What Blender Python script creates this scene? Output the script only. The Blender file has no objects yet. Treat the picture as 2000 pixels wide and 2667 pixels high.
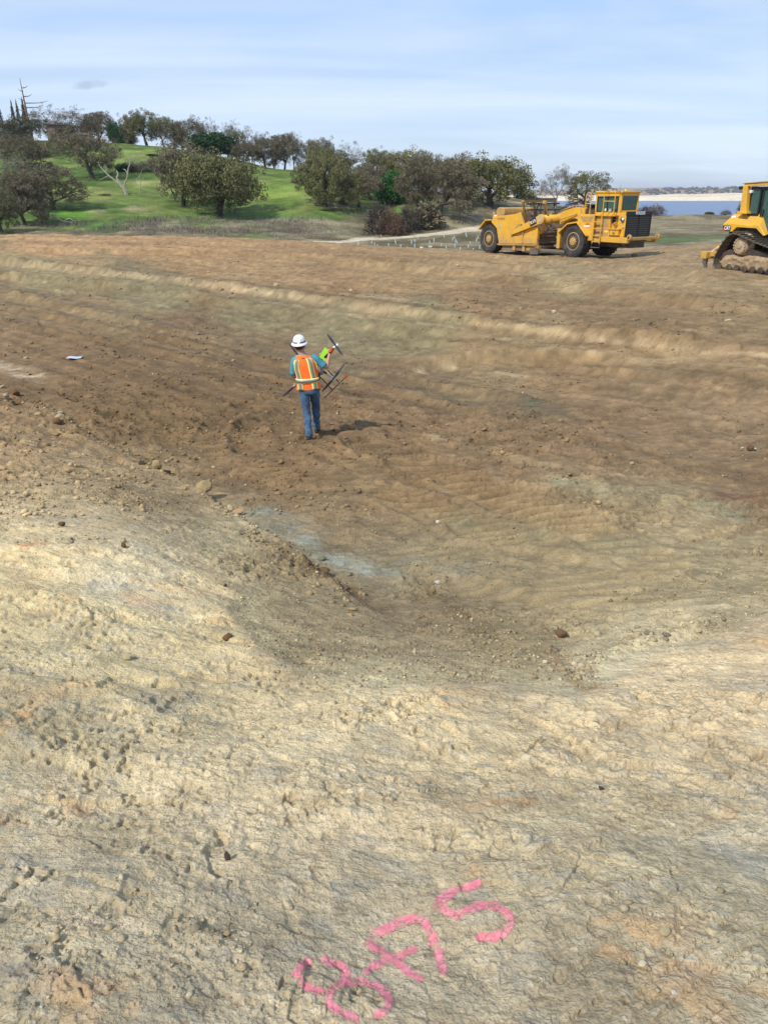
import bpy, bmesh, math, random
import numpy as np
from mathutils import Vector, Matrix, Euler
random.seed(7)
rng = np.random.default_rng(11)
S = bpy.context.scene
COL = S.collection

# ------------------------------------------------------------------ camera, sky, sun, exposure
PITCH = math.radians(22.6)
cam_d = bpy.data.cameras.new('camera'); cam = bpy.data.objects.new('camera', cam_d); COL.objects.link(cam)
cam.location = (0, 0, 0); cam.rotation_euler = (math.radians(90) - PITCH, 0, 0)
cam_d.sensor_fit = 'VERTICAL'; cam_d.sensor_height = 24; cam_d.sensor_width = 18; cam_d.lens = 18.0
cam_d.clip_start = 0.05; cam_d.clip_end = 20000
S.camera = cam
S.render.resolution_x = 767; S.render.resolution_y = 1024
SUN_AZ, SUN_EL = math.radians(226), math.radians(47)      # compass azimuth from +Y, clockwise
sun_d = bpy.data.lights.new('sun', 'SUN'); sun_d.energy = 4.0; sun_d.angle = math.radians(0.5); sun_d.color = (1.0, 0.955, 0.88)
sun = bpy.data.objects.new('sun', sun_d); COL.objects.link(sun)
sd = Vector((math.sin(SUN_AZ) * math.cos(SUN_EL), math.cos(SUN_AZ) * math.cos(SUN_EL), math.sin(SUN_EL)))
sun.rotation_euler = sd.to_track_quat('Z', 'Y').to_euler(); sun.location = (0, 0, 60)
W = bpy.data.worlds.new('World'); S.world = W; W.use_nodes = True
nt = W.node_tree; nt.nodes.clear(); N = nt.nodes.new; L = nt.links.new
sky = N('ShaderNodeTexSky'); sky.sky_type = 'NISHITA'; sky.sun_disc = False
sky.sun_elevation = SUN_EL; sky.sun_rotation = SUN_AZ; sky.air_density = 1.0; sky.dust_density = 0.6; sky.ozone_density = 2.5
def mth(tree, op, a, b=None, c=None, clamp=False):
    n = tree.nodes.new('ShaderNodeMath'); n.operation = op; n.use_clamp = clamp
    for i, x in enumerate((a, b, c)):
        if x is None: continue
        if isinstance(x, (int, float)): n.inputs[i].default_value = x
        else: tree.links.new(x, n.inputs[i])
    return n.outputs[0]
tc = N('ShaderNodeTexCoord'); sep = N('ShaderNodeSeparateXYZ'); L(tc.outputs['Generated'], sep.inputs[0])
X_, Y_, Z_ = sep.outputs
zc = mth(nt, 'ADD', mth(nt, 'MAXIMUM', Z_, 0.0), 0.10)
px_ = mth(nt, 'DIVIDE', X_, zc); py_ = mth(nt, 'DIVIDE', Y_, zc)
cmb = N('ShaderNodeCombineXYZ'); L(mth(nt, 'MULTIPLY', px_, 0.46), cmb.inputs[0]); L(mth(nt, 'MULTIPLY', py_, 1.0), cmb.inputs[1])
rotm = N('ShaderNodeMapping'); rotm.inputs['Rotation'].default_value = (0, 0, math.radians(-10)); L(cmb.outputs[0], rotm.inputs[0])
cn = N('ShaderNodeTexNoise'); cn.inputs['Scale'].default_value = 1.15; cn.inputs['Detail'].default_value = 7; cn.inputs['Roughness'].default_value = 0.52; cn.inputs['Distortion'].default_value = 0.5
L(rotm.outputs[0], cn.inputs['Vector'])
cr = N('ShaderNodeValToRGB'); cr.color_ramp.elements[0].position = 0.36; cr.color_ramp.elements[1].position = 0.68
cr.color_ramp.elements[0].color = (0.0, 0.0, 0.0, 1); cr.color_ramp.elements[1].color = (1, 1, 1, 1); L(cn.outputs['Fac'], cr.inputs[0])
# the thin cloud sheet is thickest low in the sky and thins overhead
lowf = mth(nt, 'SUBTRACT', 1.0, mth(nt, 'MULTIPLY', mth(nt, 'ABSOLUTE', mth(nt, 'SUBTRACT', Z_, 0.085)), 5.2), clamp=True)
veil = mth(nt, 'MULTIPLY', mth(nt, 'ADD', mth(nt, 'MULTIPLY', lowf, 0.60), 0.16), 1.0, clamp=True)
mixa = N('ShaderNodeMixRGB'); L(veil, mixa.inputs[0]); L(sky.outputs[0], mixa.inputs[1]); mixa.inputs[2].default_value = (6.3, 8.0, 10.6, 1)
hi_ = mth(nt, 'MULTIPLY', mth(nt, 'SUBTRACT', Z_, 0.105), 14.0, clamp=True)
mixb = N('ShaderNodeMixRGB'); L(mth(nt, 'MULTIPLY', mth(nt, 'MULTIPLY', mth(nt, 'SUBTRACT', 1.0, cr.outputs[0]), hi_), 0.75), mixb.inputs[0]); L(mixa.outputs[0], mixb.inputs[1]); mixb.inputs[2].default_value = (3.7, 6.0, 10.2, 1)
cnw = N('ShaderNodeTexNoise'); cnw.inputs['Scale'].default_value = 0.55; cnw.inputs['Detail'].default_value = 6; cnw.inputs['Roughness'].default_value = .55; cnw.inputs['Distortion'].default_value = .8; L(rotm.outputs[0], cnw.inputs['Vector'])
wr = N('ShaderNodeMapRange'); wr.inputs[1].default_value = .40; wr.inputs[2].default_value = .66; L(cnw.outputs['Fac'], wr.inputs[0])
mix = N('ShaderNodeMixRGB'); L(mth(nt, 'MULTIPLY', mth(nt, 'ADD', mth(nt, 'MULTIPLY', cr.outputs[0], .45), wr.outputs[0]), 0.62, clamp=True), mix.inputs[0]); L(mixb.outputs[0], mix.inputs[1]); mix.inputs[2].default_value = (7.9, 9.1, 10.9, 1)
# one small grey cloud above the hill
def dot3(v):
    n = N('ShaderNodeVectorMath'); n.operation = 'DOT_PRODUCT'; L(tc.outputs['Generated'], n.inputs[0]); n.inputs[1].default_value = v; return n.outputs['Value']
_el = math.radians(6.15); _az = math.atan2((240 - 1000) / 2000, math.cos(PITCH) + (1333.5 - 258) / 2000 * math.sin(PITCH))
cd = Vector((math.sin(_az) * math.cos(_el), math.cos(_az) * math.cos(_el), math.sin(_el)))
cr_ = Vector((math.cos(_az), -math.sin(_az), 0)); cu_ = cr_.cross(cd)
a_ = mth(nt, 'DIVIDE', dot3(cr_), 0.017); b_ = mth(nt, 'DIVIDE', mth(nt, 'ADD', dot3(cu_), mth(nt, 'MULTIPLY', dot3(cr_), -0.12)), 0.0042)
cn2 = N('ShaderNodeTexNoise'); cn2.inputs['Scale'].default_value = 90; cn2.inputs['Detail'].default_value = 4; L(tc.outputs['Generated'], cn2.inputs['Vector'])
rr = mth(nt, 'ADD', mth(nt, 'ADD', mth(nt, 'MULTIPLY', a_, a_), mth(nt, 'MULTIPLY', b_, b_)), mth(nt, 'MULTIPLY', mth(nt, 'SUBTRACT', cn2.outputs['Fac'], 0.5), 2.2))
blob = mth(nt, 'MULTIPLY', mth(nt, 'MULTIPLY', mth(nt, 'SUBTRACT', 1.0, mth(nt, 'MULTIPLY', rr, 0.7), clamp=True), 0.55), mth(nt, 'GREATER_THAN', dot3(cd), 0.9))
mix2 = N('ShaderNodeMixRGB'); L(blob, mix2.inputs[0]); L(mix.outputs[0], mix2.inputs[1]); mix2.inputs[2].default_value = (3.6, 4.6, 6.3, 1)
bg = N('ShaderNodeBackground'); bg.inputs['Strength'].default_value = 0.1; L(mix2.outputs[0], bg.inputs[0])
wo = N('ShaderNodeOutputWorld'); L(bg.outputs[0], wo.inputs[0])
S.view_settings.view_transform = 'Standard'; S.view_settings.look = 'None'; S.view_settings.gamma = 1; S.view_settings.use_curve_mapping = False
S.view_settings.exposure = 0.08

# ------------------------------------------------------------------ survey helpers (pixel of the 2000x2667 photograph <-> place)
FW = np.array([0, math.cos(PITCH), -math.sin(PITCH)]); UP = np.array([0, math.sin(PITCH), math.cos(PITCH)])
def ray(u, v): return FW + (u - 1000) / 2000 * np.array([1., 0, 0]) + (1333.5 - v) / 2000 * UP
def at(u, v, Y): d = ray(u, v); return d * (Y / d[1])
def survey(x, y, z):
    zc = np.maximum(y * FW[1] + z * FW[2], 1e-3)
    return 1000 + 2000 * x / zc, 1333.5 - 2000 * (y * UP[1] + z * UP[2]) / zc

# ------------------------------------------------------------------ numpy noise
_T = np.random.default_rng(99).random(1024 * 1024, dtype=np.float32)
def _h(ix, iy, s):
    return _T[(((iy + (s * 131 + 17)) & 1023) << 10) | ((ix + s * 57) & 1023)]
def vnoise(x, y, s=0):
    x = np.asarray(x); y = np.asarray(y); fx = np.floor(x); fy = np.floor(y); ix = fx.astype(np.int32); iy = fy.astype(np.int32); fx = (x - fx).astype(np.float32); fy = (y - fy).astype(np.float32)
    fx = fx * fx * (3 - 2 * fx); fy = fy * fy * (3 - 2 * fy)
    a = _h(ix, iy, s); b = _h(ix + 1, iy, s); c = _h(ix, iy + 1, s); d = _h(ix + 1, iy + 1, s)
    return (a + (b - a) * fx) * (1 - fy) + (c + (d - c) * fx) * fy
def fbm(x, y, o=4, s=0, g=0.5):
    t = 0; a = 1; m = 0; ca, sa = math.cos(0.6), math.sin(0.6)
    for i in range(o):
        t = t + a * (vnoise(x, y, s + i * 17) - 0.5); m += a; a *= g
        x, y = (ca * x - sa * y) * 2.03 + 5.1, (sa * x + ca * y) * 2.03 + 3.7
    return t / m * 2
def facets(x, y, s=0, tilt=1.0):
    """chips of rock: every cell is a tilted flat facet; returns height, cell random, edge closeness"""
    ix = np.floor(x).astype(np.int32); iy = np.floor(y).astype(np.int32); best = np.full(x.shape, 9., np.float32); sec = best.copy(); H = np.zeros(x.shape, np.float32); C = H.copy()
    for dx in (-1, 0, 1):
        for dy in (-1, 0, 1):
            cx = ix + dx; cy = iy + dy
            px = cx + _h(cx, cy, s); py = cy + _h(cx, cy, s + 1)
            ex = (x - px).astype(np.float32); ey = (y - py).astype(np.float32); d = ex * ex + ey * ey
            m = d < best
            sec = np.where(m, best, np.minimum(sec, d)); best = np.where(m, d, best)
            r1 = _h(cx, cy, s + 2); r2 = _h(cx, cy, s + 3); r3 = _h(cx, cy, s + 4)
            H = np.where(m, (r1 - .5) + tilt * ((r2 - .5) * ex + (r3 - .5) * ey), H); C = np.where(m, r1, C)
    return H, C, np.sqrt(sec) - np.sqrt(best)
def sm(a, b, x): t = np.clip((x - a) / (b - a), 0, 1); return t * t * (3 - 2 * t)
def lin(c): c = np.asarray(c, float) / 255.0; return np.where(c <= 0.04045, c / 12.92, ((c + 0.055) / 1.055) ** 2.4)

# ------------------------------------------------------------------ materials
MATS = {}
def material(name, col, rough=0.6, metal=0.0, low=0.0, var=0.15, scale=6.0, bump=0.0, bscale=40.0, col2=None, spec=0.5, dirt=None, dirt_amt=0.0, trans=0.0, coord='Object'):
    if name in MATS: return MATS[name]
    m = bpy.data.materials.new(name); m.use_nodes = True; t = m.node_tree; b = t.nodes['Principled BSDF']
    b.inputs['Roughness'].default_value = rough; b.inputs['Metallic'].default_value = metal; b.inputs['Specular IOR Level'].default_value = spec
    tc = t.nodes.new('ShaderNodeTexCoord'); n = t.nodes.new('ShaderNodeTexNoise'); n.inputs['Scale'].default_value = scale; n.inputs['Detail'].default_value = 5; n.inputs['Roughness'].default_value = .65
    t.links.new(tc.outputs[coord], n.inputs['Vector'])
    r = t.nodes.new('ShaderNodeMapRange'); r.inputs[1].default_value = .3; r.inputs[2].default_value = .7; t.links.new(n.outputs['Fac'], r.inputs[0])
    mx = t.nodes.new('ShaderNodeMixRGB'); t.links.new(r.outputs[0], mx.inputs[0])
    c1 = tuple(x * (1 - var) for x in col); c2 = col2 or tuple(min(1, x * (1 + var)) for x in col)
    mx.inputs[1].default_value = (*c1, 1); mx.inputs[2].default_value = (*c2, 1); out = mx.outputs[0]
    if dirt:
        n2 = t.nodes.new('ShaderNodeTexNoise'); n2.inputs['Scale'].default_value = 1.7; n2.inputs['Detail'].default_value = 8; n2.inputs['Roughness'].default_value = .7
        t.links.new(tc.outputs[coord], n2.inputs['Vector'])
        r2 = t.nodes.new('ShaderNodeMapRange'); r2.inputs[1].default_value = .62 - dirt_amt * .4; r2.inputs[2].default_value = .8 - dirt_amt * .2; r2.inputs[4].default_value = .85; t.links.new(n2.outputs['Fac'], r2.inputs[0])
        if low:                             # mud thrown up from the ground: thickest near the wheels and tracks
            sp_ = t.nodes.new('ShaderNodeSeparateXYZ'); t.links.new(tc.outputs[coord], sp_.inputs[0]); hz_ = mth(t, 'MULTIPLY', mth(t, 'SUBTRACT', low, sp_.outputs[2]), .75, clamp=True)
            hz_ = mth(t, 'MULTIPLY', hz_, mth(t, 'ADD', mth(t, 'MULTIPLY', n2.outputs['Fac'], 1.4), -.05)); r2o = mth(t, 'MINIMUM', mth(t, 'ADD', r2.outputs[0], hz_), .92)
        else: r2o = r2.outputs[0]
        m2 = t.nodes.new('ShaderNodeMixRGB'); t.links.new(r2o, m2.inputs[0]); t.links.new(out, m2.inputs[1]); m2.inputs[2].default_value = (*dirt, 1); out = m2.outputs[0]
        r3 = t.nodes.new('ShaderNodeMapRange'); r3.inputs[3].default_value = rough; r3.inputs[4].default_value = .9; t.links.new(r2.outputs[0], r3.inputs[0]); t.links.new(r3.outputs[0], b.inputs['Roughness'])
    t.links.new(out, b.inputs['Base Color'])
    if bump:
        n3 = t.nodes.new('ShaderNodeTexNoise'); n3.inputs['Scale'].default_value = bscale; n3.inputs['Detail'].default_value = 4; t.links.new(tc.outputs[coord], n3.inputs['Vector'])
        bp = t.nodes.new('ShaderNodeBump'); bp.inputs['Strength'].default_value = bump; bp.inputs['Distance'].default_value = .02
        t.links.new(n3.outputs['Fac'], bp.inputs['Height']); t.links.new(bp.outputs[0], b.inputs['Normal'])
    if trans: b.inputs['Transmission Weight'].default_value = trans
    MATS[name] = m; return m
def attr_material(name, fine=(60., .35), mid=(9., .2), bump=.5, bdist=.01, rough=.92, coarse=(3.3, .10)):
    m = bpy.data.materials.new(name); m.use_nodes = True; t = m.node_tree; b = t.nodes['Principled BSDF']; b.inputs['Roughness'].default_value = rough; b.inputs['Specular IOR Level'].default_value = .25
    a = t.nodes.new('ShaderNodeAttribute'); a.attribute_name = 'soil'
    g = t.nodes.new('ShaderNodeNewGeometry'); out = a.outputs['Color']
    for sc, amt in (fine, mid, coarse):
        n = t.nodes.new('ShaderNodeTexNoise'); n.inputs['Scale'].default_value = sc; n.inputs['Detail'].default_value = 5; n.inputs['Roughness'].default_value = .7; t.links.new(g.outputs['Position'], n.inputs['Vector'])
        r = t.nodes.new('ShaderNodeMapRange'); r.inputs[1].default_value = .28; r.inputs[2].default_value = .72; r.inputs[3].default_value = 1 - amt; r.inputs[4].default_value = 1 + amt; t.links.new(n.outputs['Fac'], r.inputs[0])
        mx = t.nodes.new('ShaderNodeMixRGB'); mx.blend_type = 'MULTIPLY'; mx.inputs[0].default_value = 1; t.links.new(out, mx.inputs[1]); t.links.new(r.outputs[0], mx.inputs[2]); out = mx.outputs[0]
        bp = t.nodes.new('ShaderNodeBump'); bp.inputs['Strength'].default_value = bump; bp.inputs['Distance'].default_value = bdist * (fine[0] / sc) ** .66; t.links.new(n.outputs['Fac'], bp.inputs['Height'])
        if b.inputs['Normal'].links: t.links.new(b.inputs['Normal'].links[0].from_socket, bp.inputs['Normal'])
        t.links.new(bp.outputs[0], b.inputs['Normal'])
    t.links.new(out, b.inputs['Base Color']); MATS[name] = m; return m

# ------------------------------------------------------------------ object helpers
def tag(o, label=None, cat=None, group=None, kind=None):
    if label: o['label'] = label
    if cat: o['category'] = cat
    if group: o['group'] = group
    if kind: o['kind'] = kind
    return o
def empty(name, loc=(0, 0, 0), rz=0, label=None, cat=None, group=None):
    o = bpy.data.objects.new(name, None); COL.objects.link(o); o.location = loc; o.rotation_euler = (0, 0, rz); o.empty_display_size = .3
    return tag(o, label, cat, group)
def link_mesh(name, me, mat, parent=None, smooth=False):
    if mat and not me.materials: me.materials.append(mat)
    if smooth: me.polygons.foreach_set('use_smooth', np.ones(len(me.polygons), bool))
    o = bpy.data.objects.new(name, me); COL.objects.link(o)
    if parent: o.parent = parent
    return o
def np_mesh(name, verts, faces, mat=None, smooth=False, col=None, parent=None):
    """faces: (n,k) int array"""
    me = bpy.data.meshes.new(name); v = np.asarray(verts, np.float32); f = np.asarray(faces, np.int32); k = f.shape[1]
    me.vertices.add(len(v)); me.vertices.foreach_set('co', v.ravel()); me.loops.add(f.size); me.loops.foreach_set('vertex_index', f.ravel())
    me.polygons.add(len(f)); me.polygons.foreach_set('loop_start', np.arange(0, f.size, k, dtype=np.int32)); me.polygons.foreach_set('loop_total', np.full(len(f), k, np.int32))
    if smooth: me.polygons.foreach_set('use_smooth', np.ones(len(f), bool))
    me.update(calc_edges=True)
    if col is not None:
        a = me.color_attributes.new('soil', 'FLOAT_COLOR', 'POINT'); c = np.ones((len(v), 4), np.float32); c[:, :3] = col; a.data.foreach_set('color', c.ravel())
    return link_mesh(name, me, mat, parent)
# ------------------------------------------------------------------ the lie of the land
# surveyed heights of the graded ground: (u, v, Z) with Z measured from eye level
PAD = [(-700,2667,-1.9),(0,2667,-1.88),(1000,2667,-1.88),(2000,2667,-1.88),(2700,2667,-1.9),(0,2300,-2.05),(1000,2300,-2.05),(2000,2300,-2.05),
 (0,2000,-2.2),(1000,2000,-2.2),(2000,2000,-2.22),(0,1700,-2.36),(500,1750,-2.42),(1000,1780,-2.46),(1500,1790,-2.52),(1500,1730,-2.66),(1300,1700,-2.8),(2000,1750,-2.5),(2000,1600,-2.75),(2000,1540,-2.95),(1750,1640,-2.78),
 (1000,1600,-3.1),(1000,1560,-3.3),(850,1500,-3.38),(700,1370,-3.55),(540,1290,-3.65),(400,1225,-3.72),(200,1110,-3.8),(0,1030,-3.85),
 (0,1300,-2.9),(300,1400,-2.75),(600,1600,-2.72),(850,1690,-2.62),(0,1150,-3.35),(250,1250,-3.2),(450,1390,-3.1),(650,1500,-3.05),(-500,1150,-3.2),(-500,1400,-2.6),
 (1500,1500,-3.2),(1500,1300,-3.5),(2000,1300,-3.4),(1000,1300,-3.75),(800,1145,-3.87),(1500,1143,-3.75),(2000,1143,-3.65),(1150,1450,-3.5),(700,1230,-3.82),
 (0,760,-4.0),(700,900,-4.35),(1000,970,-4.3),(1300,1050,-4.1),(0,900,-3.95),(400,1000,-3.9),(-500,900,-3.8),(-500,700,-3.9),
 (0,680,-3.75),(500,745,-3.85),(1000,825,-3.9),(1500,893,-3.55),(2000,935,-3.2),(1700,1060,-3.8),(2000,1050,-3.55),(1700,915,-3.4),
 (0,640,-3.6),(500,682,-3.7),(1000,738,-3.55),(1500,785,-3.3),(2000,810,-2.95),
 (1500,671,-3.9),(1272,661,-4.1),(1650,668,-3.85),(1865,707,-2.9),(2000,724,-2.9),(1700,725,-3.25),(2000,760,-2.9),(2300,740,-2.9),(2300,900,-3.0),
 (0,614,-3.4),(300,618,-3.5),(500,620,-3.65),(850,633,-3.9),(1100,646,-4.1),(1250,652,-4.2),(1450,652,-4.15),(1600,648,-3.9),(1830,637,-3.1),(2000,637,-2.95),(-500,620,-3.4),(2500,640,-2.9)]
def pad_pts():
    P = []
    for u, v, z in PAD:
        d = ray(u, v); p = d * (z / d[2]); P.append(p)
    for a in range(-180, 181, 30): P.append(np.array([.45 * math.sin(math.radians(a)), .45 * math.cos(math.radians(a)), -1.62]))
    return np.array(P)
def warp(x, y):
    r = np.sqrt(x * x + y * y) + 1e-6; a = np.arctan2(x, y)
    return 1.35 * np.tanh(a / 1.0), np.log(r + .55)
def tps_fit(P, lam):
    a, b = warp(P[:, 0], P[:, 1]); n = len(P); b = b * .75
    r2 = (a[:, None] - a) ** 2 + (b[:, None] - b) ** 2; K = .5 * r2 * np.log(r2 + 1e-9) + lam * np.eye(n)
    Q = np.stack([np.ones(n), a, b], 1); A = np.zeros((n + 3, n + 3)); A[:n, :n] = K; A[:n, n:] = Q; A[n:, :n] = Q.T
    w = np.linalg.solve(A, np.r_[P[:, 2], 0, 0, 0]); return a, b, w
def tps_eval(M, x, y):
    A, B, w = M; a, b = warp(x, y); b = b * .75; out = w[-3] + w[-2] * a + w[-1] * b; out = out.astype(np.float64)
    for i in range(len(A)):
        r2 = (a - A[i]) ** 2 + (b - B[i]) ** 2; out += w[i] * .5 * r2 * np.log(r2 + 1e-9)
    return out
PADM = tps_fit(pad_pts(), 2e-4)
EDGE_PX = [(-2000,620),(-500,616),(0,604),(60,606),(130,611),(250,614),(400,614),(600,619),(850,632),(1000,641),(1150,649),(1260,654),(1500,653),(1600,647),(1750,640),(1850,635),(2000,635),(2500,638),(4000,640)]
def edge_tab():
    A, R = [], []
    for u, v in EDGE_PX:
        d = ray(u, v); z = -3.5
        for _ in range(12):
            p = d * (z / d[2]); z = float(tps_eval(PADM, np.array([p[0]]), np.array([min(p[1], 75.)]))[0]); z = min(z, -2.6)
        A.append(math.atan2(p[0], p[1])); R.append(min(math.hypot(p[0], p[1]), 78))
    return np.array(A), np.array(R)
EA, ER = edge_tab()
def edge_r(a): return np.interp(a, EA, ER)
def pad_base(x, y):
    z = tps_eval(PADM, x, y); r = np.sqrt(x * x + y * y); a = np.arctan2(x, y); e = edge_r(a)
    o = np.maximum(r - e, 0); return z - 0.5 * o * o / (o + 2.5)
# the meadow, the oak hill and the shore: (u, v, Y)
LAND = [(0,640,80),(500,640,82),(1000,660,80),(1500,660,82),(2000,650,78),(0,605,104),(300,600,108),(700,612,112),(1000,624,112),(1300,622,112),(1700,612,100),(2000,612,98),
 (0,580,114),(200,550,124),(420,548,128),(700,560,130),(1000,585,128),(1200,560,132),(1300,580,136),(1700,585,125),(2000,585,122),
 (0,500,142),(200,500,143),(400,500,145),(600,520,143),(800,520,140),(1000,545,140),(1150,540,138),(1300,530,155),(1330,545,148),
 (0,440,170),(200,450,168),(400,445,170),(600,460,168),(800,480,165),(1000,505,165),(1150,515,160),
 (-600,400,210),(0,368,212),(150,366,214),(330,374,214),(480,390,212),(600,412,208),(700,438,204),(800,450,200),(950,476,195),(1100,497,188),(1250,510,184),(1330,514,182),(1420,530,180),(1530,545,172),
 (1700,562,162),(1850,561,162),(2000,561,162),(2600,563,162),(1700,570,150),(2000,570,148),(1500,560,158)]
LW = [at(*q) for q in LAND]
for a, r, z in [(-40,260,11),(-25,260,11),(-15,255,8),(-8,245,3),(0,240,-3),(8,235,-8),(14,225,-11),(20,220,-12),(28,220,-12),(40,220,-12),
                (-40,420,-8),(-20,420,-12),(0,400,-22),(15,330,-23),(25,330,-23),(40,330,-23),(-30,800,-26),(0,800,-26),(30,800,-26),(60,250,-10),(-60,250,6),
                (-30,20,-8),(0,20,-8),(30,20,-8),(-30,50,-6.5),(0,50,-6.5),(30,50,-6.5),(90,80,-5),(-90,80,-5)]:
    LW.append(np.array([r * math.sin(math.radians(a)), r * math.cos(math.radians(a)), z]))
LANDM = tps_fit(np.array(LW), 1e-4)
def land_base(x, y):
    return tps_eval(LANDM, x, y) + .5 * fbm(x / 18, y / 18, 4, 71) * sm(110, 150, y) * sm(330, 240, y)

def polar(az, rad):
    A, R = np.meshgrid(az, rad); x = R * np.sin(A); y = R * np.cos(A); n, m = A.shape
    i = np.arange(n * m).reshape(n, m); f = np.stack([i[:-1, :-1], i[:-1, 1:], i[1:, 1:], i[1:, :-1]], -1).reshape(-1, 4)
    return x.ravel(), y.ravel(), f

# --- soils seen in the cut: (u, v, reach, colour)
SOIL = [(560,614,60,(158,120,70)),(680,620,60,(154,116,68)),(620,650,60,(152,116,68)),(720,680,50,(148,114,68)),(1000,655,60,(146,112,66)),(1250,665,60,(146,114,70)),(1750,665,80,(140,112,72)),(1950,680,80,(140,112,72)),(1000,700,50,(146,114,68)),(100,2500,260,(158,146,112)),(500,2500,260,(160,148,116)),(900,2500,260,(166,152,118)),(1400,2550,260,(160,146,112)),(1850,2500,260,(158,146,112)),
 (100,2150,240,(168,154,118)),(500,2150,240,(172,157,120)),(1000,2150,240,(172,156,118)),(1500,2150,240,(166,152,114)),(1900,2200,240,(160,150,118)),
 (100,1900,220,(170,155,112)),(450,1880,220,(174,158,116)),(850,1880,200,(178,162,120)),(1250,1900,200,(184,166,122)),(1650,1880,220,(186,166,124)),(1950,1850,200,(184,165,124)),
 (60,1620,150,(188,170,120)),(330,1480,140,(200,184,138)),(120,1400,120,(196,176,124)),(480,1620,130,(194,176,126)),(250,1700,160,(180,165,120)),(620,1790,110,(184,168,122)),(1000,1830,120,(190,172,126)),(1500,1830,120,(190,172,128)),(1800,1720,130,(188,168,124)),(1970,1640,90,(176,154,112)),(560,1420,80,(170,152,110)),(640,1700,80,(182,164,118)),
 (750,1620,120,(142,119,79)),(900,1700,110,(144,121,80)),(1100,1680,110,(138,114,75)),(1300,1700,90,(143,120,79)),(600,1480,90,(146,122,82)),(480,1340,110,(142,116,76)),(800,1720,70,(144,121,82)),(380,1300,90,(142,115,75)),
 (100,1230,150,(150,120,78)),(300,1240,120,(146,118,76)),(60,1120,90,(150,118,76)),(250,1330,80,(168,142,98)),
 (900,1340,120,(128,102,64)),(1150,1250,150,(124,96,58)),(700,1250,120,(116,88,52)),(1450,1330,110,(138,112,72)),(1750,1350,120,(146,124,84)),(1950,1300,110,(120,92,60)),(1850,1240,110,(122,94,58)),
 (1000,1480,120,(130,113,78)),(1300,1500,140,(138,117,78)),(1600,1500,140,(144,122,80)),(1900,1500,130,(148,127,86)),(1150,1600,110,(128,106,72)),(1000,1560,80,(130,108,72)),(1350,1620,90,(134,114,76)),
 (200,1000,160,(112,84,48)),(450,1080,160,(108,82,46)),(500,930,140,(116,88,52)),(750,1060,120,(112,84,48)),(100,880,120,(126,96,58)),(1000,1080,130,(116,88,54)),(1300,1180,140,(124,96,60)),(1600,1150,140,(124,96,62)),(1900,1120,110,(126,100,66)),
 (100,790,60,(134,108,66)),(300,840,60,(128,106,66)),(550,900,50,(122,100,62)),(850,950,60,(122,100,64)),(1200,1000,80,(126,102,66)),(1400,1080,60,(112,92,60)),
 (150,720,50,(134,116,72)),(400,770,50,(128,112,72)),(650,830,60,(124,108,70)),(900,880,60,(126,110,72)),(1050,870,60,(122,106,68)),(1250,930,60,(132,106,66)),(1500,970,80,(126,98,60)),(1800,990,80,(124,98,62)),
 (200,690,26,(150,118,72)),(600,745,26,(142,114,72)),(1000,800,28,(142,116,76)),(1400,860,28,(138,112,72)),(1800,910,30,(132,106,68)),
 (150,640,34,(160,120,70)),(500,670,40,(148,112,64)),(900,720,40,(142,108,64)),(1300,780,50,(132,102,62)),(1700,830,60,(126,98,60)),
 (300,622,20,(158,118,68)),(800,650,24,(150,114,66)),(1100,690,26,(144,114,70)),(1450,725,30,(142,118,74)),(1750,740,40,(140,112,70)),(1950,800,50,(128,102,64)),(1600,690,24,(136,108,68))]
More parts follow.
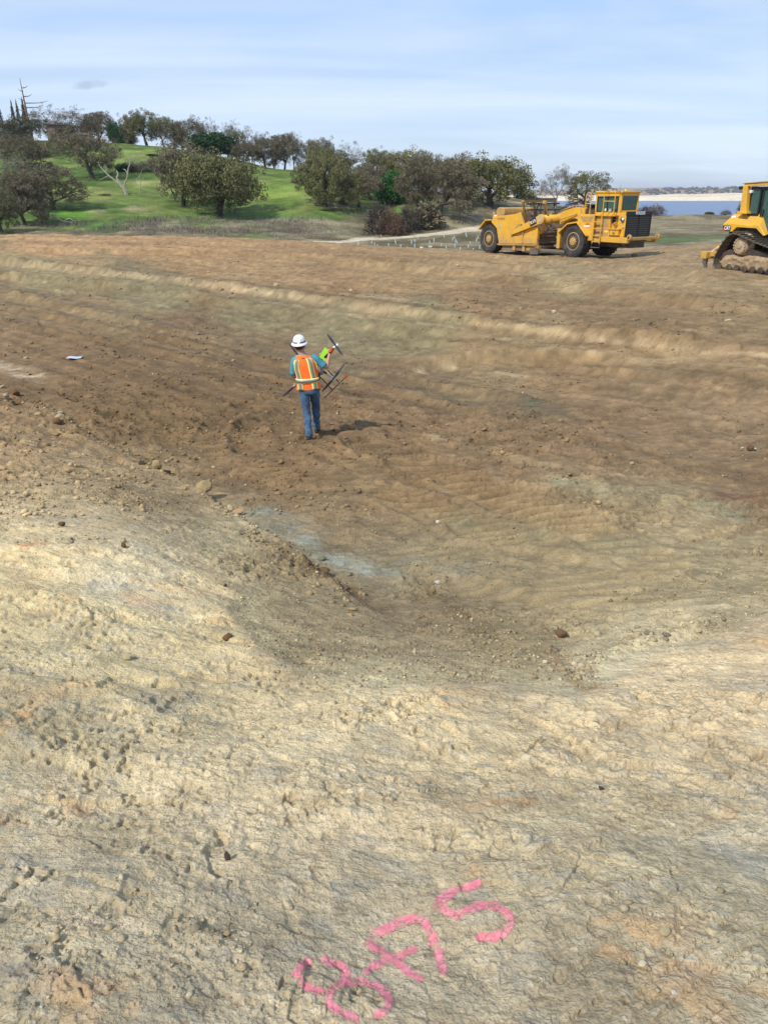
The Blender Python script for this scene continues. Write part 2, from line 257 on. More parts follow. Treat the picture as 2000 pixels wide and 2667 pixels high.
# --- stains, seams and traffic bands: (points, half-width px, colour, strength)
BANDS = [([(0,672),(500,728),(1000,800),(1500,866),(2000,912)],2.5,(112,84,50),.7),([(0,735),(300,775),(600,822),(900,885)],3,(142,124,84),.6),([(0,765),(400,858),(700,920),(1000,985)],3,(140,116,76),.6),([(0,775),(400,868),(800,960)],2.5,(100,78,48),.6),([(100,830),(500,915),(900,1010)],3,(136,108,68),.5),([(1100,870),(1500,930),(2000,985)],3,(104,80,50),.6),([(1150,1000),(1500,1060),(2000,1140)],4,(104,82,52),.5),([(500,652),(900,668),(1300,700)],2.5,(116,84,48),.6),([(0,622),(500,630),(900,644)],2.5,(174,136,84),.5),([(640,1320),(780,1390),(870,1440),(960,1490),(1020,1500)],34,(126,124,104),.6),([(800,1410),(860,1450),(950,1480)],18,(150,150,134),.45),([(1080,1470),(1180,1480),(1240,1495)],22,(134,134,118),.5),
 ([(1100,1340),(1400,1400),(1700,1430)],26,(128,120,84),.4),([(700,1440),(800,1490),(900,1540),(1000,1580)],26,(96,70,42),.7),([(1130,1560),(1250,1640)],34,(104,80,50),.6),([(1430,1700),(1540,1790)],30,(120,92,58),.7),
 ([(1560,1460),(1640,1470)],14,(160,146,112),.3),([(1700,1440),(1760,1450)],16,(146,104,62),.6),([(1450,1270),(1700,1300),(2000,1350)],26,(134,124,90),.6),([(1860,1290),(1990,1310)],18,(110,74,46),.7),
 ([(0,955),(60,975),(110,985)],14,(176,152,120),.8),([(0,745),(250,800),(400,838),(600,890),(800,935)],7,(98,84,60),.8),([(350,702),(500,722),(800,768),(1000,797),(1400,853),(2000,906)],3.5,(104,80,52),.75),([(0,700),(300,730),(600,772),(1000,838)],3,(112,96,64),.5),([(200,668),(600,700),(1000,745),(1400,800),(2000,862)],3,(116,90,56),.5),([(1000,762),(1500,822),(2000,880)],5,(112,90,58),.6),([(900,716),(1300,752),(1800,812)],3,(114,90,56),.5),([(0,628),(400,634),(900,650)],3,(128,94,54),.55),([(400,900),(700,965),(1000,1040)],5,(98,76,46),.5),([(1300,1110),(1700,1190),(2000,1240)],8,(108,84,54),.5),([(1100,1140),(1500,1230),(2000,1300)],6,(142,118,80),.5),([(900,965),(1200,1040),(1400,1070)],14,(92,80,56),.6),([(1380,1055),(1460,1075)],18,(96,92,66),.6),
 ([(1040,985),(1100,960),(1180,945)],6,(164,140,100),.5),([(1400,915),(1550,920),(1700,935)],7,(150,126,86),.4),([(1290,960),(1370,970)],8,(160,136,98),.4),
 ([(0,682),(500,738),(1000,812),(1500,880),(2000,925)],4.5,(166,138,96),.7),([(0,690),(500,752),(1000,832),(1500,905),(2000,955)],4,(154,128,88),.55),
 ([(1080,690),(1300,700),(1500,725),(1650,735),(2000,752)],9,(158,134,90),.45),([(1550,715),(1800,722)],7,(156,132,88),.5),([(850,690),(1100,700),(1350,722)],6,(152,124,76),.5),([(0,650),(300,668),(700,700)],6,(168,128,76),.5),
 ([(900,662),(1100,672),(1300,690)],6,(112,84,48),.5),([(1000,640),(1400,676),(1700,700)],5,(150,124,82),.4),([(0,640),(250,645),(600,655)],5,(176,136,82),.5),([(700,640),(950,655)],4,(120,88,48),.5),
 ([(330,1565),(400,1570)],18,(198,150,96),.6),([(60,1430),(120,1420)],9,(190,128,84),.7),([(250,1520),(420,1500)],28,(170,164,142),.5),([(50,1340),(250,1350)],28,(178,166,138),.4),
 ([(100,1860),(500,1820)],24,(138,136,118),.5),([(300,1560),(480,1590)],12,(160,158,146),.4),([(1340,2370),(1460,2355)],8,(172,166,148),.4),([(1860,2200),(2000,2280)],40,(150,152,144),.55),([(1350,2560),(1300,2480)],20,(120,118,108),.5),
 ([(1800,2520),(1760,2560)],34,(140,140,132),.5),([(1560,2110),(1640,2095)],12,(176,160,120),.5),([(130,2420),(330,2440)],14,(186,164,132),.6),([(0,2560),(220,2600)],40,(120,118,108),.45),([(0,2260),(300,2290)],26,(146,146,132),.45),([(940,2190),(1020,2200)],12,(188,166,132),.6),([(1280,2080),(1380,2070)],14,(172,134,88),.5),([(120,2060),(200,2110)],20,(150,112,70),.5)]
# --- tyre and grouser tracks: (points, half width m, pitch m, depth m)
TRACKS = [([(560,1180),(575,1110),(640,1070),(740,1050),(850,1055)],.28,.22,.05),([(760,1190),(860,1150),(960,1120),(1080,1100)],.30,.22,.045),([(700,1230),(850,1250),(1000,1300),(1150,1350)],.36,.22,.045),([(1150,1240),(1350,1300),(1560,1400),(1700,1470)],.36,.24,.045),([(0,905),(250,960),(480,1030),(640,1120)],.32,.22,.04),([(1250,1010),(1500,1070),(1800,1150),(2000,1200)],.35,.24,.04),([(960,1170),(1100,1215),(1250,1270),(1400,1330),(1520,1370)],.45,.24,.060),([(1020,1300),(1180,1340),(1320,1400)],.36,.22,.05),([(1100,1450),(1350,1520),(1700,1560)],.5,.26,.035),([(780,1170),(900,1200),(1000,1260)],.32,.22,.03),
 ([(620,1080),(680,1140),(760,1180),(850,1200)],.25,.2,.02),([(1000,960),(1300,1030),(1700,1150),(2000,1230)],.35,.2,.012),([(200,930),(500,1000),(700,1060)],.4,.22,.014),
 ([(1100,690),(1400,715),(1700,745),(2000,780)],.55,.46,.07),([(1000,745),(1300,790),(1700,850)],.55,.46,.07),([(1060,655),(1300,680),(1600,710)],.55,.46,.06),([(900,700),(1200,740),(1500,770),(1900,800)],.5,.44,.06),([(1400,690),(1700,702),(2000,735)],.5,.4,.06),
 ([(1250,920),(1500,950),(1700,990)],.45,.3,.04),([(300,700),(700,750),(1100,800)],.4,.3,.02),([(1600,985),(1800,1030),(2000,1090)],.4,.3,.035),([(1700,800),(1850,830),(2000,850)],.4,.25,.02)]
GREENSLOPE = [([(-50,715),(300,750),(600,800),(900,860),(1100,900)],1.3)]

def polyline(pts_world, x, y):
    """distance and run along a world polyline"""
    best = np.full(x.shape, 1e9); run = np.zeros(x.shape); acc = 0
    for (ax, ay), (bx, by) in zip(pts_world[:-1], pts_world[1:]):
        dx, dy = bx - ax, by - ay; l2 = dx * dx + dy * dy; l = math.sqrt(l2)
        t = np.clip(((x - ax) * dx + (y - ay) * dy) / l2, 0, 1); d = np.hypot(x - ax - t * dx, y - ay - t * dy)
        m = d < best; best = np.where(m, d, best); run = np.where(m, acc + t * l, run); acc += l
    return best, run
# --- scarps and windrows left by the machines: (points, step m, half width m, reach m, ridge m)
SCARPS = [([(0,800),(400,878),(700,940),(1000,1010),(1300,1090)],.07,.15,.7,.04),([(0,846),(250,885),(500,935),(800,1010)],.06,.12,.6,.04),([(1000,880),(1300,905),(1700,975),(2000,1010)],.08,.2,.8,.03),([(-60,676),(0,680),(500,740),(1000,814),(1500,880),(2000,924),(2100,930)],.22,.45,2.2,.05),([(-60,712),(300,744),(600,788),(1000,852),(1300,890)],.22,.7,1.8,.04),
 ([(0,652),(400,660),(850,669),(1200,690),(1500,712)],.16,.5,2.5,.10),([(850,682),(1100,706),(1400,742),(1700,782),(2000,820)],.20,.6,2.,.10),([(1250,668),(1500,690),(1750,716),(1850,740)],.12,.35,1.2,.10),([(300,632),(700,640),(1000,652),(1250,668)],.12,.5,2.5,.08),
 ([(0,1026),(60,1046),(130,1080),(200,1115),(300,1165),(400,1222),(540,1292),(620,1345),(700,1390),(790,1455),(850,1505),(930,1560),(1020,1600)],-.07,.10,.55,.03),([(1180,1640),(1350,1690),(1500,1745)],-.10,.10,.4,.02),
 ([(1040,985),(1100,962),(1180,942),(1300,925),(1500,928),(1700,940)],.20,.28,1.0,.04),([(1250,1010),(1450,1050),(1700,1095),(2000,1150)],-.12,.3,.9,.03),([(0,880),(150,900),(350,935),(560,965),(700,985)],-.10,.16,.7,.05),
 ([(610,1200),(606,1130),(680,1090),(800,1064),(960,1085),(1010,1110)],.04,.12,.5,.045),([(0,760),(350,845),(700,915),(1000,985),(1400,1062)],.10,.3,1.2,.02),([(1500,1760),(1650,1690),(1800,1655),(2000,1590)],.03,.10,.5,.02),([(1000,1470),(1150,1500),(1400,1560),(1700,1585)],.05,.15,.6,.03),([(1300,1420),(1500,1460),(1750,1475)],.04,.12,.5,.03)]
def side_of(W_, x, y):
    best = np.full(x.shape, 1e9); sg = np.zeros(x.shape); run = np.zeros(x.shape); acc = 0; L_ = sum(math.hypot(b[0] - a[0], b[1] - a[1]) for a, b in zip(W_[:-1], W_[1:]))
    for (ax, ay), (bx_, by) in zip(W_[:-1], W_[1:]):
        dx, dy = bx_ - ax, by - ay; l2 = dx * dx + dy * dy; l = math.sqrt(l2); t = np.clip(((x - ax) * dx + (y - ay) * dy) / l2, 0, 1); d = np.hypot(x - ax - t * dx, y - ay - t * dy); s_ = (dx * (y - ay) - dy * (x - ax)) / l
        m = d < best; best = np.where(m, d, best); sg = np.where(m, np.sign(s_), sg); run = np.where(m, acc + t * l, run); acc += l
    return best * sg, run, L_
def on_pad(u, v):
    d = ray(u, v); lo, hi = .6, 95.
    ts = np.exp(np.linspace(math.log(1.), math.log(110.), 700)); X = d[None] * ts[:, None]
    g = pad_base(X[:, 0], X[:, 1]); below = np.where(X[:, 2] < g)[0]
    i = below[0] if len(below) else 699
    return X[i]
def curve(pts, n=6):
    P = [np.array(p, float) for p in pts]; P = [2 * P[0] - P[1]] + P + [2 * P[-1] - P[-2]]; out = []
    for i in range(1, len(P) - 2):
        for k in range(n):
            t = k / n; a, b, c, d = P[i - 1:i + 3]; out.append(.5 * (2 * b + (c - a) * t + (2 * a - 5 * b + 4 * c - d) * t * t + (3 * b - a - 3 * c + d) * t ** 3))
    out.append(P[-2]); return out

def pad_surface(x, y, full=True):
    zb = pad_base(x, y); u, v = survey(x, y, zb); r = np.sqrt(x * x + y * y)
    # ragged soil boundaries
    px = 2000 / np.maximum(r, 1.2)
    uu = u + fbm(x / .9, y / .9, 4, 5) * np.minimum(.30 * px, 70) ; vv = v + fbm(x / .9, y / .9, 4, 29) * np.minimum(.16 * px, 34) * sm(2., 12., r + 6 * (r < 6)) * (1 - .6 * sm(12, 20, r))
    ub = u + (uu - u) * .5; vb = v + (vv - v) * np.where(r > 12, .12, .5)
    num = np.zeros((len(x), 3)); den = np.zeros(len(x)) + 1e-12
    for su, sv, sr, c in SOIL:
        d2 = ((uu - su) / (sr * 1.5)) ** 2 + ((vv - sv) / (sr * (1.0 if sv > 1300 else .75))) ** 2; w = np.exp(-d2 * 1.5) + 1e-6 / (d2 + .1)
        num += w[:, None] * lin(c); den += w
    C = num / den[:, None]
    for pts, hw, c, st in BANDS:
        best = np.full(len(x), 1e9)
        for (ax, ay), (bx, by) in zip(pts[:-1], pts[1:]):
            dx, dy = bx - ax, by - ay; t = np.clip(((ub - ax) * dx + (vb - ay) * dy) / (dx * dx + dy * dy), 0, 1)
            best = np.minimum(best, np.hypot(ub - ax - t * dx, (vb - ay - t * dy) * 1.3))
        nz = np.clip(.75 + 1.5 * fbm(x / .3, y / .3, 4, int(hw * 7 + ax) % 97), 0, 1.5)
        w = np.clip(st * np.exp(-(best / (hw * 1.25)) ** 2 * 1.2) * nz, 0, 1)
        C = C * (1 - w[:, None]) + lin(c) * w[:, None]
    # rockiness: the pale schist of the mound on which the camera stands
    lineu = np.interp(uu, [-900, 0, 150, 330, 480, 560, 620, 700, 850, 1050, 1300, 1500, 1700, 2000, 2900], [1180, 1300, 1300, 1360, 1420, 1500, 1600, 1690, 1760, 1800, 1770, 1790, 1700, 1600, 1500])
    rock = sm(-25, 45, vv - lineu)
    rock = np.where(r < 1.0, 1, rock)
    loose = (1 - rock) * sm(16, 7, r)
    # displacement
    e = (x - y) * .7071; t = (x + y) * .7071           # e runs along the grading passes, t across them
    z = zb.copy()
    far = sm(9, 16, r)
    z += far * (.05 * fbm(e / 16, t / 1.8, 3, 3) + .045 * fbm(e / 9, t / .5, 3, 8)) * (1 - sm(edge_r(np.arctan2(x, y)) - 2, edge_r(np.arctan2(x, y)) + 1, r) * .4)
    z += .05 * fbm(x / 1.6, y / 1.6, 4, 13) * (1 - rock) + .022 * fbm(x / .35, y / .35, 4, 15) * (1 - rock) * sm(60, 8, r)
    z += (1 - rock) * (.055 * fbm(x / .9, y / .7, 4, 17) + .03 * np.abs(fbm(e / 1.3, t / .5, 3, 18))) * sm(5, 10, r) * (1 - .5 * sm(12, 20, r))
    for pts, st_, hw, reach, ridge in SCARPS:
        W_ = [on_pad(*q)[:2] for q in curve(pts, 2)]; bb = np.array(W_); m = (x > bb[:, 0].min() - 4 * reach) & (x < bb[:, 0].max() + 4 * reach) & (y > bb[:, 1].min() - 4 * reach) & (y < bb[:, 1].max() + 4 * reach)
        xs, ys = x[m], y[m]; wob = fbm(xs / (reach * 1.2), ys / (reach * 1.2), 4, 95) * hw * .45; d, run, L_ = side_of(W_, xs + wob, ys + wob * .6); hw = hw * .65; fade = sm(0, 1.5 * reach, run) * sm(0, 1.5 * reach, L_ - run) * (.85 + .4 * fbm(run / (3 * reach), d * 0, 3, 96))
        s1 = np.tanh(d / hw); z[m] += fade * (.85 * st_ * s1 * np.exp(-np.abs(d) / reach) + ridge * np.exp(-((d - np.sign(st_) * hw * 1.2) / (hw * .8)) ** 2) * (.5 + .8 * vnoise(xs / .25, ys / .25, 98)))
    tz = np.zeros(len(x)); tm = np.zeros(len(x)); rib_shade = np.zeros(len(x))
    for pts, hw, pitch, dep in TRACKS:
        W_ = [on_pad(*q)[:2] for q in curve(pts, 3)]
        bb = np.array(W_); m = (x > bb[:, 0].min() - 2) & (x < bb[:, 0].max() + 2) & (y > bb[:, 1].min() - 2) & (y < bb[:, 1].max() + 2)
        if not m.any(): continue
        xs, ys = x[m], y[m]; wob = .25 * fbm(xs / 1.4, ys / 1.4, 3, 90)
        d, run = polyline(W_, xs + wob * .5, ys + wob * .5)
        msk = sm(hw, hw * .75, d) * sm(-.5, .05, fbm(xs / 1.1, ys / 1.1, 3, 92))
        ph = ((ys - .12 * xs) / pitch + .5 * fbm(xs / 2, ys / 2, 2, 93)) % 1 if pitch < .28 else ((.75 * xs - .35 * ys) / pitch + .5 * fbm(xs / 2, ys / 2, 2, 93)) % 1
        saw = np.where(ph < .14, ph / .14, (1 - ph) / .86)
        tz[m] += msk * dep * (saw - .5) + dep * .8 * np.exp(-((d - hw * 1.1) / .06) ** 2) * sm(-.2, .3, fbm(xs / .8, ys / .8, 2, 94)); tm[m] = np.maximum(tm[m], msk); rib_shade[m] += msk * (saw - .45)
    z += tz; cal = 1 - .85 * tm
    # clods and clumps
    wx = x + .10 * fbm(x / .14, y / .14, 3, 81); wy = y + .10 * fbm(x / .14, y / .14, 3, 82)
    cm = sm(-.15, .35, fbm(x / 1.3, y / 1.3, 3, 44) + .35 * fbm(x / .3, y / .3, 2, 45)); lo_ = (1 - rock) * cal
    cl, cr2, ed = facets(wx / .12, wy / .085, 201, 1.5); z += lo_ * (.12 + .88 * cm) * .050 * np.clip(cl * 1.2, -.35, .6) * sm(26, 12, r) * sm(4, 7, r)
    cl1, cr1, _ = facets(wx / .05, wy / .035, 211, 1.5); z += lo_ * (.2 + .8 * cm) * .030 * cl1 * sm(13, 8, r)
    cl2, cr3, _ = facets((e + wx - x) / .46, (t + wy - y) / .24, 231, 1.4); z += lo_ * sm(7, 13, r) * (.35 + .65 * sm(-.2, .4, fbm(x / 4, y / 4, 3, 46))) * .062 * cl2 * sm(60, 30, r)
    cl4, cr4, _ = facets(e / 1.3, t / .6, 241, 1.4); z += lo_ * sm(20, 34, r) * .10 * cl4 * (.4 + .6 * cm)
    # dozer cut marks across the greenish bank
    for pts, hw in GREENSLOPE:
        W_ = [on_pad(*q)[:2] for q in curve(pts, 3)]; d, run = polyline(W_, x, y)
        z += sm(hw * 1.3, hw * .6, d) * .05 * (fbm(run / 1.2 + d * .5, d / 2.0, 3, 55))
    # schist: broken plates dipping to the left, with low benches
    q1 = x * .94 - y * .34; q2 = x * .34 + y * .94
    wv = .10 * fbm(x / .5, y / .5, 3, 31)
    h1, c1, e1 = facets(q1 / .30 + wv * 3, q2 / .17 + wv * 2, 101, 1.1); h2, c2, e2 = facets(q1 / .095 + wv * 5, q2 / .05, 121, 1.3); h3, c3, e3 = facets(q1 / .034, q2 / .019 + wv * 6, 141, 1.3)
    rg = (.50 + .50 * sm(-.25, .30, fbm(x / 1.3, y / 1.0, 3, 36))) * (1 - .45 * sm(-.2, .8, x) * sm(3.2, 2.2, r)); brk = rg * sm(-.25, .35, fbm(x / .55, y / .4, 3, 37)); brk2 = rg * sm(-.2, .3, fbm(x / .22, y / .16, 3, 38))
    steps = fbm(q1 / 1.7, q2 / .42, 3, 39); steps = steps + .16 * np.round(steps * 5) / 5 * 2
    z += rock * (.055 * steps + .045 * fbm(x / .8, y / .8, 3, 40) + brk * (.030 * h1 + .026 * h2 * (.3 + .7 * brk2)) + brk2 * .012 * h3 + .004 * fbm(x / .03, y / .03, 3, 41))
    # small splintered pits between the plates
    hp, cp, ep = facets(x / .030 + wv * 4, y / .050, 161, 1.2); pm = rg * sm(-.1, .35, fbm(x / .28, y / .2, 3, 162)); pit = rock * pm * (cp < .14) * sm(.0, .25, ep); z -= .016 * pit
    hq, cq, eq = facets(x / .075 + wv * 4, y / .12, 171, 1.2); pit2 = rg * rock * sm(.0, .4, fbm(x / .6, y / .4, 3, 163)) * (cq < .10) * sm(.0, .3, eq); z -= .022 * pit2; z += rock * pm * .012 * hp
    # right-hand foreground: long foliation grooves running down to the right
    q3 = x * .80 + (y - 1.5) * .60; q4 = -x * .60 + (y - 1.5) * .80
    fol = rock * sm(-.1, .7, x) * sm(3.2, 1.9, r)
    z += fol * (.016 * np.abs(fbm(q3 / .9, q4 / .06, 4, 47)) - .012 * sm(.3, .5, fbm(q3 / .7, q4 / .035, 2, 48)))
    z += loose * .014 * fbm(x / .12, y / .12, 4, 51)
    C = C * (1 + .22 * rib_shade)[:, None]  # tread rib shading painted into the colour: tops lighter, troughs darker
    # real differences of colour between stones, dust and damp soil
    n1 = fbm(x / 2.5, y / 2.5, 4, 61); n2 = fbm(x / .3, y / .3, 4, 62); n3 = fbm(x / .06, y / .06, 3, 63); ns = fbm(e / 9, t / .7, 4, 64)
    C = C * (1 + .10 * n1 + (.22 + .12 * rock) * n2 + .12 * n3 * (r < 12))[:, None]
    ns2 = fbm(e / 7, t / .22, 3, 68); nf = fbm(x / .5, y / .5, 3, 69); nf2 = fbm(x / .16, y / .16, 3, 70)
    C = C * (1 + far * (.16 * ns + .20 * ns2 * sm(60, 14, r)) + sm(5, 10, r) * (.13 * nf + .28 * nf2))[:, None]
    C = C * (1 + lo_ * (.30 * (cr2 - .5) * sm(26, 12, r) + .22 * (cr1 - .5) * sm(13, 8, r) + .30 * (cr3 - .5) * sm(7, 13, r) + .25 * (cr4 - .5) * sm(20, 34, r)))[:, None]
    tint = c2 * rock * brk
    cpt = rock * (.22 * (cp - .5) * pm + .16 * (cq - .5)); C = C * (1 + cpt)[:, None]
    blue = (sm(.88, .90, c2) + sm(.1, .4, fbm(x / .5, y / .3, 3, 66)) * .35) * rock * .30; C = C * (1 - blue[:, None]) + blue[:, None] * lin((140, 140, 126))
    och = sm(.25, .6, fbm(x / .35, y / .25, 3, 67)) * rock * .5 * (c2 > .3); C = C * (1 - och[:, None]) + och[:, None] * lin((178, 142, 92))
    pale = sm(.93, .96, c3) * rock * .22; C = C * (1 - pale[:, None]) + pale[:, None] * lin((214, 202, 170))
    dk = sm(.06, .02, c3) * rock * .45 + sm(.1, .03, c2) * rock * .2; C = C * (1 - dk[:, None]) + dk[:, None] * lin((104, 88, 64))
    C = C * (1 + rock[:, None] * np.array([.0, -.045, -.035])) * (1 + (1 - rock) * (-.03 - .07 * sm(18, 34, r)))[:, None] * (1 - (1 - rock)[:, None] * np.array([.03, .01, .04])); g_ = C @ np.array([.3, .55, .15]); SS = (SAT - .10 * (1 - rock))[:, None]; C = g_[:, None] * (1 - SS) * np.array([1, .99, .93]) + C * SS
    return z, np.clip(C * ALB, .01, .8), rock
ALB = np.array([1.22, 1.225, 1.25]); SAT = .90

rad = [.55]
while rad[-1] < 92:
    r = rad[-1]; k = .0032 + .0062 * float(sm(11., 48, r)) if r > 1.1 else .02
    rad.append(r * (1 + k))
rad = np.array(rad)
d_az = math.radians(33); w_az = math.radians(60)
side_ = d_az + (w_az - d_az) * np.linspace(0, 1, 81)[1:] ** 1.15; back_ = np.linspace(w_az, math.pi, 25)[1:]
az = np.concatenate([-back_[::-1], -side_[::-1], np.linspace(-d_az, d_az, 560), side_, back_])
gx, gy, gf = polar(az, rad)
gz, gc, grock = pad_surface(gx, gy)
ea = np.arctan2(gx, gy); gr = np.hypot(gx, gy); keep_v = gr < edge_r(ea) + 13
gf = gf[keep_v[gf].all(1)]
used = np.zeros(len(gx), bool); used[gf.ravel()] = True; remap = np.cumsum(used) - 1
print('pad verts', used.sum(), 'faces', len(gf))
GV = np.stack([gx, gy, gz], 1)[used]; GF = remap[gf]; GC = gc[used]; GR = grock[used]
soil_mat = attr_material('graded_soil', fine=(70., .26), mid=(14., .12), bump=.8, bdist=.009, coarse=(4.0, .07))
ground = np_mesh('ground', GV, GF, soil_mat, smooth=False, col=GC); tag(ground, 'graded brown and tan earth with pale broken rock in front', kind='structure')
GN = (len(rad), len(az))
def ground_z(x, y):
    """height of the finished ground near (x, y)"""
    z, _, _ = pad_surface(np.array([x - .02, x, x + .02, x, x], float), np.array([y, y - .02, y, y + .02, y], float)); return float(z.mean())

# --- painted survey number, sprayed on the rock
PINK = material('marking_paint', (.86, .20, .26), rough=.8, var=.12, scale=30, col2=(.88, .34, .38)); t = PINK.node_tree
ca = t.nodes.new('ShaderNodeAttribute'); ca.attribute_name = 'soil'; gp_ = t.nodes.new('ShaderNodeNewGeometry'); nn = t.nodes.new('ShaderNodeTexNoise'); nn.inputs['Scale'].default_value = 110; nn.inputs['Detail'].default_value = 4; nn.inputs['Roughness'].default_value = .7; t.links.new(gp_.outputs['Position'], nn.inputs['Vector'])
n4 = t.nodes.new('ShaderNodeTexNoise'); n4.inputs['Scale'].default_value = 26; n4.inputs['Detail'].default_value = 3; t.links.new(gp_.outputs['Position'], n4.inputs['Vector'])
al = mth(t, 'ADD', ca.outputs['Fac'], mth(t, 'ADD', mth(t, 'MULTIPLY', mth(t, 'SUBTRACT', nn.outputs['Fac'], .5), 2.6), mth(t, 'MULTIPLY', mth(t, 'SUBTRACT', n4.outputs['Fac'], .5), 2.4)))
al = mth(t, 'MULTIPLY', mth(t, 'MULTIPLY', mth(t, 'SUBTRACT', al, .50), 1.7, clamp=True), .80); t.links.new(al, t.nodes['Principled BSDF'].inputs['Alpha'])
def P7(p): return (700 + p[0] * .42194, 2200 + p[1] * .42194)
DIG = {'8': ([[(480,835),(470,780),(420,735),(350,708)],[(240,720),(195,760),(175,800),(215,865),(290,905),(365,930),(400,885),(480,852),(560,848),(650,868),(720,915),(742,970),(712,1030),(645,1062)],[(365,930),(385,995),(450,1040),(540,1080)]], 21),
 '+': ([[(620,615),(700,670),(800,740),(930,830)],[(600,785),(700,730),(800,690),(890,660)]], 20),
 '7': ([[(650,545),(750,510),(840,468),(930,455),(980,510),(1015,590),(1050,690),(1075,790)]], 23),
 '5': ([[(1290,240),(1200,270),(1110,310),(1038,362),(1090,400),(1160,440),(1230,410),(1310,375),(1400,385),(1468,425),(1488,490),(1440,550),(1370,575),(1305,572)]], 22)}
gu, gv = survey(GV[:, 0], GV[:, 1], GV[:, 2]); near = (gv > 2240) & (gu > 700) & (gu < 1400)
nfz = near[GF].all(1); NF = GF[nfz]
mark = empty('painted_number', tuple(on_pad(1060, 2440)), label='pink spray painted survey number 8+75 on the pale rock in front', cat='painted marking')
bpy.context.view_layer.update()
fc = GV[NF].mean(1); fu, fv = survey(fc[:, 0], fc[:, 1], fc[:, 2])
for ch, (strokes, hw) in DIG.items():
    best = np.full(len(fu), 1e9)
    for s_ in strokes:
        pts = [P7(p) for p in curve(s_, 5)]
        for (ax, ay), (bx, by) in zip(pts[:-1], pts[1:]):
            dx, dy = bx - ax, by - ay; t_ = np.clip(((fu - ax) * dx + (fv - ay) * dy) / (dx * dx + dy * dy), 0, 1); best = np.minimum(best, np.hypot(fu - ax - t_ * dx, fv - ay - t_ * dy))
    lim = hw * .74 * (1.0 + .25 * fbm(fc[:, 0] / .02, fc[:, 1] / .02, 3, 300)); hole = fbm(fc[:, 0] / .012, fc[:, 1] / .012, 3, 301) > 9.
    sk_ = (best < lim) & ~hole; sel = NF[sk_]; cov = np.repeat(np.clip(1 - best / lim, 0, 1)[sk_], 4)
    uq, inv = np.unique(sel, return_inverse=True); cv = np.zeros(len(uq)); np.maximum.at(cv, inv.ravel(), cov)
    o = np_mesh('plus_sign' if ch == '+' else 'digit', GV[uq] + np.array([0, 0, .0025]) - np.array(mark.location), inv.reshape(-1, 4), PINK, parent=mark, col=np.repeat(np.clip(cv * 1.5, 0, 1)[:, None], 3, 1))
    o['label'] = 'pink sprayed %s' % ('plus sign' if ch == '+' else 'digit ' + ch)
# ------------------------------------------------------------------ meadow, hill, water, far shore
def land_surface(x, y):
    z = land_base(x, y); u, v = survey(x, y, z)
    n1 = fbm(x / 14, y / 14, 4, 401); n2 = fbm(x / 3, y / 3, 4, 402); n3 = fbm(x / 40, y / 40, 3, 403); r = np.hypot(x, y)
    G1, G2, DRY, DRY2 = lin((70, 94, 36)), lin((94, 108, 48)), lin((122, 112, 88)), lin((94, 86, 62))
    s = sm(-.5, .5, n1 + .7 * n2)[:, None]; grass = G1 * (1 - s) + G2 * s
    s = sm(-.5, .5, n2 + .4 * n1)[:, None]; dry = DRY2 * (1 - s) + DRY * s
    # the dry brushy belt at the foot of the hill
    belt = np.interp(u, [-1500, 0, 80, 250, 420, 600, 800, 900, 980, 1080, 1180, 1260, 1400, 1700, 2000, 3500], [612, 600, 585, 600, 575, 566, 572, 568, 548, 560, 520, 512, 500, 480, 480, 480])
    w = sm(-7, 7, v - belt + 11 * n1 + 12 * n2)
    w = np.where(r > 230, 1, w)
    C = grass * (1 - w[:, None]) + dry * w[:, None]
    # green wisps inside the dry belt
    g = w * sm(.10, .45, fbm(x / 9, y / 9, 4, 405)) * .75 * sm(640, 600, u - 700 + 0 * v + 600) ; g = np.clip(g, 0, 1) * (u < 1300)
    C = C * (1 - g[:, None]) + lin((96, 110, 58)) * g[:, None]
    n5 = fbm(x / 1.2, y / 1.2, 3, 408); n6 = fbm(x / 6, y / 6, 4, 409)
    yl = (sm(.05, .5, n6) * .55 * (1 - w)); C = C * (1 - yl[:, None]) + lin((128, 128, 74)) * yl[:, None]
    C = C * (1 + .38 * n5)[:, None]
    def patch(uc, vc, ru, rv, c, st):
        nonlocal C
        q = np.clip(st * np.exp(-(((u - uc + 8 * n2 * ru / 20) / ru) ** 2 + ((v - vc + 3 * n2) / rv) ** 2) ** 1.5) * (1 + .6 * n2), 0, 1); C = C * (1 - q[:, None]) + lin(c) * q[:, None]
    for q in [(1170,543,62,8,(70,112,40),.95),(1040,552,40,10,(88,124,48),.8),(1800,620,230,8,(84,104,58),.8),(1700,626,200,6,(78,96,54),.7),(1255,470,60,10,(90,120,50),.4),(1400,510,60,10,(80,124,44),.7),
              (350,545,32,7,(150,142,100),.9),(250,552,28,6,(146,140,98),.8),(380,478,26,7,(140,140,86),.7),(200,560,60,8,(92,140,40),.6),(270,590,50,9,(84,132,36),.8),(340,400,90,8,(134,146,72),.6),(700,500,120,25,(122,146,50),.5),
              (900,600,120,8,(108,112,84),.5),(1800,580,260,14,(124,112,86),.5),(900,535,60,9,(170,156,122),.7),(740,565,120,8,(70,116,50),.6),(560,560,120,6,(80,130,46),.7)]: patch(*q)
    # the dirt track across the meadow
    trk = [land_hit(*p)[:2] for p in [(820,634),(950,624),(1050,618),(1150,609),(1240,599),(1330,590),(1420,584)]]
    d, _ = polyline(trk, x, y); q = sm(1.9, 1.2, d + .5 * n2); C = C * (1 - q[:, None]) + lin((178, 166, 142)) * q[:, None]
    C = C * (1 + .18 * n1 + .30 * n2 + .10 * n3)[:, None]
    z = z + .18 * n2 * w + .08 * n2
    return z, np.clip(C * 1.08, .01, .8)
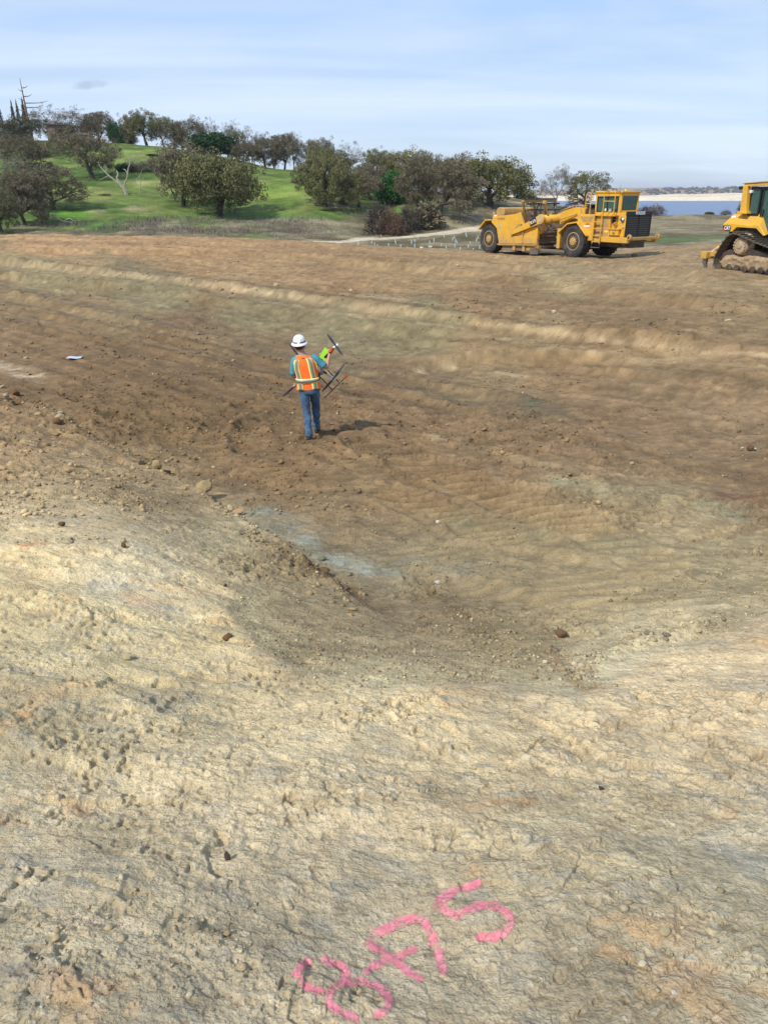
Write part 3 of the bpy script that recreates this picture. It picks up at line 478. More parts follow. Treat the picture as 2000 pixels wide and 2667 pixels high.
def land_hit(u, v, far=330.):
    d = ray(u, v); ts = np.linspace(66, far, 900); X = d[None] * ts[:, None]; b = np.where(X[:, 2] < land_base(X[:, 0], X[:, 1]))[0]
    return X[b[0]] if len(b) else X[-1]
def land_z(x, y): return float(land_base(np.array([float(x)]), np.array([float(y)]))[0])
lr = np.concatenate([np.linspace(40, 100, 60), np.exp(np.linspace(math.log(100.5), math.log(240), 230)), np.exp(np.linspace(math.log(243), math.log(900), 40))])
la = np.concatenate([np.radians(np.linspace(-100, -34, 40, endpoint=False)), np.radians(np.linspace(-34, 34, 470)), np.radians(np.linspace(34, 100, 41))[1:]])
lx, ly, lf = polar(la, lr); lz, lc = land_surface(lx, ly)
grass_mat = attr_material('meadow_grass', fine=(3.2, .30), mid=(.9, .18), coarse=(.25, .12), bump=.8, bdist=.12, rough=.95)
hill = np_mesh('hill', np.stack([lx, ly, lz], 1), lf, grass_mat, smooth=True, col=lc); tag(hill, 'green oak hill and dry meadow beyond the graded ground', kind='structure')

WZ = -20.0
wm = bpy.data.materials.new('lake_water'); wm.use_nodes = True; t = wm.node_tree; b = t.nodes['Principled BSDF']; b.inputs['Base Color'].default_value = (.035, .085, .20, 1); b.inputs['Roughness'].default_value = .22; b.inputs['IOR'].default_value = 1.33
g = t.nodes.new('ShaderNodeNewGeometry'); mp = t.nodes.new('ShaderNodeMapping'); mp.inputs['Scale'].default_value = (.02, .25, 1); n = t.nodes.new('ShaderNodeTexNoise'); n.inputs['Scale'].default_value = 1; n.inputs['Detail'].default_value = 5
t.links.new(g.outputs['Position'], mp.inputs[0]); t.links.new(mp.outputs[0], n.inputs['Vector']); bp = t.nodes.new('ShaderNodeBump'); bp.inputs['Strength'].default_value = 1; bp.inputs['Distance'].default_value = 2.2; t.links.new(n.outputs['Fac'], bp.inputs['Height']); t.links.new(bp.outputs[0], b.inputs['Normal'])
mx = t.nodes.new('ShaderNodeMixRGB'); t.links.new(n.outputs['Fac'], mx.inputs[0]); mx.inputs[1].default_value = (.03, .075, .18, 1); mx.inputs[2].default_value = (.055, .12, .26, 1); t.links.new(mx.outputs[0], b.inputs['Base Color'])
a = np.radians(np.linspace(-100, 100, 81)); r_ = np.array([60., 300, 800, 1600, 3000, 7000]); wx, wy, wf = polar(a, r_)
water = np_mesh('lake_water', np.stack([wx, wy, np.full(len(wx), WZ)], 1), wf, wm); tag(water, 'calm blue lake between the meadow and the pale far shore', kind='structure')
def shore_y(x): return 2110 + 50 * fbm(x / 700, x * 0 + 3.3, 3, 501)
def far_height(x, y):
    o = y - shore_y(x)
    beach = np.interp(x, [-1500, 0, 500, 700, 800, 950, 1200, 2500], [12, 12, 12, 12, 15, 18, 19, 19])
    top = np.interp(x, [-1500, 0, 400, 600, 760, 850, 1000, 1300, 2500], [20, 22, 22, 21, 19, 26, 30, 32, 30])
    h = WZ - 3 + 3.4 * sm(0, 12, o) + (beach - .4) * sm(0, 130, o) ** .8 + (top - beach) * sm(150, 420, o) + 6 * sm(500, 1800, o)
    return h + 2.0 * fbm(x / 60, y / 60, 4, 503) * sm(5, 120, o) + 3 * fbm(x / 300, y / 300, 3, 504) * sm(150, 400, o)
fa = np.linspace(-2600, 3400, 420); fy = np.concatenate([np.linspace(2000, 2350, 60), np.linspace(2360, 5000, 60)])
FX, FY = np.meshgrid(fa, fy); i = np.arange(FX.size).reshape(FX.shape); ff = np.stack([i[:-1, :-1], i[:-1, 1:], i[1:, 1:], i[1:, :-1]], -1).reshape(-1, 4)
fx, fyy = FX.ravel(), FY.ravel(); fz = far_height(fx, fyy); o_ = fyy - shore_y(fx)
n1 = fbm(fx / 50, fyy / 30, 4, 505); w = sm(135, 175, o_ + 25 * n1)[:, None]
cc = lin((222, 206, 178)) * (1 - w) + lin((150, 130, 104)) * w; bnd = (sm(.15, .4, fbm(fx / 140, fyy / 14, 3, 506)) * .5 * sm(30, 60, o_))[:, None] * (1 - w); cc = cc * (1 - bnd) + lin((186, 160, 134)) * bnd
shore_mat = attr_material('far_shore_sand', fine=(.08, .12), mid=(.02, .08), coarse=(.01, .05), bump=.2, bdist=.8, rough=.95)
far = np_mesh('far_shore', np.stack([fx, fyy, fz], 1), ff, shore_mat, smooth=True, col=np.clip(cc * 1.0 + .05 * n1[:, None] * cc, 0, .8)); tag(far, 'pale drawdown bank and low hills across the lake', kind='structure')

# ------------------------------------------------------------------ trees
def tube_np(V, F, pts, rads, k=5):
    b0 = len(V); prev = None
    for i, (p, r) in enumerate(zip(pts, rads)):
        d = (pts[min(i + 1, len(pts) - 1)] - pts[max(i - 1, 0)]); d = d / (np.linalg.norm(d) + 1e-9)
        u = np.cross(d, [0.3, .9, .1]); u /= np.linalg.norm(u) + 1e-9; w = np.cross(d, u)
        for j in range(k):
            a = 2 * math.pi * j / k; V.append(p + r * (math.cos(a) * u + math.sin(a) * w))
        if i:
            for j in range(k): F.append((b0 + (i - 1) * k + j, b0 + (i - 1) * k + (j + 1) % k, b0 + i * k + (j + 1) % k, b0 + i * k + j))
def skeleton(rs, height=1.0, spread=.5, trunk=.22, levels=4, lean=(0, 0), droop=.0, up=.5, r0=.035, nfork=(3, 4), squat=1.0):
    """unit-height tree: returns branch polylines with radii and the tips"""
    br, tips = [], []
    def grow(p, d, ln, r, lv):
        n = 4; pts = [p]; rr = [r]; q = p.copy(); dd = d.copy()
        for i in range(n):
            dd = dd + rs.normal(0, .16, 3) + np.array([0, 0, (.10 * up if lv < levels - 1 else -.22 * droop)]); dd /= np.linalg.norm(dd)
            q = q + dd * ln / n; pts.append(q.copy()); rr.append(r * (1 - .5 * (i + 1) / n))
        br.append((pts, rr, lv))
        if lv >= levels: tips.append((q, dd)); return
        k = rs.integers(nfork[0], nfork[1] + 1)
        ph = rs.uniform(0, 6.28)
        for j in range(k):
            a = ph + 6.28 * j / k + rs.normal(0, .3); tilt = rs.uniform(.45, 1.0) * (1.15 if lv == 0 else 1)
            u = np.cross(dd, [.2, .1, .95]) if abs(dd[2]) < .9 else np.array([1., 0, 0]); u /= np.linalg.norm(u); w = np.cross(dd, u)
            nd = dd * math.cos(tilt) + (u * math.cos(a) + w * math.sin(a)) * math.sin(tilt); nd[2] = nd[2] * squat + .12 * up; nd /= np.linalg.norm(nd)
            base = pts[-1] if j < 2 else pts[rs.integers(2, 4)]
            grow(base, nd, ln * rs.uniform(.62, .88) * (1.15 if lv == 0 else 1), r * rs.uniform(.45, .62), lv + 1)
    grow(np.zeros(3), np.array([lean[0], lean[1], 1.0]), trunk, r0, 0)
    return br, tips
def make_tree_meshes(name, seed, leaf, per_tip, size, clump, bark, leaf_shape='leaf', levels=4, fill=0, low=.18, twk=.06, **kw):
    rs = np.random.default_rng(seed); br, tips = skeleton(rs, levels=levels, **kw)
    allp = np.array([p for b in br for p in b[0]]); top = allp[:, 2].max() + clump * .8; wid = np.percentile(np.hypot(allp[:, 0], allp[:, 1]), 98) + clump * .7
    sx = .5 / wid; sz = 1 / top
    V, F = [], []
    for pts, rr, lv in br:
        if lv <= (3 if leaf_shape != 'twig' else 9): tube_np(V, F, [np.array(p) for p in pts], rr, 6 if lv < 2 else 4)
    V = np.array(V)
    C0 = np.array([t_[0] for t_ in tips]); D0 = np.array([t_[1] for t_ in tips])
    if fill:                                   # outer sprays that close the dome between the limbs
        g = rs.normal(0, 1, (fill, 3)); g[:, 2] = g[:, 2] * .8 + .25; g /= np.linalg.norm(g, axis=1)[:, None]; c0 = np.array([0, 0, (top + low * top) / 2]); az_ = np.arctan2(g[:, 1], g[:, 0])
        lump = 1 + .13 * np.sin(3 * az_ + seed) + .10 * np.sin(5 * az_ + 4 * g[:, 2] + seed * 2)
        Cf = c0 + g * np.array([wid * .80, wid * .80, (top - low * top) / 2 * .90]) * (lump * rs.uniform(.62, 1.0, fill))[:, None]; C0 = np.r_[C0, Cf]; D0 = np.r_[D0, g]
    n = rs.poisson(per_tip, len(C0)); idx = np.repeat(np.arange(len(C0)), n); m = len(idx)
    cl = (clump * rs.uniform(.6, 1.2, len(C0)))[idx]; g = rs.normal(0, 1, (m, 3)); g /= np.linalg.norm(g, axis=1)[:, None]
    q = (C0 + rs.normal(0, clump * .25, C0.shape))[idx] + g * (cl * rs.uniform(.3, 1, m) ** .6)[:, None] * np.array([1, 1, .75]); dr_ = kw.get('droop', 0)
    if leaf_shape == 'twig':
        d = g + D0[idx] * .8 + np.array([0, 0, -.5 * dr_]); d /= np.linalg.norm(d, axis=1)[:, None]; s = (size * rs.uniform(.7, 1.5, m))[:, None]; w = np.cross(d, rs.normal(0, 1, (m, 3))); w *= s * twk / (np.linalg.norm(w, axis=1)[:, None] + 1e-9)
        LV = np.stack([q - w, q + w, q + d * s], 1).reshape(-1, 3); k_ = 3
    else:
        s = (size * rs.uniform(.6, 1.3, m))[:, None]; d = rs.normal(0, 1, (m, 3)) + np.array([0, 0, -1.2 * dr_]); d /= np.linalg.norm(d, axis=1)[:, None]; w = np.cross(d, g + rs.normal(0, .5, (m, 3))); w /= np.linalg.norm(w, axis=1)[:, None] + 1e-9; asp = .30 if dr_ > .5 else .5
        LV = np.stack([q - d * s * .5, q + w * s * asp, q + d * s * .5, q - w * s * asp], 1).reshape(-1, 3); k_ = 4
    R_ = np.hypot(LV[:, 0], LV[:, 1]); ex = (np.percentile(LV[:, 0], 97.5) - np.percentile(LV[:, 0], 2.5) + np.percentile(LV[:, 1], 97.5) - np.percentile(LV[:, 1], 2.5)) / 2; cx_ = np.median(LV[:, :2], axis=0) * .6
    tz = np.percentile(LV[:, 2], 99.3); keep = LV.reshape(-1, k_, 3)[:, 0, 2] > .02; LV = LV.reshape(-1, k_, 3)[keep].reshape(-1, 3)
    f1 = 1 / ex; f2 = 1 / tz
    V[:, :2] *= f1; V[:, 2] *= f2; LV[:, :2] *= f1; LV[:, 2] *= f2; sh_ = np.clip(V[:, 2:3] / .4, 0, 1) * cx_ * f1; V[:, :2] -= sh_; LV[:, :2] -= cx_ * f1; V[:, 2] -= .02
    trunk = bpy.data.meshes.new(name + '_trunk'); trunk.from_pydata(V.tolist(), [], F); trunk.materials.append(bark)
    LF = np.arange(len(LV)).reshape(-1, k_); o = np_mesh('tmp', LV, LF, leaf); crown = o.data; crown.name = name + '_crown'; bpy.data.objects.remove(o)
    return trunk, crown
def leaf_mat(name, c, c2, var_scale=2.2):
    m = material(name, c, rough=.85, var=.25, scale=var_scale, col2=c2, spec=.2); return m
BARK = material('oak_bark', (.070, .055, .040), rough=.95, var=.3, scale=4)
BARKP = material('pale_bark', (.20, .18, .15), rough=.95, var=.25, scale=4)
DEADW = material('bleached_deadwood', (.34, .30, .24), rough=.9, var=.2, scale=5)
REDW = material('reddish_deadwood', (.16, .085, .065), rough=.9, var=.2, scale=5)
LOL = leaf_mat('olive_spring_leaves', (.122, .122, .048), (.205, .195, .082)); LBR = leaf_mat('brown_budding_twigs', (.140, .116, .070), (.220, .185, .115)); LGR = leaf_mat('grey_bare_twigs', (.180, .155, .120), (.26, .225, .18))
LEV = leaf_mat('evergreen_leaves', (.020, .055, .020), (.045, .105, .032)); LBG = leaf_mat('bright_evergreen_leaves', (.028, .095, .020), (.050, .150, .030)); LDK = leaf_mat('dark_olive_leaves', (.080, .082, .042), (.140, .130, .066)); LYE = leaf_mat('yellow_olive_leaves', (.165, .150, .055), (.260, .230, .090))
PROTO = {
 'olive': [make_tree_meshes('olive_oak', 21 + i, LOL, 50, .018, .060, BARK, trunk=.24, squat=.8, droop=.7, fill=100, low=.28) for i in range(3)],
 'weep': [make_tree_meshes('drooping_oak', 41 + i, LOL, 62, .018, .058, BARK, trunk=.20, squat=.66, droop=1.2, fill=210, low=.12) for i in range(3)],
 'brown': [make_tree_meshes('brown_oak', 61 + i, LBR, 74, .026, .058, BARK, leaf_shape='twig', trunk=.24, squat=.74, droop=.8, fill=150, low=.22, twk=.12) for i in range(3)],
 'brownleaf': [make_tree_meshes('budding_oak', 71 + i, LBR, 56, .017, .058, BARK, trunk=.24, squat=.72, droop=.8, fill=150, low=.22) for i in range(3)],
 'bare': [make_tree_meshes('bare_oak', 81 + i, LGR, 22, .034, .045, BARKP, leaf_shape='twig', trunk=.30, squat=.95, droop=.1, nfork=(3, 3), levels=5, r0=.030, fill=0, low=.45, twk=.10) for i in range(3)],
 'dark': [make_tree_meshes('dark_oak', 91 + i, LDK, 52, .018, .065, BARK, trunk=.20, squat=.75, droop=.6, fill=110, low=.16) for i in range(2)],
 'yellow': [make_tree_meshes('yellow_oak', 95, LYE, 62, .016, .060, BARK, trunk=.22, squat=.8, droop=.6, fill=80, low=.28)],
 'ever': [make_tree_meshes('evergreen_oak', 101 + i, LEV, 56, .022, .085, BARK, trunk=.10, squat=.8, droop=.2, fill=150, low=.05) for i in range(2)],
 'bright': [make_tree_meshes('bright_evergreen', 105, LBG, 56, .022, .085, BARK, trunk=.10, squat=.8, droop=.2, fill=150, low=.05)],
}
def conifer_mesh(seed, leaf, bark):
    rs = np.random.default_rng(seed); V, F = [], []; tube_np(V, F, [np.array([0, 0, z]) for z in (-.02, .4, .8, 1)], [.03, .02, .01, .003], 6)
    tr = bpy.data.meshes.new('conifer_trunk'); tr.from_pydata([list(v) for v in V], [], F); tr.materials.append(bark); LV, LF = [], []
    for i in range(190):
        z = rs.uniform(.10, .98); R = .5 * (1 - z) ** .8 * rs.uniform(.55, 1.1) + .03; a = rs.uniform(0, 6.28)
        for k in range(9):
            t_ = rs.uniform(.15, 1); q = np.array([R * t_ * math.cos(a), R * t_ * math.sin(a), z - .10 * t_ + rs.normal(0, .012)]) + rs.normal(0, .012, 3); d = rs.normal(0, 1, 3); d /= np.linalg.norm(d); w = np.cross(d, rs.normal(0, 1, 3)); w /= np.linalg.norm(w); s = .045
            b0 = len(LV); LV += [q - d * s * .6, q + w * s * .4, q + d * s * .6, q - w * s * .4]; LF.append((b0, b0 + 1, b0 + 2, b0 + 3))
    cr_ = bpy.data.meshes.new('conifer_crown'); cr_.from_pydata([list(v) for v in LV], [], LF); cr_.materials.append(leaf); return tr, cr_
PROTO['conifer'] = [conifer_mesh(5, LEV, BARK), conifer_mesh(6, LDK, BARK)]
def shrub_mesh(name, seed, leaf, twig=True):
    rs = np.random.default_rng(seed); V, F, LV, LF = [], [], [], []
    for i in range(26):
        a = rs.uniform(0, 6.28); tl = rs.uniform(.1, .8); d = np.array([math.cos(a) * tl, math.sin(a) * tl, 1.]); ln = rs.uniform(.5, .9) * (1 - .35 * tl)
        p = np.array([rs.normal(0, .07), rs.normal(0, .07), -.03]); pts = [p, p + d * ln * .5 + rs.normal(0, .03, 3), p + d * ln]; tube_np(V, F, pts, [.012, .008, .003], 4)
    for i in range(1700):
        g = rs.normal(0, 1, 3); g[2] = abs(g[2]); g /= np.linalg.norm(g); lump = 1 + .16 * math.sin(5 * math.atan2(g[1], g[0]) + seed) + .1 * math.sin(9 * g[2] + 2 * g[0] * 5)
        q = g * np.array([.46, .46, .92]) * lump * rs.uniform(.35, 1) ** .5; d = g + rs.normal(0, .6, 3) + [0, 0, .4]; d /= np.linalg.norm(d); w = np.cross(d, rs.normal(0, 1, 3)); w /= np.linalg.norm(w); s = .11 * rs.uniform(.6, 1.3); k = .10 if twig else .35
        b0 = len(LV)
        if twig: LV += [q - w * s * k, q + w * s * k, q + d * s]; LF.append((b0, b0 + 1, b0 + 2))
        else: LV += [q - d * s * .4, q + w * s * k, q + d * s * .4, q - w * s * k]; LF.append((b0, b0 + 1, b0 + 2, b0 + 3))
    tr = bpy.data.meshes.new(name + '_stems'); tr.from_pydata([list(v) for v in V], [], F); tr.materials.append(BARK); c = bpy.data.meshes.new(name); c.from_pydata([list(v) for v in LV], [], LF); c.materials.append(leaf); return tr, c
LPU = leaf_mat('purple_brown_twigs', (.060, .045, .042), (.100, .078, .070)); LRD = leaf_mat('reddish_twigs', (.150, .080, .055), (.200, .115, .080)); LGB = leaf_mat('grey_brush_twigs', (.16, .135, .12), (.22, .19, .165))
PROTO['shrub_purple'] = [shrub_mesh('purple_brush', 3, LPU)]; PROTO['shrub_red'] = [shrub_mesh('red_brush', 4, LRD)]; PROTO['shrub_grey'] = [shrub_mesh('grey_brush', 5, LGB), shrub_mesh('grey_brush_b', 6, LGB)]; PROTO['shrub_olive'] = [shrub_mesh('olive_brush', 7, LBR, False)]; PROTO['shrub_green'] = [shrub_mesh('green_brush', 8, LEV, False)]; PROTO['shrub_dark'] = [shrub_mesh('dark_brush', 9, LDK, False)]
def put_tree(kind, idx, u, vtop, vbase, wpx, Y, label, cat='tree', group='oaks on the hill', name=None, z=None):
    p = at(u, vbase, Y); x = p[0]; zg = land_z(x, Y) if z is None else z; top = at(u, vtop, Y)[2]; h = max(top - zg, .3)
    w = wpx / 2000 * (Y * FW[1] + zg * FW[2]); ms = PROTO[kind][idx % len(PROTO[kind])]
    nm = name or {'conifer': 'conifer'}.get(kind, 'shrub' if kind.startswith('shrub') else ('evergreen_tree' if kind in ('ever', 'bright') else 'oak_tree'))
    e = empty(nm, (x, Y, zg), random.uniform(0, 6.28), label, cat, group)
    for k, m in (('trunk' if not kind.startswith('shrub') else 'stems', ms[0]), ('crown' if not kind.startswith('shrub') else 'foliage', ms[1])):
        o = bpy.data.objects.new(k, m); COL.objects.link(o); o.parent = e
    k_ = 1.06 if kind.startswith('shrub') or kind == 'conifer' else 1.13
    e.scale = (w * k_, w * k_, h * 1.0)
    return e
T = [
 ('dark',0,8,498,612,85,104,'dark olive oak cut by the left edge of the photo, lowest of the left cluster'),
 ('brown',0,72,450,606,115,112,'brown oak with leaning dark trunk, lowest on the hill behind the left dirt edge'),
 ('brownleaf',0,140,432,552,140,125,'broad brown oak with straight grey trunk low on the left slope'),
 ('bare',0,22,380,490,120,150,'grey bare oak at the left edge, halfway up the hill'),
 ('brown',1,72,357,470,115,170,'brown bare oak behind and above the leaning oak at left'),
 ('brown',2,132,375,455,90,185,'dull brown oak below the house at left'),
 ('brownleaf',1,242,340,458,132,160,'spreading olive brown oak with forked dark trunk, alone on the grass right of the house'),
 ('conifer',0,14,261,385,34,224,'dark conifer at the far left edge of the ridge'),
 ('conifer',1,45,257,360,26,228,'thin brownish conifer left of the tall dead pine'),
 ('conifer',1,58,256,360,24,230,'narrow conifer between two others beside the tall dead pine'),
 ('conifer',1,74,251,360,30,230,'pointed conifer touching the tall dead pine from the left'),
 ('dark',1,64,300,380,90,205,'round dark olive oak under the conifers, left of the house'),
 ('dark',0,20,340,420,90,190,'dark olive oak under the leftmost conifer'),
 ('bare',1,128,272,368,74,222,'grey bare oak rising directly over the house'),
 ('bare',2,178,280,366,92,224,'wide bare oak right of the house on the skyline'),
 ('dark',1,172,318,366,70,216,'low dark oak crown beside the house deck'),
 ('brown',0,256,293,372,78,224,'reddish bare oak on the skyline right of the house, with mistletoe clumps'),
 ('ever',0,301,324,374,28,220,'small dark evergreen on the skyline, left one of the pair'),
 ('ever',1,326,332,374,38,219,'flat topped dark evergreen on the skyline, right one of the pair'),
 ('olive',0,385,289,392,80,213,'tall open olive leaved oak on the skyline above the dead snag'),
 ('olive',1,430,305,392,60,212,'olive oak with slim trunk, right neighbour of the tall open one on the skyline'),
 ('brown',1,490,312,388,72,212,'brownish oak on the skyline left of the dark green thicket'),
 ('bare',0,520,300,392,48,214,'slender pale bare tree rising behind the dark green thicket'),
 ('bare',1,552,306,392,36,214,'second slender bare tree behind the dark green thicket'),
 ('ever',0,560,349,412,86,200,'large dark green thicket tree on the crest of the hill'),
 ('bare',2,594,317,408,62,208,'bare oak on the skyline right of the dark green thicket'),
 ('olive',2,615,340,410,50,206,'small olive oak with two leaning trunks right of the dark green thicket'),
 ('bare',0,658,329,424,48,204,'thin bare tree standing in the skyline gap left of the bare grove'),
 ('brown',2,692,352,454,72,196,'leftmost brown tree of the bare grove on the green crest'),
 ('bare',1,716,353,452,58,197,'grey tree second from the left in the bare grove on the crest'),
 ('brown',0,742,350,453,62,196,'brown tree in the middle of the bare grove on the crest'),
 ('bare',2,767,344,446,52,199,'tallest grey tree at the right end of the bare grove'),
 ('bare',0,800,366,450,62,200,'bare oak right of the grove, in front of the sky gaps'),
 ('brown',1,832,361,452,64,198,'brown bare oak directly left above the big olive oaks'),
 ('olive',0,838,378,486,88,165,'yellowish olive oak, upper of the two stacked left of centre'),
 ('weep',0,848,410,530,128,136,'big olive brown oak with hanging branches at the centre foot of the hill'),
 ('bare',1,910,369,462,74,192,'grey bare oak with sky showing through, right above the big centre oak'),
 ('brown',2,935,446,532,92,140,'grey brown drooping oak right of the big centre oak'),
 ('weep',1,572,406,553,165,128,'largest weeping olive oak at the foot of the green hill'),
 ('brownleaf',2,478,372,550,128,135,'brownish weeping oak with bare trunk, touching the largest weeping oak from the left'),
 ('olive',1,985,388,505,78,168,'olive oak on the skyline right of the sky gaps'),
 ('yellow',0,1058,390,510,108,166,'yellowish olive oak on the skyline behind the bright evergreen'),
 ('brown',0,962,432,534,86,150,'brown grey oak left of the bright evergreen'),
 ('bright',0,1026,450,524,68,146,'bright green evergreen tree between the brown oaks'),
 ('brown',1,1148,403,550,158,130,'biggest brown oak with tall pale trunk above the green strip'),
 ('brown',2,1088,438,545,96,133,'brown oak with thin hanging twigs, left neighbour of the biggest brown oak'),
 ('bare',2,1215,403,512,66,175,'bare grey oak on the skyline behind the biggest brown oak'),
 ('weep',2,1275,414,526,170,150,'wide domed olive brown oak at the right end of the tree line'),
 ('bare',0,1300,407,512,62,176,'bare crown sticking out above the domed oak'),
 ('bare',1,1338,413,515,42,176,'small bare tree at the right edge of the domed oak'),
 ('bare',2,1446,431,545,70,168,'round bare grey oak standing alone against the sky behind the scraper'),
 ('olive',2,1521,447,552,92,166,'olive leaved oak against the sky just left of the scraper cab'),
]
T += [('brown',0,640,372,452,60,198,'low brown oak between the thin bare tree and the bare grove'),('dark',0,880,400,478,80,182,'dark olive oak filling the gap right of the stacked olive oak'),('brown',1,1010,396,506,80,172,'brown oak behind the bright evergreen on the skyline'),
 ('dark',1,1120,402,512,90,168,'dark olive oak behind the biggest brown oak'),('brown',2,1185,412,525,90,160,'brown oak filling in left of the domed oak'),('brown',1,350,300,390,50,216,'small brown oak left of the tall open oak on the skyline'),('brown',2,455,318,392,60,212,'brown oak between the slim olive oak and the thicket')]
for q in T: put_tree(*q)
SH = [('shrub_purple',0,985,517,580,80,118,'dark purple brown brush heap at the foot of the brown oaks'),('shrub_red',0,1020,535,580,68,117,'reddish brown brush heap beside the dark purple one'),('shrub_purple',0,1064,530,577,60,119,'dark brush heap right of the reddish one'),
 ('shrub_olive',0,1112,522,566,88,122,'olive brown bush under the biggest brown oak'),('shrub_green',0,1368,504,520,66,178,'low dark green bush on the crest right of the domed oak'),('shrub_green',0,326,424,442,52,168,'low dark green bush left of the grey brush on the hill'),
 ('shrub_grey',0,350,420,442,50,168,'grey leafless brush, left part of the patch on the hill'),('shrub_grey',1,384,416,440,56,168,'grey leafless brush, right part of the patch on the hill'),('shrub_dark',0,400,406,416,36,188,'small dark bush near the crest above the grey brush'),
 ('shrub_grey',0,277,516,532,34,140,'small grey brush mound left of the dead snag'),('shrub_olive',0,772,470,492,30,165,'small brown bush on the green slope left of the centre oaks'),
 ('shrub_grey',1,1708,530,564,46,160,'reddish grey leafless bush by the lake, right of the scraper'),('shrub_purple',0,1680,534,564,46,163,'dull leafless bush by the lake just behind the scraper grille'),('shrub_dark',0,1846,551,563,26,160,'low dark bush on the shore crest left of the bulldozer'),
 ('shrub_grey',0,1888,545,563,30,161,'thin grey brush on the shore crest close to the bulldozer'),('shrub_purple',0,1932,520,562,34,158,'tall dark leafless bush behind the bulldozer post')]
for q in SH: put_tree(*q, cat='bush', group='bushes on the hill and shore')
# dry brush drifts at the foot of the hill: uncountable
def drift(name, spots, n, s, mat, label, seed):
    rs = np.random.default_rng(seed); P = []
    for (u0, v0, u1, v1, wd) in spots:
        a0, a1 = land_hit(u0, v0), land_hit(u1, v1); k = int(n * np.hypot(*(a1 - a0)[:2]) / 10)
        t_ = rs.uniform(0, 1, k); q = a0[None, :2] + (a1 - a0)[None, :2] * t_[:, None] + rs.normal(0, wd, (k, 2)); P.append(q)
    P = np.concatenate(P); z = land_base(P[:, 0], P[:, 1]); B = np.c_[P, z]; k = len(B); sc = s * rs.uniform(.5, 1.3, k) * (.6 + .8 * vnoise(P[:, 0] / 2, P[:, 1] / 2, 9)); a = rs.uniform(0, 6.28, k); w = np.c_[np.cos(a), np.sin(a), np.zeros(k)] * (sc * .07)[:, None]; top = B + np.c_[rs.normal(0, .35, (k, 2)) * sc[:, None], sc]
    V = np.stack([B - w, B + w, top], 1).reshape(-1, 3); F = np.arange(3 * k).reshape(-1, 3); o = np_mesh(name, V, F, mat); tag(o, label, 'dry brush', kind='stuff')
drift('dry_brush', [(80,590,215,588,1.3),(250,602,420,575,1.6),(400,578,560,572,1.8),(300,605,640,600,2.2),(560,580,820,575,1.6),(650,605,850,600,2.),(900,560,985,560,1.3),(1130,528,1330,512,1.6),(1050,570,1230,545,1.5),(1230,520,1420,520,1.5)], 900, .42, LGB, 'pale grey leafless brush along the foot of the hill', 77)
drift('meadow_grass_tufts', [(860,600,1240,585,6),(1450,600,2000,590,7),(400,612,900,618,3),(1700,575,2000,575,5)], 160, .35, material('dry_grass_blades', (.30, .25, .15), rough=.9, var=.3), 'dry grass tufts over the flat meadow', 78)

# far woodland across the lake
rs = np.random.default_rng(5); V, F = [], []
for i in range(900):
    x = rs.uniform(-300, 2000); y = float(shore_y(np.array([x]))[0]) + rs.uniform(165, 480); x0 = x
    if x < 760 and rs.random() < .45: continue
    z = float(far_height(np.array([x]), np.array([y]))[0]); s = rs.uniform(2.5, 6.5) * (1.0 if x > 760 else .6); b0 = len(V)
    for j in range(3):
        for k in range(8):
            a = k / 8 * 6.28; rr = s * (1.1, 1.3, .5)[j] * rs.uniform(.7, 1.25); V.append((x + rr * math.cos(a), y + rr * math.sin(a), z + s * (-.1, .6, 1.15)[j] * rs.uniform(.85, 1.15)))
    for j in range(2):
        for k in range(8): F.append((b0 + j * 8 + k, b0 + j * 8 + (k + 1) % 8, b0 + (j + 1) * 8 + (k + 1) % 8, b0 + (j + 1) * 8 + k))
    V.append((x, y, z + s * 1.3)); 
    for k in range(4): F.append((b0 + 16 + 2 * k, b0 + 16 + 2 * k + 1, b0 + 16 + (2 * k + 2) % 8, len(V) - 1))
me = bpy.data.meshes.new('far_woodland'); me.from_pydata(V, [], F); fw = link_mesh('far_woodland', me, material('far_woodland', (.095, .09, .085), rough=.95, var=.3, scale=.02)); tag(fw, 'dark trees on the low hills across the lake', 'woodland', kind='stuff')

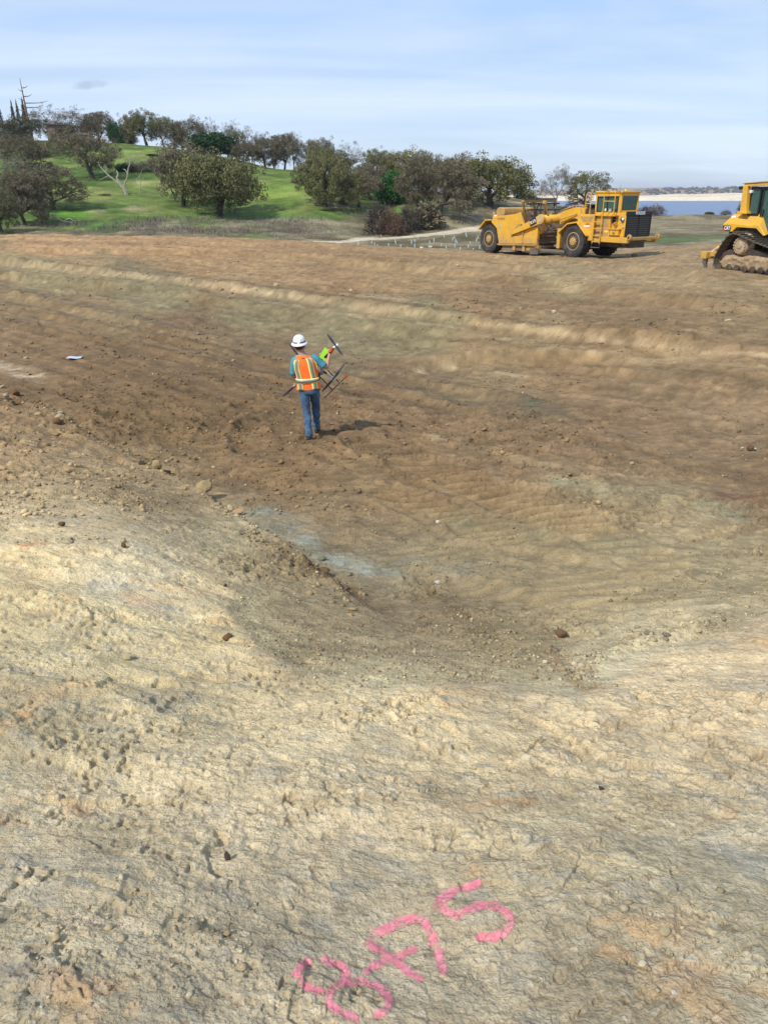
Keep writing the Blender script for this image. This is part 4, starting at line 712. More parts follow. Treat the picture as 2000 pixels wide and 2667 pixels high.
# dead standing trees, fallen branch, sapling
def wood(name, polys, mat, loc, label, cat, group=None):
    e = empty(name, loc, 0, label, cat, group)
    for nm, pts, r0, r1 in polys:
        V, F = [], []; n = len(pts); tube_np(V, F, [np.array(p, float) for p in curve(pts, 3)], list(np.linspace(r0, r1, len(curve(pts, 3)))), 6)
        me = bpy.data.meshes.new(nm); me.from_pydata([list(v) for v in V], [], F); link_mesh(nm, me, mat, e)
    return e
p = at(331, 516, 142); zg = land_z(p[0], 142); k = .0655
def q4(cx, cy, dy=0): return ((cx - 1100) * .3014 * k, dy, (1110 - cy) * .3014 * k)
wood('dead_snag', [('trunk', [q4(1105,1120),q4(1090,1070),q4(1060,1030),q4(1035,980)], .34, .2), ('limb', [q4(1060,1030),q4(1020,1000),q4(970,960),q4(940,930),q4(905,890),q4(895,860)], .17, .04), ('limb', [q4(1085,1060),q4(1100,1020),q4(1130,960),q4(1120,920),q4(1100,910)], .17, .06), ('limb', [q4(1130,960),q4(1145,900),q4(1165,860),q4(1150,800)], .13, .05),
   ('limb', [q4(1035,980),q4(1050,950),q4(1040,920)], .22, .1), ('limb', [q4(940,930,.3),q4(950,890,.5),q4(930,870,.6)], .07, .02), ('limb', [q4(970,960),q4(930,980,-.5),q4(890,1000,-1)], .07, .02), ('limb', [q4(1100,1030,.3),q4(1160,1010,1),q4(1210,960,1.5),q4(1240,900,1.8)], .08, .02), ('limb', [q4(1165,860),q4(1190,820,.6),q4(1185,790,.8)], .05, .02)],
   DEADW, (p[0], 142, zg), 'bleached dead snag with forked broken limbs in the middle of the green slope', 'dead tree')
p = at(82, 370, 226); zg = land_z(p[0], 226); H_ = at(80, 203, 226)[2] - zg
def zz(dx, f, dy=0): return (dx, dy, H_ * f)
wood('dead_pine', [('trunk', [zz(.6,0),zz(.2,.35),zz(-.1,.7),zz(-.3,1)], .42, .05)] + [('limb', [zz(0,f), zz(s * l * .6, f + .01, l * .2), zz(s * l, f + .045, l * .3)], .13, .03) for f, s, l in ((.62,1,5.5),(.55,1,4.2),(.72,1,2.0),(.5,-1,2.5),(.44,1,3.2),(.4,-1,3.),(.8,-1,1.4),(.85,1,1.3),(.35,1,3.),(.3,-1,2.6),(.66,-1,1.6),(.25,1,2.4))],
   REDW, (p[0], 226, zg), 'very tall thin dead pine with short bare limbs above all other trees at left', 'dead tree')
p = at(172, 588, 113); zg = land_z(p[0], 113)
wood('fallen_branch', [('stem', [(-1.6,0,1.3),(-1.0,0,.75),(-.1,0,.35),(1.0,0,.15)], .10, .14), ('limb', [(-.1,0,.35),(.6,0,.75),(1.3,.1,.35)], .09, .05), ('limb', [(-1.0,0,.75),(-1.1,.1,1.1),(-1.5,.1,1.5)], .06, .03)], DEADW, (p[0], 113, zg), 'white fallen branch lying in the grey brush near the dirt edge', 'branch')
p = at(366, 512, 143); zg = land_z(p[0], 143)
wood('bare_sapling', [('trunk', [(0,0,0),(.1,0,.9),(.35,0,1.9),(.3,0,2.8)], .09, .03), ('limb', [(.1,0,.9),(-.5,0,1.7),(-.7,0,2.4)], .05, .02), ('limb', [(.35,0,1.9),(.9,0,2.4),(1.2,0,3.)], .04, .015)], DEADW, (p[0], 143, zg), 'small pale bare sapling just right of the dead snag', 'dead tree')

# the house in the trees on the ridge
def bx(bm, lo, hi, M=None):
    c = [(a + b) / 2 for a, b in zip(lo, hi)]; s = [b - a for a, b in zip(lo, hi)]
    m = Matrix.Translation(c) @ Matrix.Diagonal((*s, 1)); bmesh.ops.create_cube(bm, size=1, matrix=(M @ m) if M else m)
def obj(name, bm, mat, parent=None, bevel=0, smooth=False, seg=2):
    if bevel: bmesh.ops.bevel(bm, geom=list(bm.edges), offset=bevel, segments=seg, affect='EDGES', profile=.6, clamp_overlap=True)
    bmesh.ops.recalc_face_normals(bm, faces=bm.faces)
    me = bpy.data.meshes.new(name); bm.to_mesh(me); bm.free(); return link_mesh(name, me, mat, parent, smooth)
def box(name, lo, hi, mat, parent=None, bevel=0): b = bmesh.new(); bx(b, lo, hi); return obj(name, b, mat, parent, bevel)
p = at(150, 365, 213); zg = land_z(p[0], 213)
hs = empty('house', (p[0], 213, zg), math.radians(8), 'weathered pinkish brown house with a dark deck half hidden by oaks on the ridge', 'house')
HW = material('house_siding', (.26, .19, .15), rough=.9, var=.15); HR = material('house_roof', (.09, .07, .06), rough=.9); HG = material('house_glass', (.03, .035, .04), rough=.1); HD = material('house_deck', (.06, .045, .035), rough=.9)
box('wall', (-2, 0, -1), (2.9, 6, 3.6), HW, hs); b = bmesh.new(); bx(b, (-2.4, -.4, 3.6), (3.3, 6.4, 3.85)); rf = obj('roof', b, HR, hs)
box('chimney', (-1.2, 2, 3.85), (-.5, 2.7, 4.6), HW, rf)
for x0 in (-1.4, .6): w_ = box('window', (x0, -.06, .6), (x0 + 1.3, .02, 1.7), HG, hs); box('frame', (x0 - .1, -.08, .5), (x0 + 1.4, -.065, .6), HW, w_)
box('wall', (2.9, 1, -1), (7.6, 6, 2.0), HW, hs)
for x0 in (3.3, 5.6): box('window', (x0, .93, .4), (x0 + 1.6, 1.02, 1.6), HG, hs)
box('deck', (2.9, -1.8, .1), (8.4, 1, .3), HD, hs)
for x0 in (3, 4.3, 5.6, 6.9, 8.2): box('deck_post', (x0, -1.75, -1.2), (x0 + .12, -1.63, 1.15), HD, hs)
box('deck_rail', (2.9, -1.78, 1.15), (8.4, -1.6, 1.25), HD, hs)

# tree shelters in the meadow
TUBE = material('shelter_plastic', (.46, .54, .53), rough=.5, var=.08)
tb = bmesh.new(); bmesh.ops.create_cone(tb, segments=8, radius1=.055, radius2=.055, depth=1, matrix=Matrix.Translation((0, 0, .48)), cap_ends=True); tme = bpy.data.meshes.new('tree_shelter'); tb.to_mesh(tme); tb.free(); tme.materials.append(TUBE)
for (cx, cy, hh) in [(365,195,36),(375,200,24),(508,180,30),(537,195,28),(567,205,22),(680,205,32),(748,160,36),(754,182,26),(805,222,36),(915,180,36),(950,160,30),(948,225,46),(985,125,26),(1102,185,36),(1093,232,34),(1145,160,42),(1220,205,30),(1250,115,40),(1270,235,36),(1337,145,34),(1355,125,26),(1367,165,34),(1380,185,36),(1360,215,36),(1415,245,34),(1472,90,30),(1480,108,24),(1498,222,32),(1517,185,28),(1582,155,30),(1595,130,30),(1614,230,36),(1620,70,36),(1550,240,16),(445,205,12),(603,105,16)]:
    u, v = 840 + cx * .2532, 590 + cy * .2532; P_ = land_hit(u, v); hpx = hh * .2532; h = hpx * np.dot(P_, FW) / 2000
    o = bpy.data.objects.new('tree_shelter', tme); COL.objects.link(o); o.location = (P_[0], P_[1], land_z(P_[0], P_[1])); o.scale = (1.15, 1.15, h)
    tag(o, 'thin pale blue white plastic tree shelter standing in the meadow behind the dirt edge', 'tree shelter', 'pale tree shelters in the meadow')

# thin spring haze over the lake
hb = bmesh.new(); bx(hb, (-7500, -1200, WZ - 4), (7500, 7600, 40)); HZ = bpy.data.materials.new('haze'); HZ.use_nodes = True; t = HZ.node_tree; t.nodes.clear(); pv = t.nodes.new('ShaderNodeVolumePrincipled'); pv.inputs['Density'].default_value = .00012; pv.inputs['Color'].default_value = (.80, .88, 1, 1); pv.inputs['Anisotropy'].default_value = .2; ou = t.nodes.new('ShaderNodeOutputMaterial'); t.links.new(pv.outputs[0], ou.inputs['Volume'])
hz = obj('haze', hb, HZ); tag(hz, 'thin pale haze softening the far shore', 'haze', kind='stuff')
# ------------------------------------------------------------------ machines: local frame s forward, w to the machine's right, h up
YEL = material('machine_yellow', (.66, .355, .03), rough=.42, var=.10, scale=1.5, dirt=(.34, .24, .12), dirt_amt=.30, low=1.5)
YELD = material('dusty_yellow', (.50, .28, .05), rough=.7, var=.18, scale=2.5, dirt=(.30, .21, .12), dirt_amt=.75)
BLK = material('black_paint', (.012, .012, .014), rough=.45, var=.2); DKM = material('dark_oily_steel', (.035, .028, .022), rough=.6, var=.35, scale=3, dirt=(.16, .11, .07), dirt_amt=.4)
STL = material('worn_steel', (.20, .18, .16), rough=.45, metal=.6, var=.25, scale=4); RUB = material('dusty_rubber', (.028, .027, .027), rough=.85, var=.3, scale=3, dirt=(.11, .09, .07), dirt_amt=.35, bump=.3, bscale=8)
RUS = material('earth_caked_steel', (.22, .15, .09), rough=.9, var=.3, scale=3, bump=.5, bscale=9); WHT = material('white_lettering', (.78, .78, .75), rough=.5, var=.03); DLT = material('dark_lettering', (.10, .055, .015), rough=.6, var=.05)
RED = material('red_decal', (.55, .06, .03), rough=.5, var=.05); LYL = material('yellow_decal', (.75, .60, .02), rough=.5, var=.05); PNK = material('pale_red_decal', (.62, .22, .16), rough=.5, var=.08)
HOS = material('hose_rubber', (.015, .014, .014), rough=.5, var=.1); CHR = material('piston_chrome', (.6, .58, .54), rough=.2, metal=.9, var=.05); LMP = material('lamp_glass', (.7, .72, .74), rough=.08, var=.05)
GLS = material('cab_glass', (.10, .20, .18), rough=.05, var=.1, spec=.8, trans=.55); INT = material('cab_interior', (.02, .02, .02), rough=.8); PAP = material('paper_notice', (.62, .70, .66), rough=.8, var=.03); GRYD = material('grey_decal', (.42, .36, .26), rough=.7, var=.1)
TRK = material('track_steel', (.105, .090, .072), rough=.62, metal=.3, var=.3, scale=4, dirt=(.24, .18, .11), dirt_amt=.35)
def prism(name, poly, w0, w1, mat, parent, bevel=0, smooth=False):
    b = bmesh.new(); a = [b.verts.new((s, -w0, h)) for s, h in poly]; c = [b.verts.new((s, -w1, h)) for s, h in poly]; n = len(poly)
    b.faces.new(a); b.faces.new(c[::-1])
    for i in range(n): b.faces.new((a[i], c[i], c[(i + 1) % n], a[(i + 1) % n]))
    return obj(name, b, mat, parent, bevel, smooth, 1)
def sbox(name, s, w, h, mat, parent, bevel=.012): return box(name, (s[0], -max(w), h[0]), (s[1], -min(w), h[1]), mat, parent, bevel)
def pipe(name, pts, r, mat, parent, k=8, r1=None, sub=4):
    P_ = [np.array((p[0], -p[1], p[2]), float) for p in pts]; C_ = curve(P_, sub) if len(P_) > 2 else P_
    V, F = [], []; tube_np(V, F, C_, list(np.linspace(r, r1 if r1 is not None else r, len(C_))), k); F.append(tuple(range(k))); F.append(tuple(len(V) - k + i for i in range(k)))
    me = bpy.data.meshes.new(name); me.from_pydata([list(map(float, v)) for v in V], [], F); return link_mesh(name, me, mat, parent, True)
def pipes(name, list_pts, r, mat, parent, k=6):
    V, F = [], []
    for pts in list_pts:
        P_ = [np.array((p[0], -p[1], p[2]), float) for p in pts]; C_ = curve(P_, 4) if len(P_) > 2 else P_
        tube_np(V, F, C_, [r] * len(C_), k)
    me = bpy.data.meshes.new(name); me.from_pydata([list(map(float, v)) for v in V], [], F); return link_mesh(name, me, mat, parent, True)
def lathe(b, prof, cx=(0, 0, 0), seg=40, axis='w'):
    """profile of (radius, w) rotated about the w axis through cx"""
    rings = []
    for r, w in prof: rings.append([b.verts.new((cx[0] + r * math.cos(2 * math.pi * i / seg), -(cx[1] + w), cx[2] + r * math.sin(2 * math.pi * i / seg))) for i in range(seg)])
    for a, c in zip(rings[:-1], rings[1:]):
        for i in range(seg): b.faces.new((a[i], a[(i + 1) % seg], c[(i + 1) % seg], c[i]))
    b.faces.new(rings[0]); b.faces.new(rings[-1][::-1])
def text(name, body, size, mat, parent, loc, face='side', sx=1.0, rot=0.0, bold=0.0):
    cu = bpy.data.curves.new(name, 'FONT'); cu.body = body; cu.size = size; cu.extrude = .004; cu.offset = bold; cu.align_x = 'CENTER'; cu.align_y = 'CENTER'; cu.resolution_u = 2
    t = bpy.data.objects.new(name, cu); COL.objects.link(t); dg = bpy.context.evaluated_depsgraph_get(); me = bpy.data.meshes.new_from_object(t.evaluated_get(dg)); bpy.data.objects.remove(t)
    me.materials.clear(); o = link_mesh(name, me, mat, parent); o.location = (loc[0], -loc[1], loc[2])
    R_ = Euler((math.radians(90), 0, 0 if face == 'side' else math.radians(90))).to_matrix() @ Matrix.Rotation(rot, 3, 'Z') @ Matrix.Diagonal((sx, 1, 1))
    o.matrix_local = Matrix.Translation(o.location) @ R_.to_4x4(); return o
def make_tyre(R, w0, w1, rimr, nl=26):
    b = bmesh.new(); W2 = w1 - w0; lathe(b, [(rimr, w0 + .06), (R * .80, w0), (R * .93, w0 + .04), (R * .965, w0 + .14), (R * .965, w1 - .14), (R * .93, w1 - .04), (R * .80, w1), (rimr, w1 - .06)])
    for i in range(nl):
        for side in (0, 1):
            a = 2 * math.pi * (i + .5 * side) / nl; wa, wb = (w0 + .02, w0 + W2 * .53) if side == 0 else (w1 - .02, w1 - W2 * .53)
            vs = []
            for (ww, da) in ((wa, 0), (wb, .16)):
                for rr in (R * .90, R * (1.0 if ww == wb else .975)):
                    for dd in (-.048, .048): ang = a + da + dd; vs.append(b.verts.new((rr * math.cos(ang), -ww, rr * math.sin(ang))))
            q = vs
            for f in ((0,1,3,2),(4,6,7,5),(0,4,5,1),(2,3,7,6),(0,2,6,4),(1,5,7,3)): b.faces.new([q[j] for j in f])
    return b
def wheel(parent, s, wi, wo, R, hc, label=None, flip=False):
    e = bpy.data.objects.new('wheel', None); COL.objects.link(e); e.parent = parent; e.location = (s, 0, hc)
    b = make_tyre(R, min(wi, wo), max(wi, wo), R * .53); obj('tyre', b, RUB, e)
    sg = 1 if wo > wi else -1; o_ = wo
    b = bmesh.new(); pr = [(R * .55, -.02), (R * .55, .0), (R * .51, .01), (R * .48, -.07), (R * .40, -.10), (R * .36, -.10), (R * .33, -.03), (R * .25, -.01), (R * .22, .05), (R * .10, .06), (R * .09, .09), (.01, .09)]
    lathe(b, [(r, o_ - sg * .05 + sg * w) for r, w in pr], seg=32)
    lathe(b, [(R * .52, wi + sg * .08), (R * .30, wi + sg * .12)], seg=24)
    for i in range(12):
        a = 2 * math.pi * i / 12; bmesh.ops.create_cone(b, segments=6, radius1=.028, radius2=.028, depth=.05, cap_ends=True, matrix=Matrix.Translation((R * .295 * math.cos(a), -(o_ - sg * .06), R * .295 * math.sin(a))) @ Matrix.Rotation(math.pi / 2, 4, 'X'))
    obj('rim', b, YEL, e); return e

# -------- wheeled scraper
def hvec(az): return np.array([math.sin(az), math.cos(az), 0])
SAZ = math.radians(147); sh = hvec(SAZ); sw = np.array([sh[1], -sh[0], 0]); SP = np.array([12.259, 52.173, -3.9]) - sw * 1.45
sc = empty('scraper', tuple(SP), math.radians(90) - SAZ, 'large yellow wheeled earth scraper with a black grille parked on the graded dirt', 'scraper')
wheel(sc, 0, .88, 1.72, 1.0, 1.0); wheel(sc, 0, -.88, -1.72, 1.0, 1.0); wheel(sc, -8.25, .92, 1.72, 1.0, .80); wheel(sc, -8.25, -.92, -1.72, 1.0, .80)
sbox('chassis', (-1.0, 3.7), (-.72, .72), (.75, 1.42), DKM, sc, .03); sbox('axle', (-.22, .22), (-.9, .9), (.8, 1.2), DKM, sc); sbox('axle', (-8.5, -8.0), (-.95, .95), (.6, 1.0), YELD, sc)
# tractor body
prism('side_panel', [(.05, 2.57), (1.42, 2.57), (1.42, 1.12), (.98, 1.08), (1.02, 1.42), (.25, 2.16), (.05, 2.16)], 1.30, 1.46, YEL, sc, .01)
prism('side_panel', [(.05, 2.57), (1.42, 2.57), (1.42, 1.12), (.98, 1.08), (1.02, 1.42), (.25, 2.16), (.05, 2.16)], -1.30, -1.46, YEL, sc, .01)
prism('tank_recess', [(.28, 2.50), (1.28, 2.50), (1.16, 2.20), (.52, 2.20)], 1.455, 1.475, YELD, sc)
for s1 in (1, -1):
    prism('front_fender', [(-1.31, 1.44), (-1.31, 1.50), (-.60, 2.08), (.22, 2.20), (.30, 2.20), (1.12, 1.40), (1.12, 1.34), (.22, 2.13), (-.57, 2.01)], s1 * .85, s1 * 1.74, YEL, sc, .008)
    sbox('rear_box', (-1.50, -1.22), (s1 * .95, s1 * 1.62), (.50, 1.72), YEL, sc, .02)
    sbox('side_rail', (1.0, 4.1), (s1 * 1.16, s1 * 1.40), (1.06, 1.38), YEL, sc, .02)
    prism('rear_fender', [(-9.36, 1.38), (-9.36, 1.44), (-8.60, 2.09), (-7.95, 2.10), (-7.95, 2.04), (-8.57, 2.03), (-9.28, 1.38)], s1 * .9, s1 * 1.82, YEL, sc, .008)
b = bmesh.new(); bx(b, (.1, -1.28, 1.38), (2.5, 1.28, 2.5)); obj('engine_bay', b, YELD, sc, .02)
sbox('deck', (.0, 3.0), (.70, 1.44), (2.56, 2.63), YEL, sc, .01); sbox('deck', (.0, 3.0), (-1.44, .70), (2.50, 2.555), YELD, sc, .01)
hood = prism('hood', [(2.52, 1.40), (2.52, 2.72), (3.35, 2.80), (3.585, 2.80), (3.585, 1.40)], -1.06, 1.06, YEL, sc, .025)
b = bmesh.new(); bx(b, (2.20, -1.085, 2.14), (2.78, -1.04, 2.52)); obj('intake_vent', b, BLK, sc, .01)
pipes('handrail', [[(2.72,1.12,2.1),(2.72,1.28,2.3),(2.95,1.28,2.42),(3.0,1.12,2.45)]], .025, BLK, sc)
b = bmesh.new(); bx(b, (2.55, -1.36, 1.80), (3.35, -1.06, 1.86)); bx(b, (2.62, -1.30, 1.48), (3.28, -1.06, 1.80)); obj('battery_box', b, YEL, sc, .015)
pipe('filler_cap', [(2.95,1.28,1.64),(2.95,1.34,1.64)], .09, YELD, sc, 12)
pipe('air_tube', [(2.85,1.15,1.95),(2.85,1.25,2.12),(3.0,1.2,2.2)], .06, YELD, sc)
# grille with frame and slats
b = bmesh.new(); bx(b, (3.59, -1.08, 1.38), (3.66, 1.08, 2.80)); gr_ = obj('grille', b, BLK, sc, .015)
sbox('grille_top', (3.55, 3.72), (-1.10, 1.10), (2.60, 2.84), BLK, sc, .04)
SLT = material('grille_slat', (.05, .05, .045), rough=.5, var=.3)
for i in range(9): sbox('slat', (3.662, 3.70), (-1.0, 1.0), (1.46 + i * .125, 1.515 + i * .125), SLT, gr_, .004)
for w_ in (-1.04, 0, 1.04): sbox('slat_post', (3.665, 3.715), (w_ - .03, w_ + .03), (1.42, 2.58), BLK, gr_, .004)
text('grille_lettering', 'KRESS', .235, WHT, sc, (3.727, 0.0, 2.735), 'front', 1.35, 0, .006)
for s1 in (1, -1):
    lp = pipe('headlight', [(3.28, s1 * 1.10, 2.40), (3.44, s1 * 1.16, 2.40)], .115, BLK, sc, 14); pipe('lens', [(3.441, s1 * 1.16, 2.40), (3.455, s1 * 1.165, 2.40)], .10, LMP, lp, 14)
    pipe('marker_lamp', [(3.45, s1 * 1.07, 1.95), (3.45, s1 * 1.12, 1.95)], .06, PNK if s1 < 0 else GRYD, sc, 10)
bmp = sbox('bumper', (3.98, 4.22), (-1.26, 1.26), (1.22, 1.40), YELD, sc, .03)
for s1 in (1, -1):
    b = bmesh.new(); lathe(b, [(.15, -.06), (.17, -.04), (.17, .04), (.15, .06)], (4.16, s1 * 1.28, 1.40), 18); obj('tow_eye', b, YELD, sc)
    pipe('tow_pin', [(4.16, s1 * 1.20, 1.40), (4.16, s1 * 1.37, 1.40)], .06, DKM, sc, 10)
    sbox('bumper_arm', (3.5, 4.0), (s1 * .95, s1 * 1.2), (1.14, 1.38), YEL, sc, .02)
# cab
cb = bpy.data.objects.new('cab', None); COL.objects.link(cb); cb.parent = sc
c0, c1, f0, f1 = .92, 2.98, -.60, .95
b = bmesh.new()
for s_, w_ in ((c0, f1), (c0, f0 + .10), (c1 - .12, f1), (c1 - .12, f0 + .10), ): bx(b, (s_, -w_, 2.60), (s_ + .12, -w_ + .10, 3.80))
bx(b, (c0, -f1, 2.60), (c1, -f1 + .08, 2.76)); bx(b, (c0, -f0 - .08, 2.60), (c1, -f0, 2.76)); bx(b, (c0, -f1, 2.60), (c0 + .08, -f0, 2.9)); bx(b, (c1 - .08, -f1, 2.60), (c1, -f0, 2.88))
bx(b, (c0, -f1, 3.68), (c1, -f1 + .08, 3.86)); bx(b, (c0, -f0 - .08, 3.68), (c1, -f0, 3.86)); bx(b, (c0, -f1, 3.68), (c0 + .08, -f0, 3.86)); bx(b, (c1 - .08, -f1, 3.70), (c1, -f0, 3.86)); bx(b, (2.74, -f1, 2.76), (2.86, -f1 + .08, 3.68))
obj('cab_frame', b, YEL, cb, .02)
b = bmesh.new(); bx(b, (c0 - .06, -f1 - .06, 3.86), (c1 + .08, -f0 + .06, 3.98)); obj('roof', b, YEL, cb, .05)
for nm, lo, hi in (('side_window', (1.05, -f1 + .03, 2.77), (2.73, -f1 + .045, 3.67)), ('side_window', (1.05, -f0 - .05, 2.77), (2.85, -f0 - .035, 3.67)), ('windscreen', (c1 - .05, -f1 + .11, 2.89), (c1 - .035, -f0 - .11, 3.69)), ('rear_window', (c0 + .03, -f1 + .11, 2.91), (c0 + .045, -f0 - .11, 3.67))): box(nm, lo, hi, GLS, cb)
b = bmesh.new(); SEAL = BLK
for (a0, a1, z0, z1) in ((1.06, 2.72, 2.775, 3.665),):
    for lo, hi in (((a0, -f1 - .012, z0), (a1, -f1 - .001, z0 + .045)), ((a0, -f1 - .012, z1 - .045), (a1, -f1 - .001, z1)), ((a0, -f1 - .012, z0 + .045), (a0 + .045, -f1 - .001, z1 - .045)), ((a1 - .045, -f1 - .012, z0 + .045), (a1, -f1 - .001, z1 - .045)), ((1.86, -f1 - .012, z0 + .045), (1.90, -f1 - .001, z1 - .045))): bx(b, lo, hi)
obj('window_seal', b, SEAL, cb)
b = bmesh.new(); bx(b, (1.15, -.45, 2.6), (1.65, .1, 2.95)); bx(b, (1.12, -.45, 2.95), (1.28, .1, 3.55)); obj('seat', b, INT, cb, .05)
pipe('steering_column', [(2.35, .18, 2.65), (2.2, .18, 3.0)], .04, INT, cb)
b = bmesh.new(); bmesh.ops.create_circle(b, segments=20, radius=.2); me_pts = [(2.2 + .2 * math.cos(a) * .45, .18 + .2 * math.sin(a), 3.02 + .2 * math.cos(a) * .85) for a in np.linspace(0, 2 * math.pi, 13)]; b.free(); pipe('steering_wheel', me_pts, .018, INT, cb)
box('notice', (1.70, -f1 + .02, 2.80), (1.86, -f1 + .028, 2.98), PAP, cb); box('notice', (2.02, -f1 + .02, 2.80), (2.24, -f1 + .028, 2.96), PAP, cb); box('floor', (c0 + .08, -f1 + .08, 2.60), (c1 - .08, -f0 - .08, 2.64), INT, cb)
pipes('handrail', [[(1.30,.8,3.98),(1.33,.8,4.12),(2.05,.8,4.12),(2.08,.8,3.98)], [(1.2,-.2,3.98),(1.2,-.2,4.08),(1.5,-.2,4.08),(1.5,-.2,3.98)]], .02, BLK, cb); pipe('antenna', [(2.15, .2, 3.98), (2.12, .2, 4.35)], .008, BLK, cb, 4)
pipe('beacon', [(2.55, .2, 3.98), (2.55, .2, 4.08)], .04, LYL, cb)
pipes('guard_rail', [[(1.98, 1.38, 2.63), (1.98, 1.38, 3.92)], [(2.84, 1.38, 2.63), (2.84, 1.38, 3.92)], [(1.98, 1.38, 3.40), (2.84, 1.38, 3.40)], [(1.98,1.38,3.92),(1.98,1.2,3.96),(1.98,1.0,3.96)], [(2.84,1.38,3.92),(2.84,1.2,3.96),(2.84,1.0,3.96)]], .028, YEL, sc)
pipes('guard_rail', [[(.75, 1.2, 2.6), (.75, 1.2, 3.85)], [(.35, 1.2, 2.6), (.35, 1.2, 3.7)], [(.35, 1.2, 3.25), (.92, 1.2, 3.25)], [(.35,1.2,3.7),(.38,1.1,3.85),(.75,1.2,3.85)]], .028, YEL, sc)
for s_ in (1.98, 2.42, 2.84): sbox('rail_bracket', (s_ - .08, s_ + .08), (1.36, 1.46), (2.60, 2.80), YEL, sc)
ld = pipes('ladder', [[(1.46, 1.50, .95), (1.46, 1.50, 2.60)], [(2.06, 1.50, .95), (2.06, 1.50, 2.60)]], .035, YEL, sc)
for h_ in (1.42, 1.82, 2.22, 1.05): sbox('rung', (1.46, 2.06), (1.46, 1.54), (h_ - .022, h_ + .022), YEL, ld, .004)
pipes('step_hanger', [[(1.46, 1.5, .98), (1.46, 1.5, .74)], [(2.06, 1.5, .98), (2.06, 1.5, .74)]], .022, DKM, sc); sbox('step', (1.42, 2.10), (1.42, 1.58), (.70, .74), STL, sc)
sbox('air_cleaner', (.05, .45), (.15, .75), (2.58, 3.20), BLK, sc, .05); pipe('exhaust_pipe', [(.6, -.3, 2.5), (.6, -.3, 3.3), (.45, -.3, 3.5)], .09, DKM, sc)
b = bmesh.new(); bx(b, (.02, -.9, 2.56), (.85, .95, 2.95)); obj('engine_cover', b, DKM, sc, .04)
text('unit_number', 'E13', .17, DLT, sc, (1.20, 1.405, 1.20), 'side', 1.3); b = bmesh.new(); bx(b, (.62, -1.48, 1.90), (1.12, -1.47, 1.99)); obj('white_decal', b, WHT, sc); prism('red_decal', [(.72, 2.03), (.84, 2.10), (1.02, 2.12), (1.10, 2.03)], 1.47, 1.48, RED, sc)
b = bmesh.new(); bx(b, (2.05, -1.42, 1.72), (2.45, -1.41, 1.86)); prism('pale_red_decal', [(2.16, 1.92), (2.52, 1.92), (2.52, 1.78), (2.16, 1.78)], 1.28, 1.29, PNK, sc); b.free(); prism('yellow_decal', [(2.18, 1.74), (2.40, 1.74), (2.52, 1.68), (2.36, 1.60), (2.18, 1.62)], 1.28, 1.29, LYL, sc)
sbox('lower_side', (1.42, 2.56), (1.06, 1.275), (1.38, 2.56), YEL, sc, .01)
sbox('lower_side', (2.56, 3.55), (1.06, 1.10), (1.38, 1.78), YEL, sc, .01)
# gooseneck, torque tube, draft arms
prism('gooseneck', [(-2.95, 1.98), (-2.95, 2.50), (-2.2, 2.78), (-1.2, 3.02), (-.2, 3.02), (.0, 2.75), (.0, 1.3), (-.38, 1.3), (-.45, 1.9), (-.75, 2.25), (-1.25, 2.38), (-1.8, 2.20), (-2.4, 1.9)], -.42, .42, YEL, sc, .03)
b = bmesh.new(); lathe(b, [(.27, -1.75), (.27, 1.75)], (-2.78, 0, 2.26), 24); obj('torque_tube', b, YEL, sc, 0, True)
arc = [(-2.78 + .30 * math.cos(a), 2.26 + .30 * math.sin(a)) for a in np.linspace(math.radians(112), math.radians(-70), 10)]
for s1 in (1, -1):
    da = prism('draft_arm', [(-5.68, 1.12), (-5.60, 1.36)] + arc + [(-2.98, 1.95)], s1 * 1.80, s1 * 1.98, YEL, sc, .012)
    prism('arm_brace', [(-5.60, 1.42), (-4.95, 1.94), (-4.72, 1.90), (-4.80, 1.72), (-5.45, 1.36)], s1 * 1.77, s1 * 1.90, YELD, sc, .01)
    b = bmesh.new(); lathe(b, [(.21, -.02), (.21, .02)], (-2.80, s1 * 1.99, 2.26), 20); obj('pin_cover', b, GRYD, da)
prism('number_plate', [(-3.80, 2.17), (-3.24, 2.40), (-3.10, 1.98), (-3.68, 1.76)], 1.98, 1.992, BLK, sc)
text('unit_number', 'K13', .27, WHT, sc, (-3.45, 1.996, 2.075), 'side', 1.12, math.radians(22), .006)
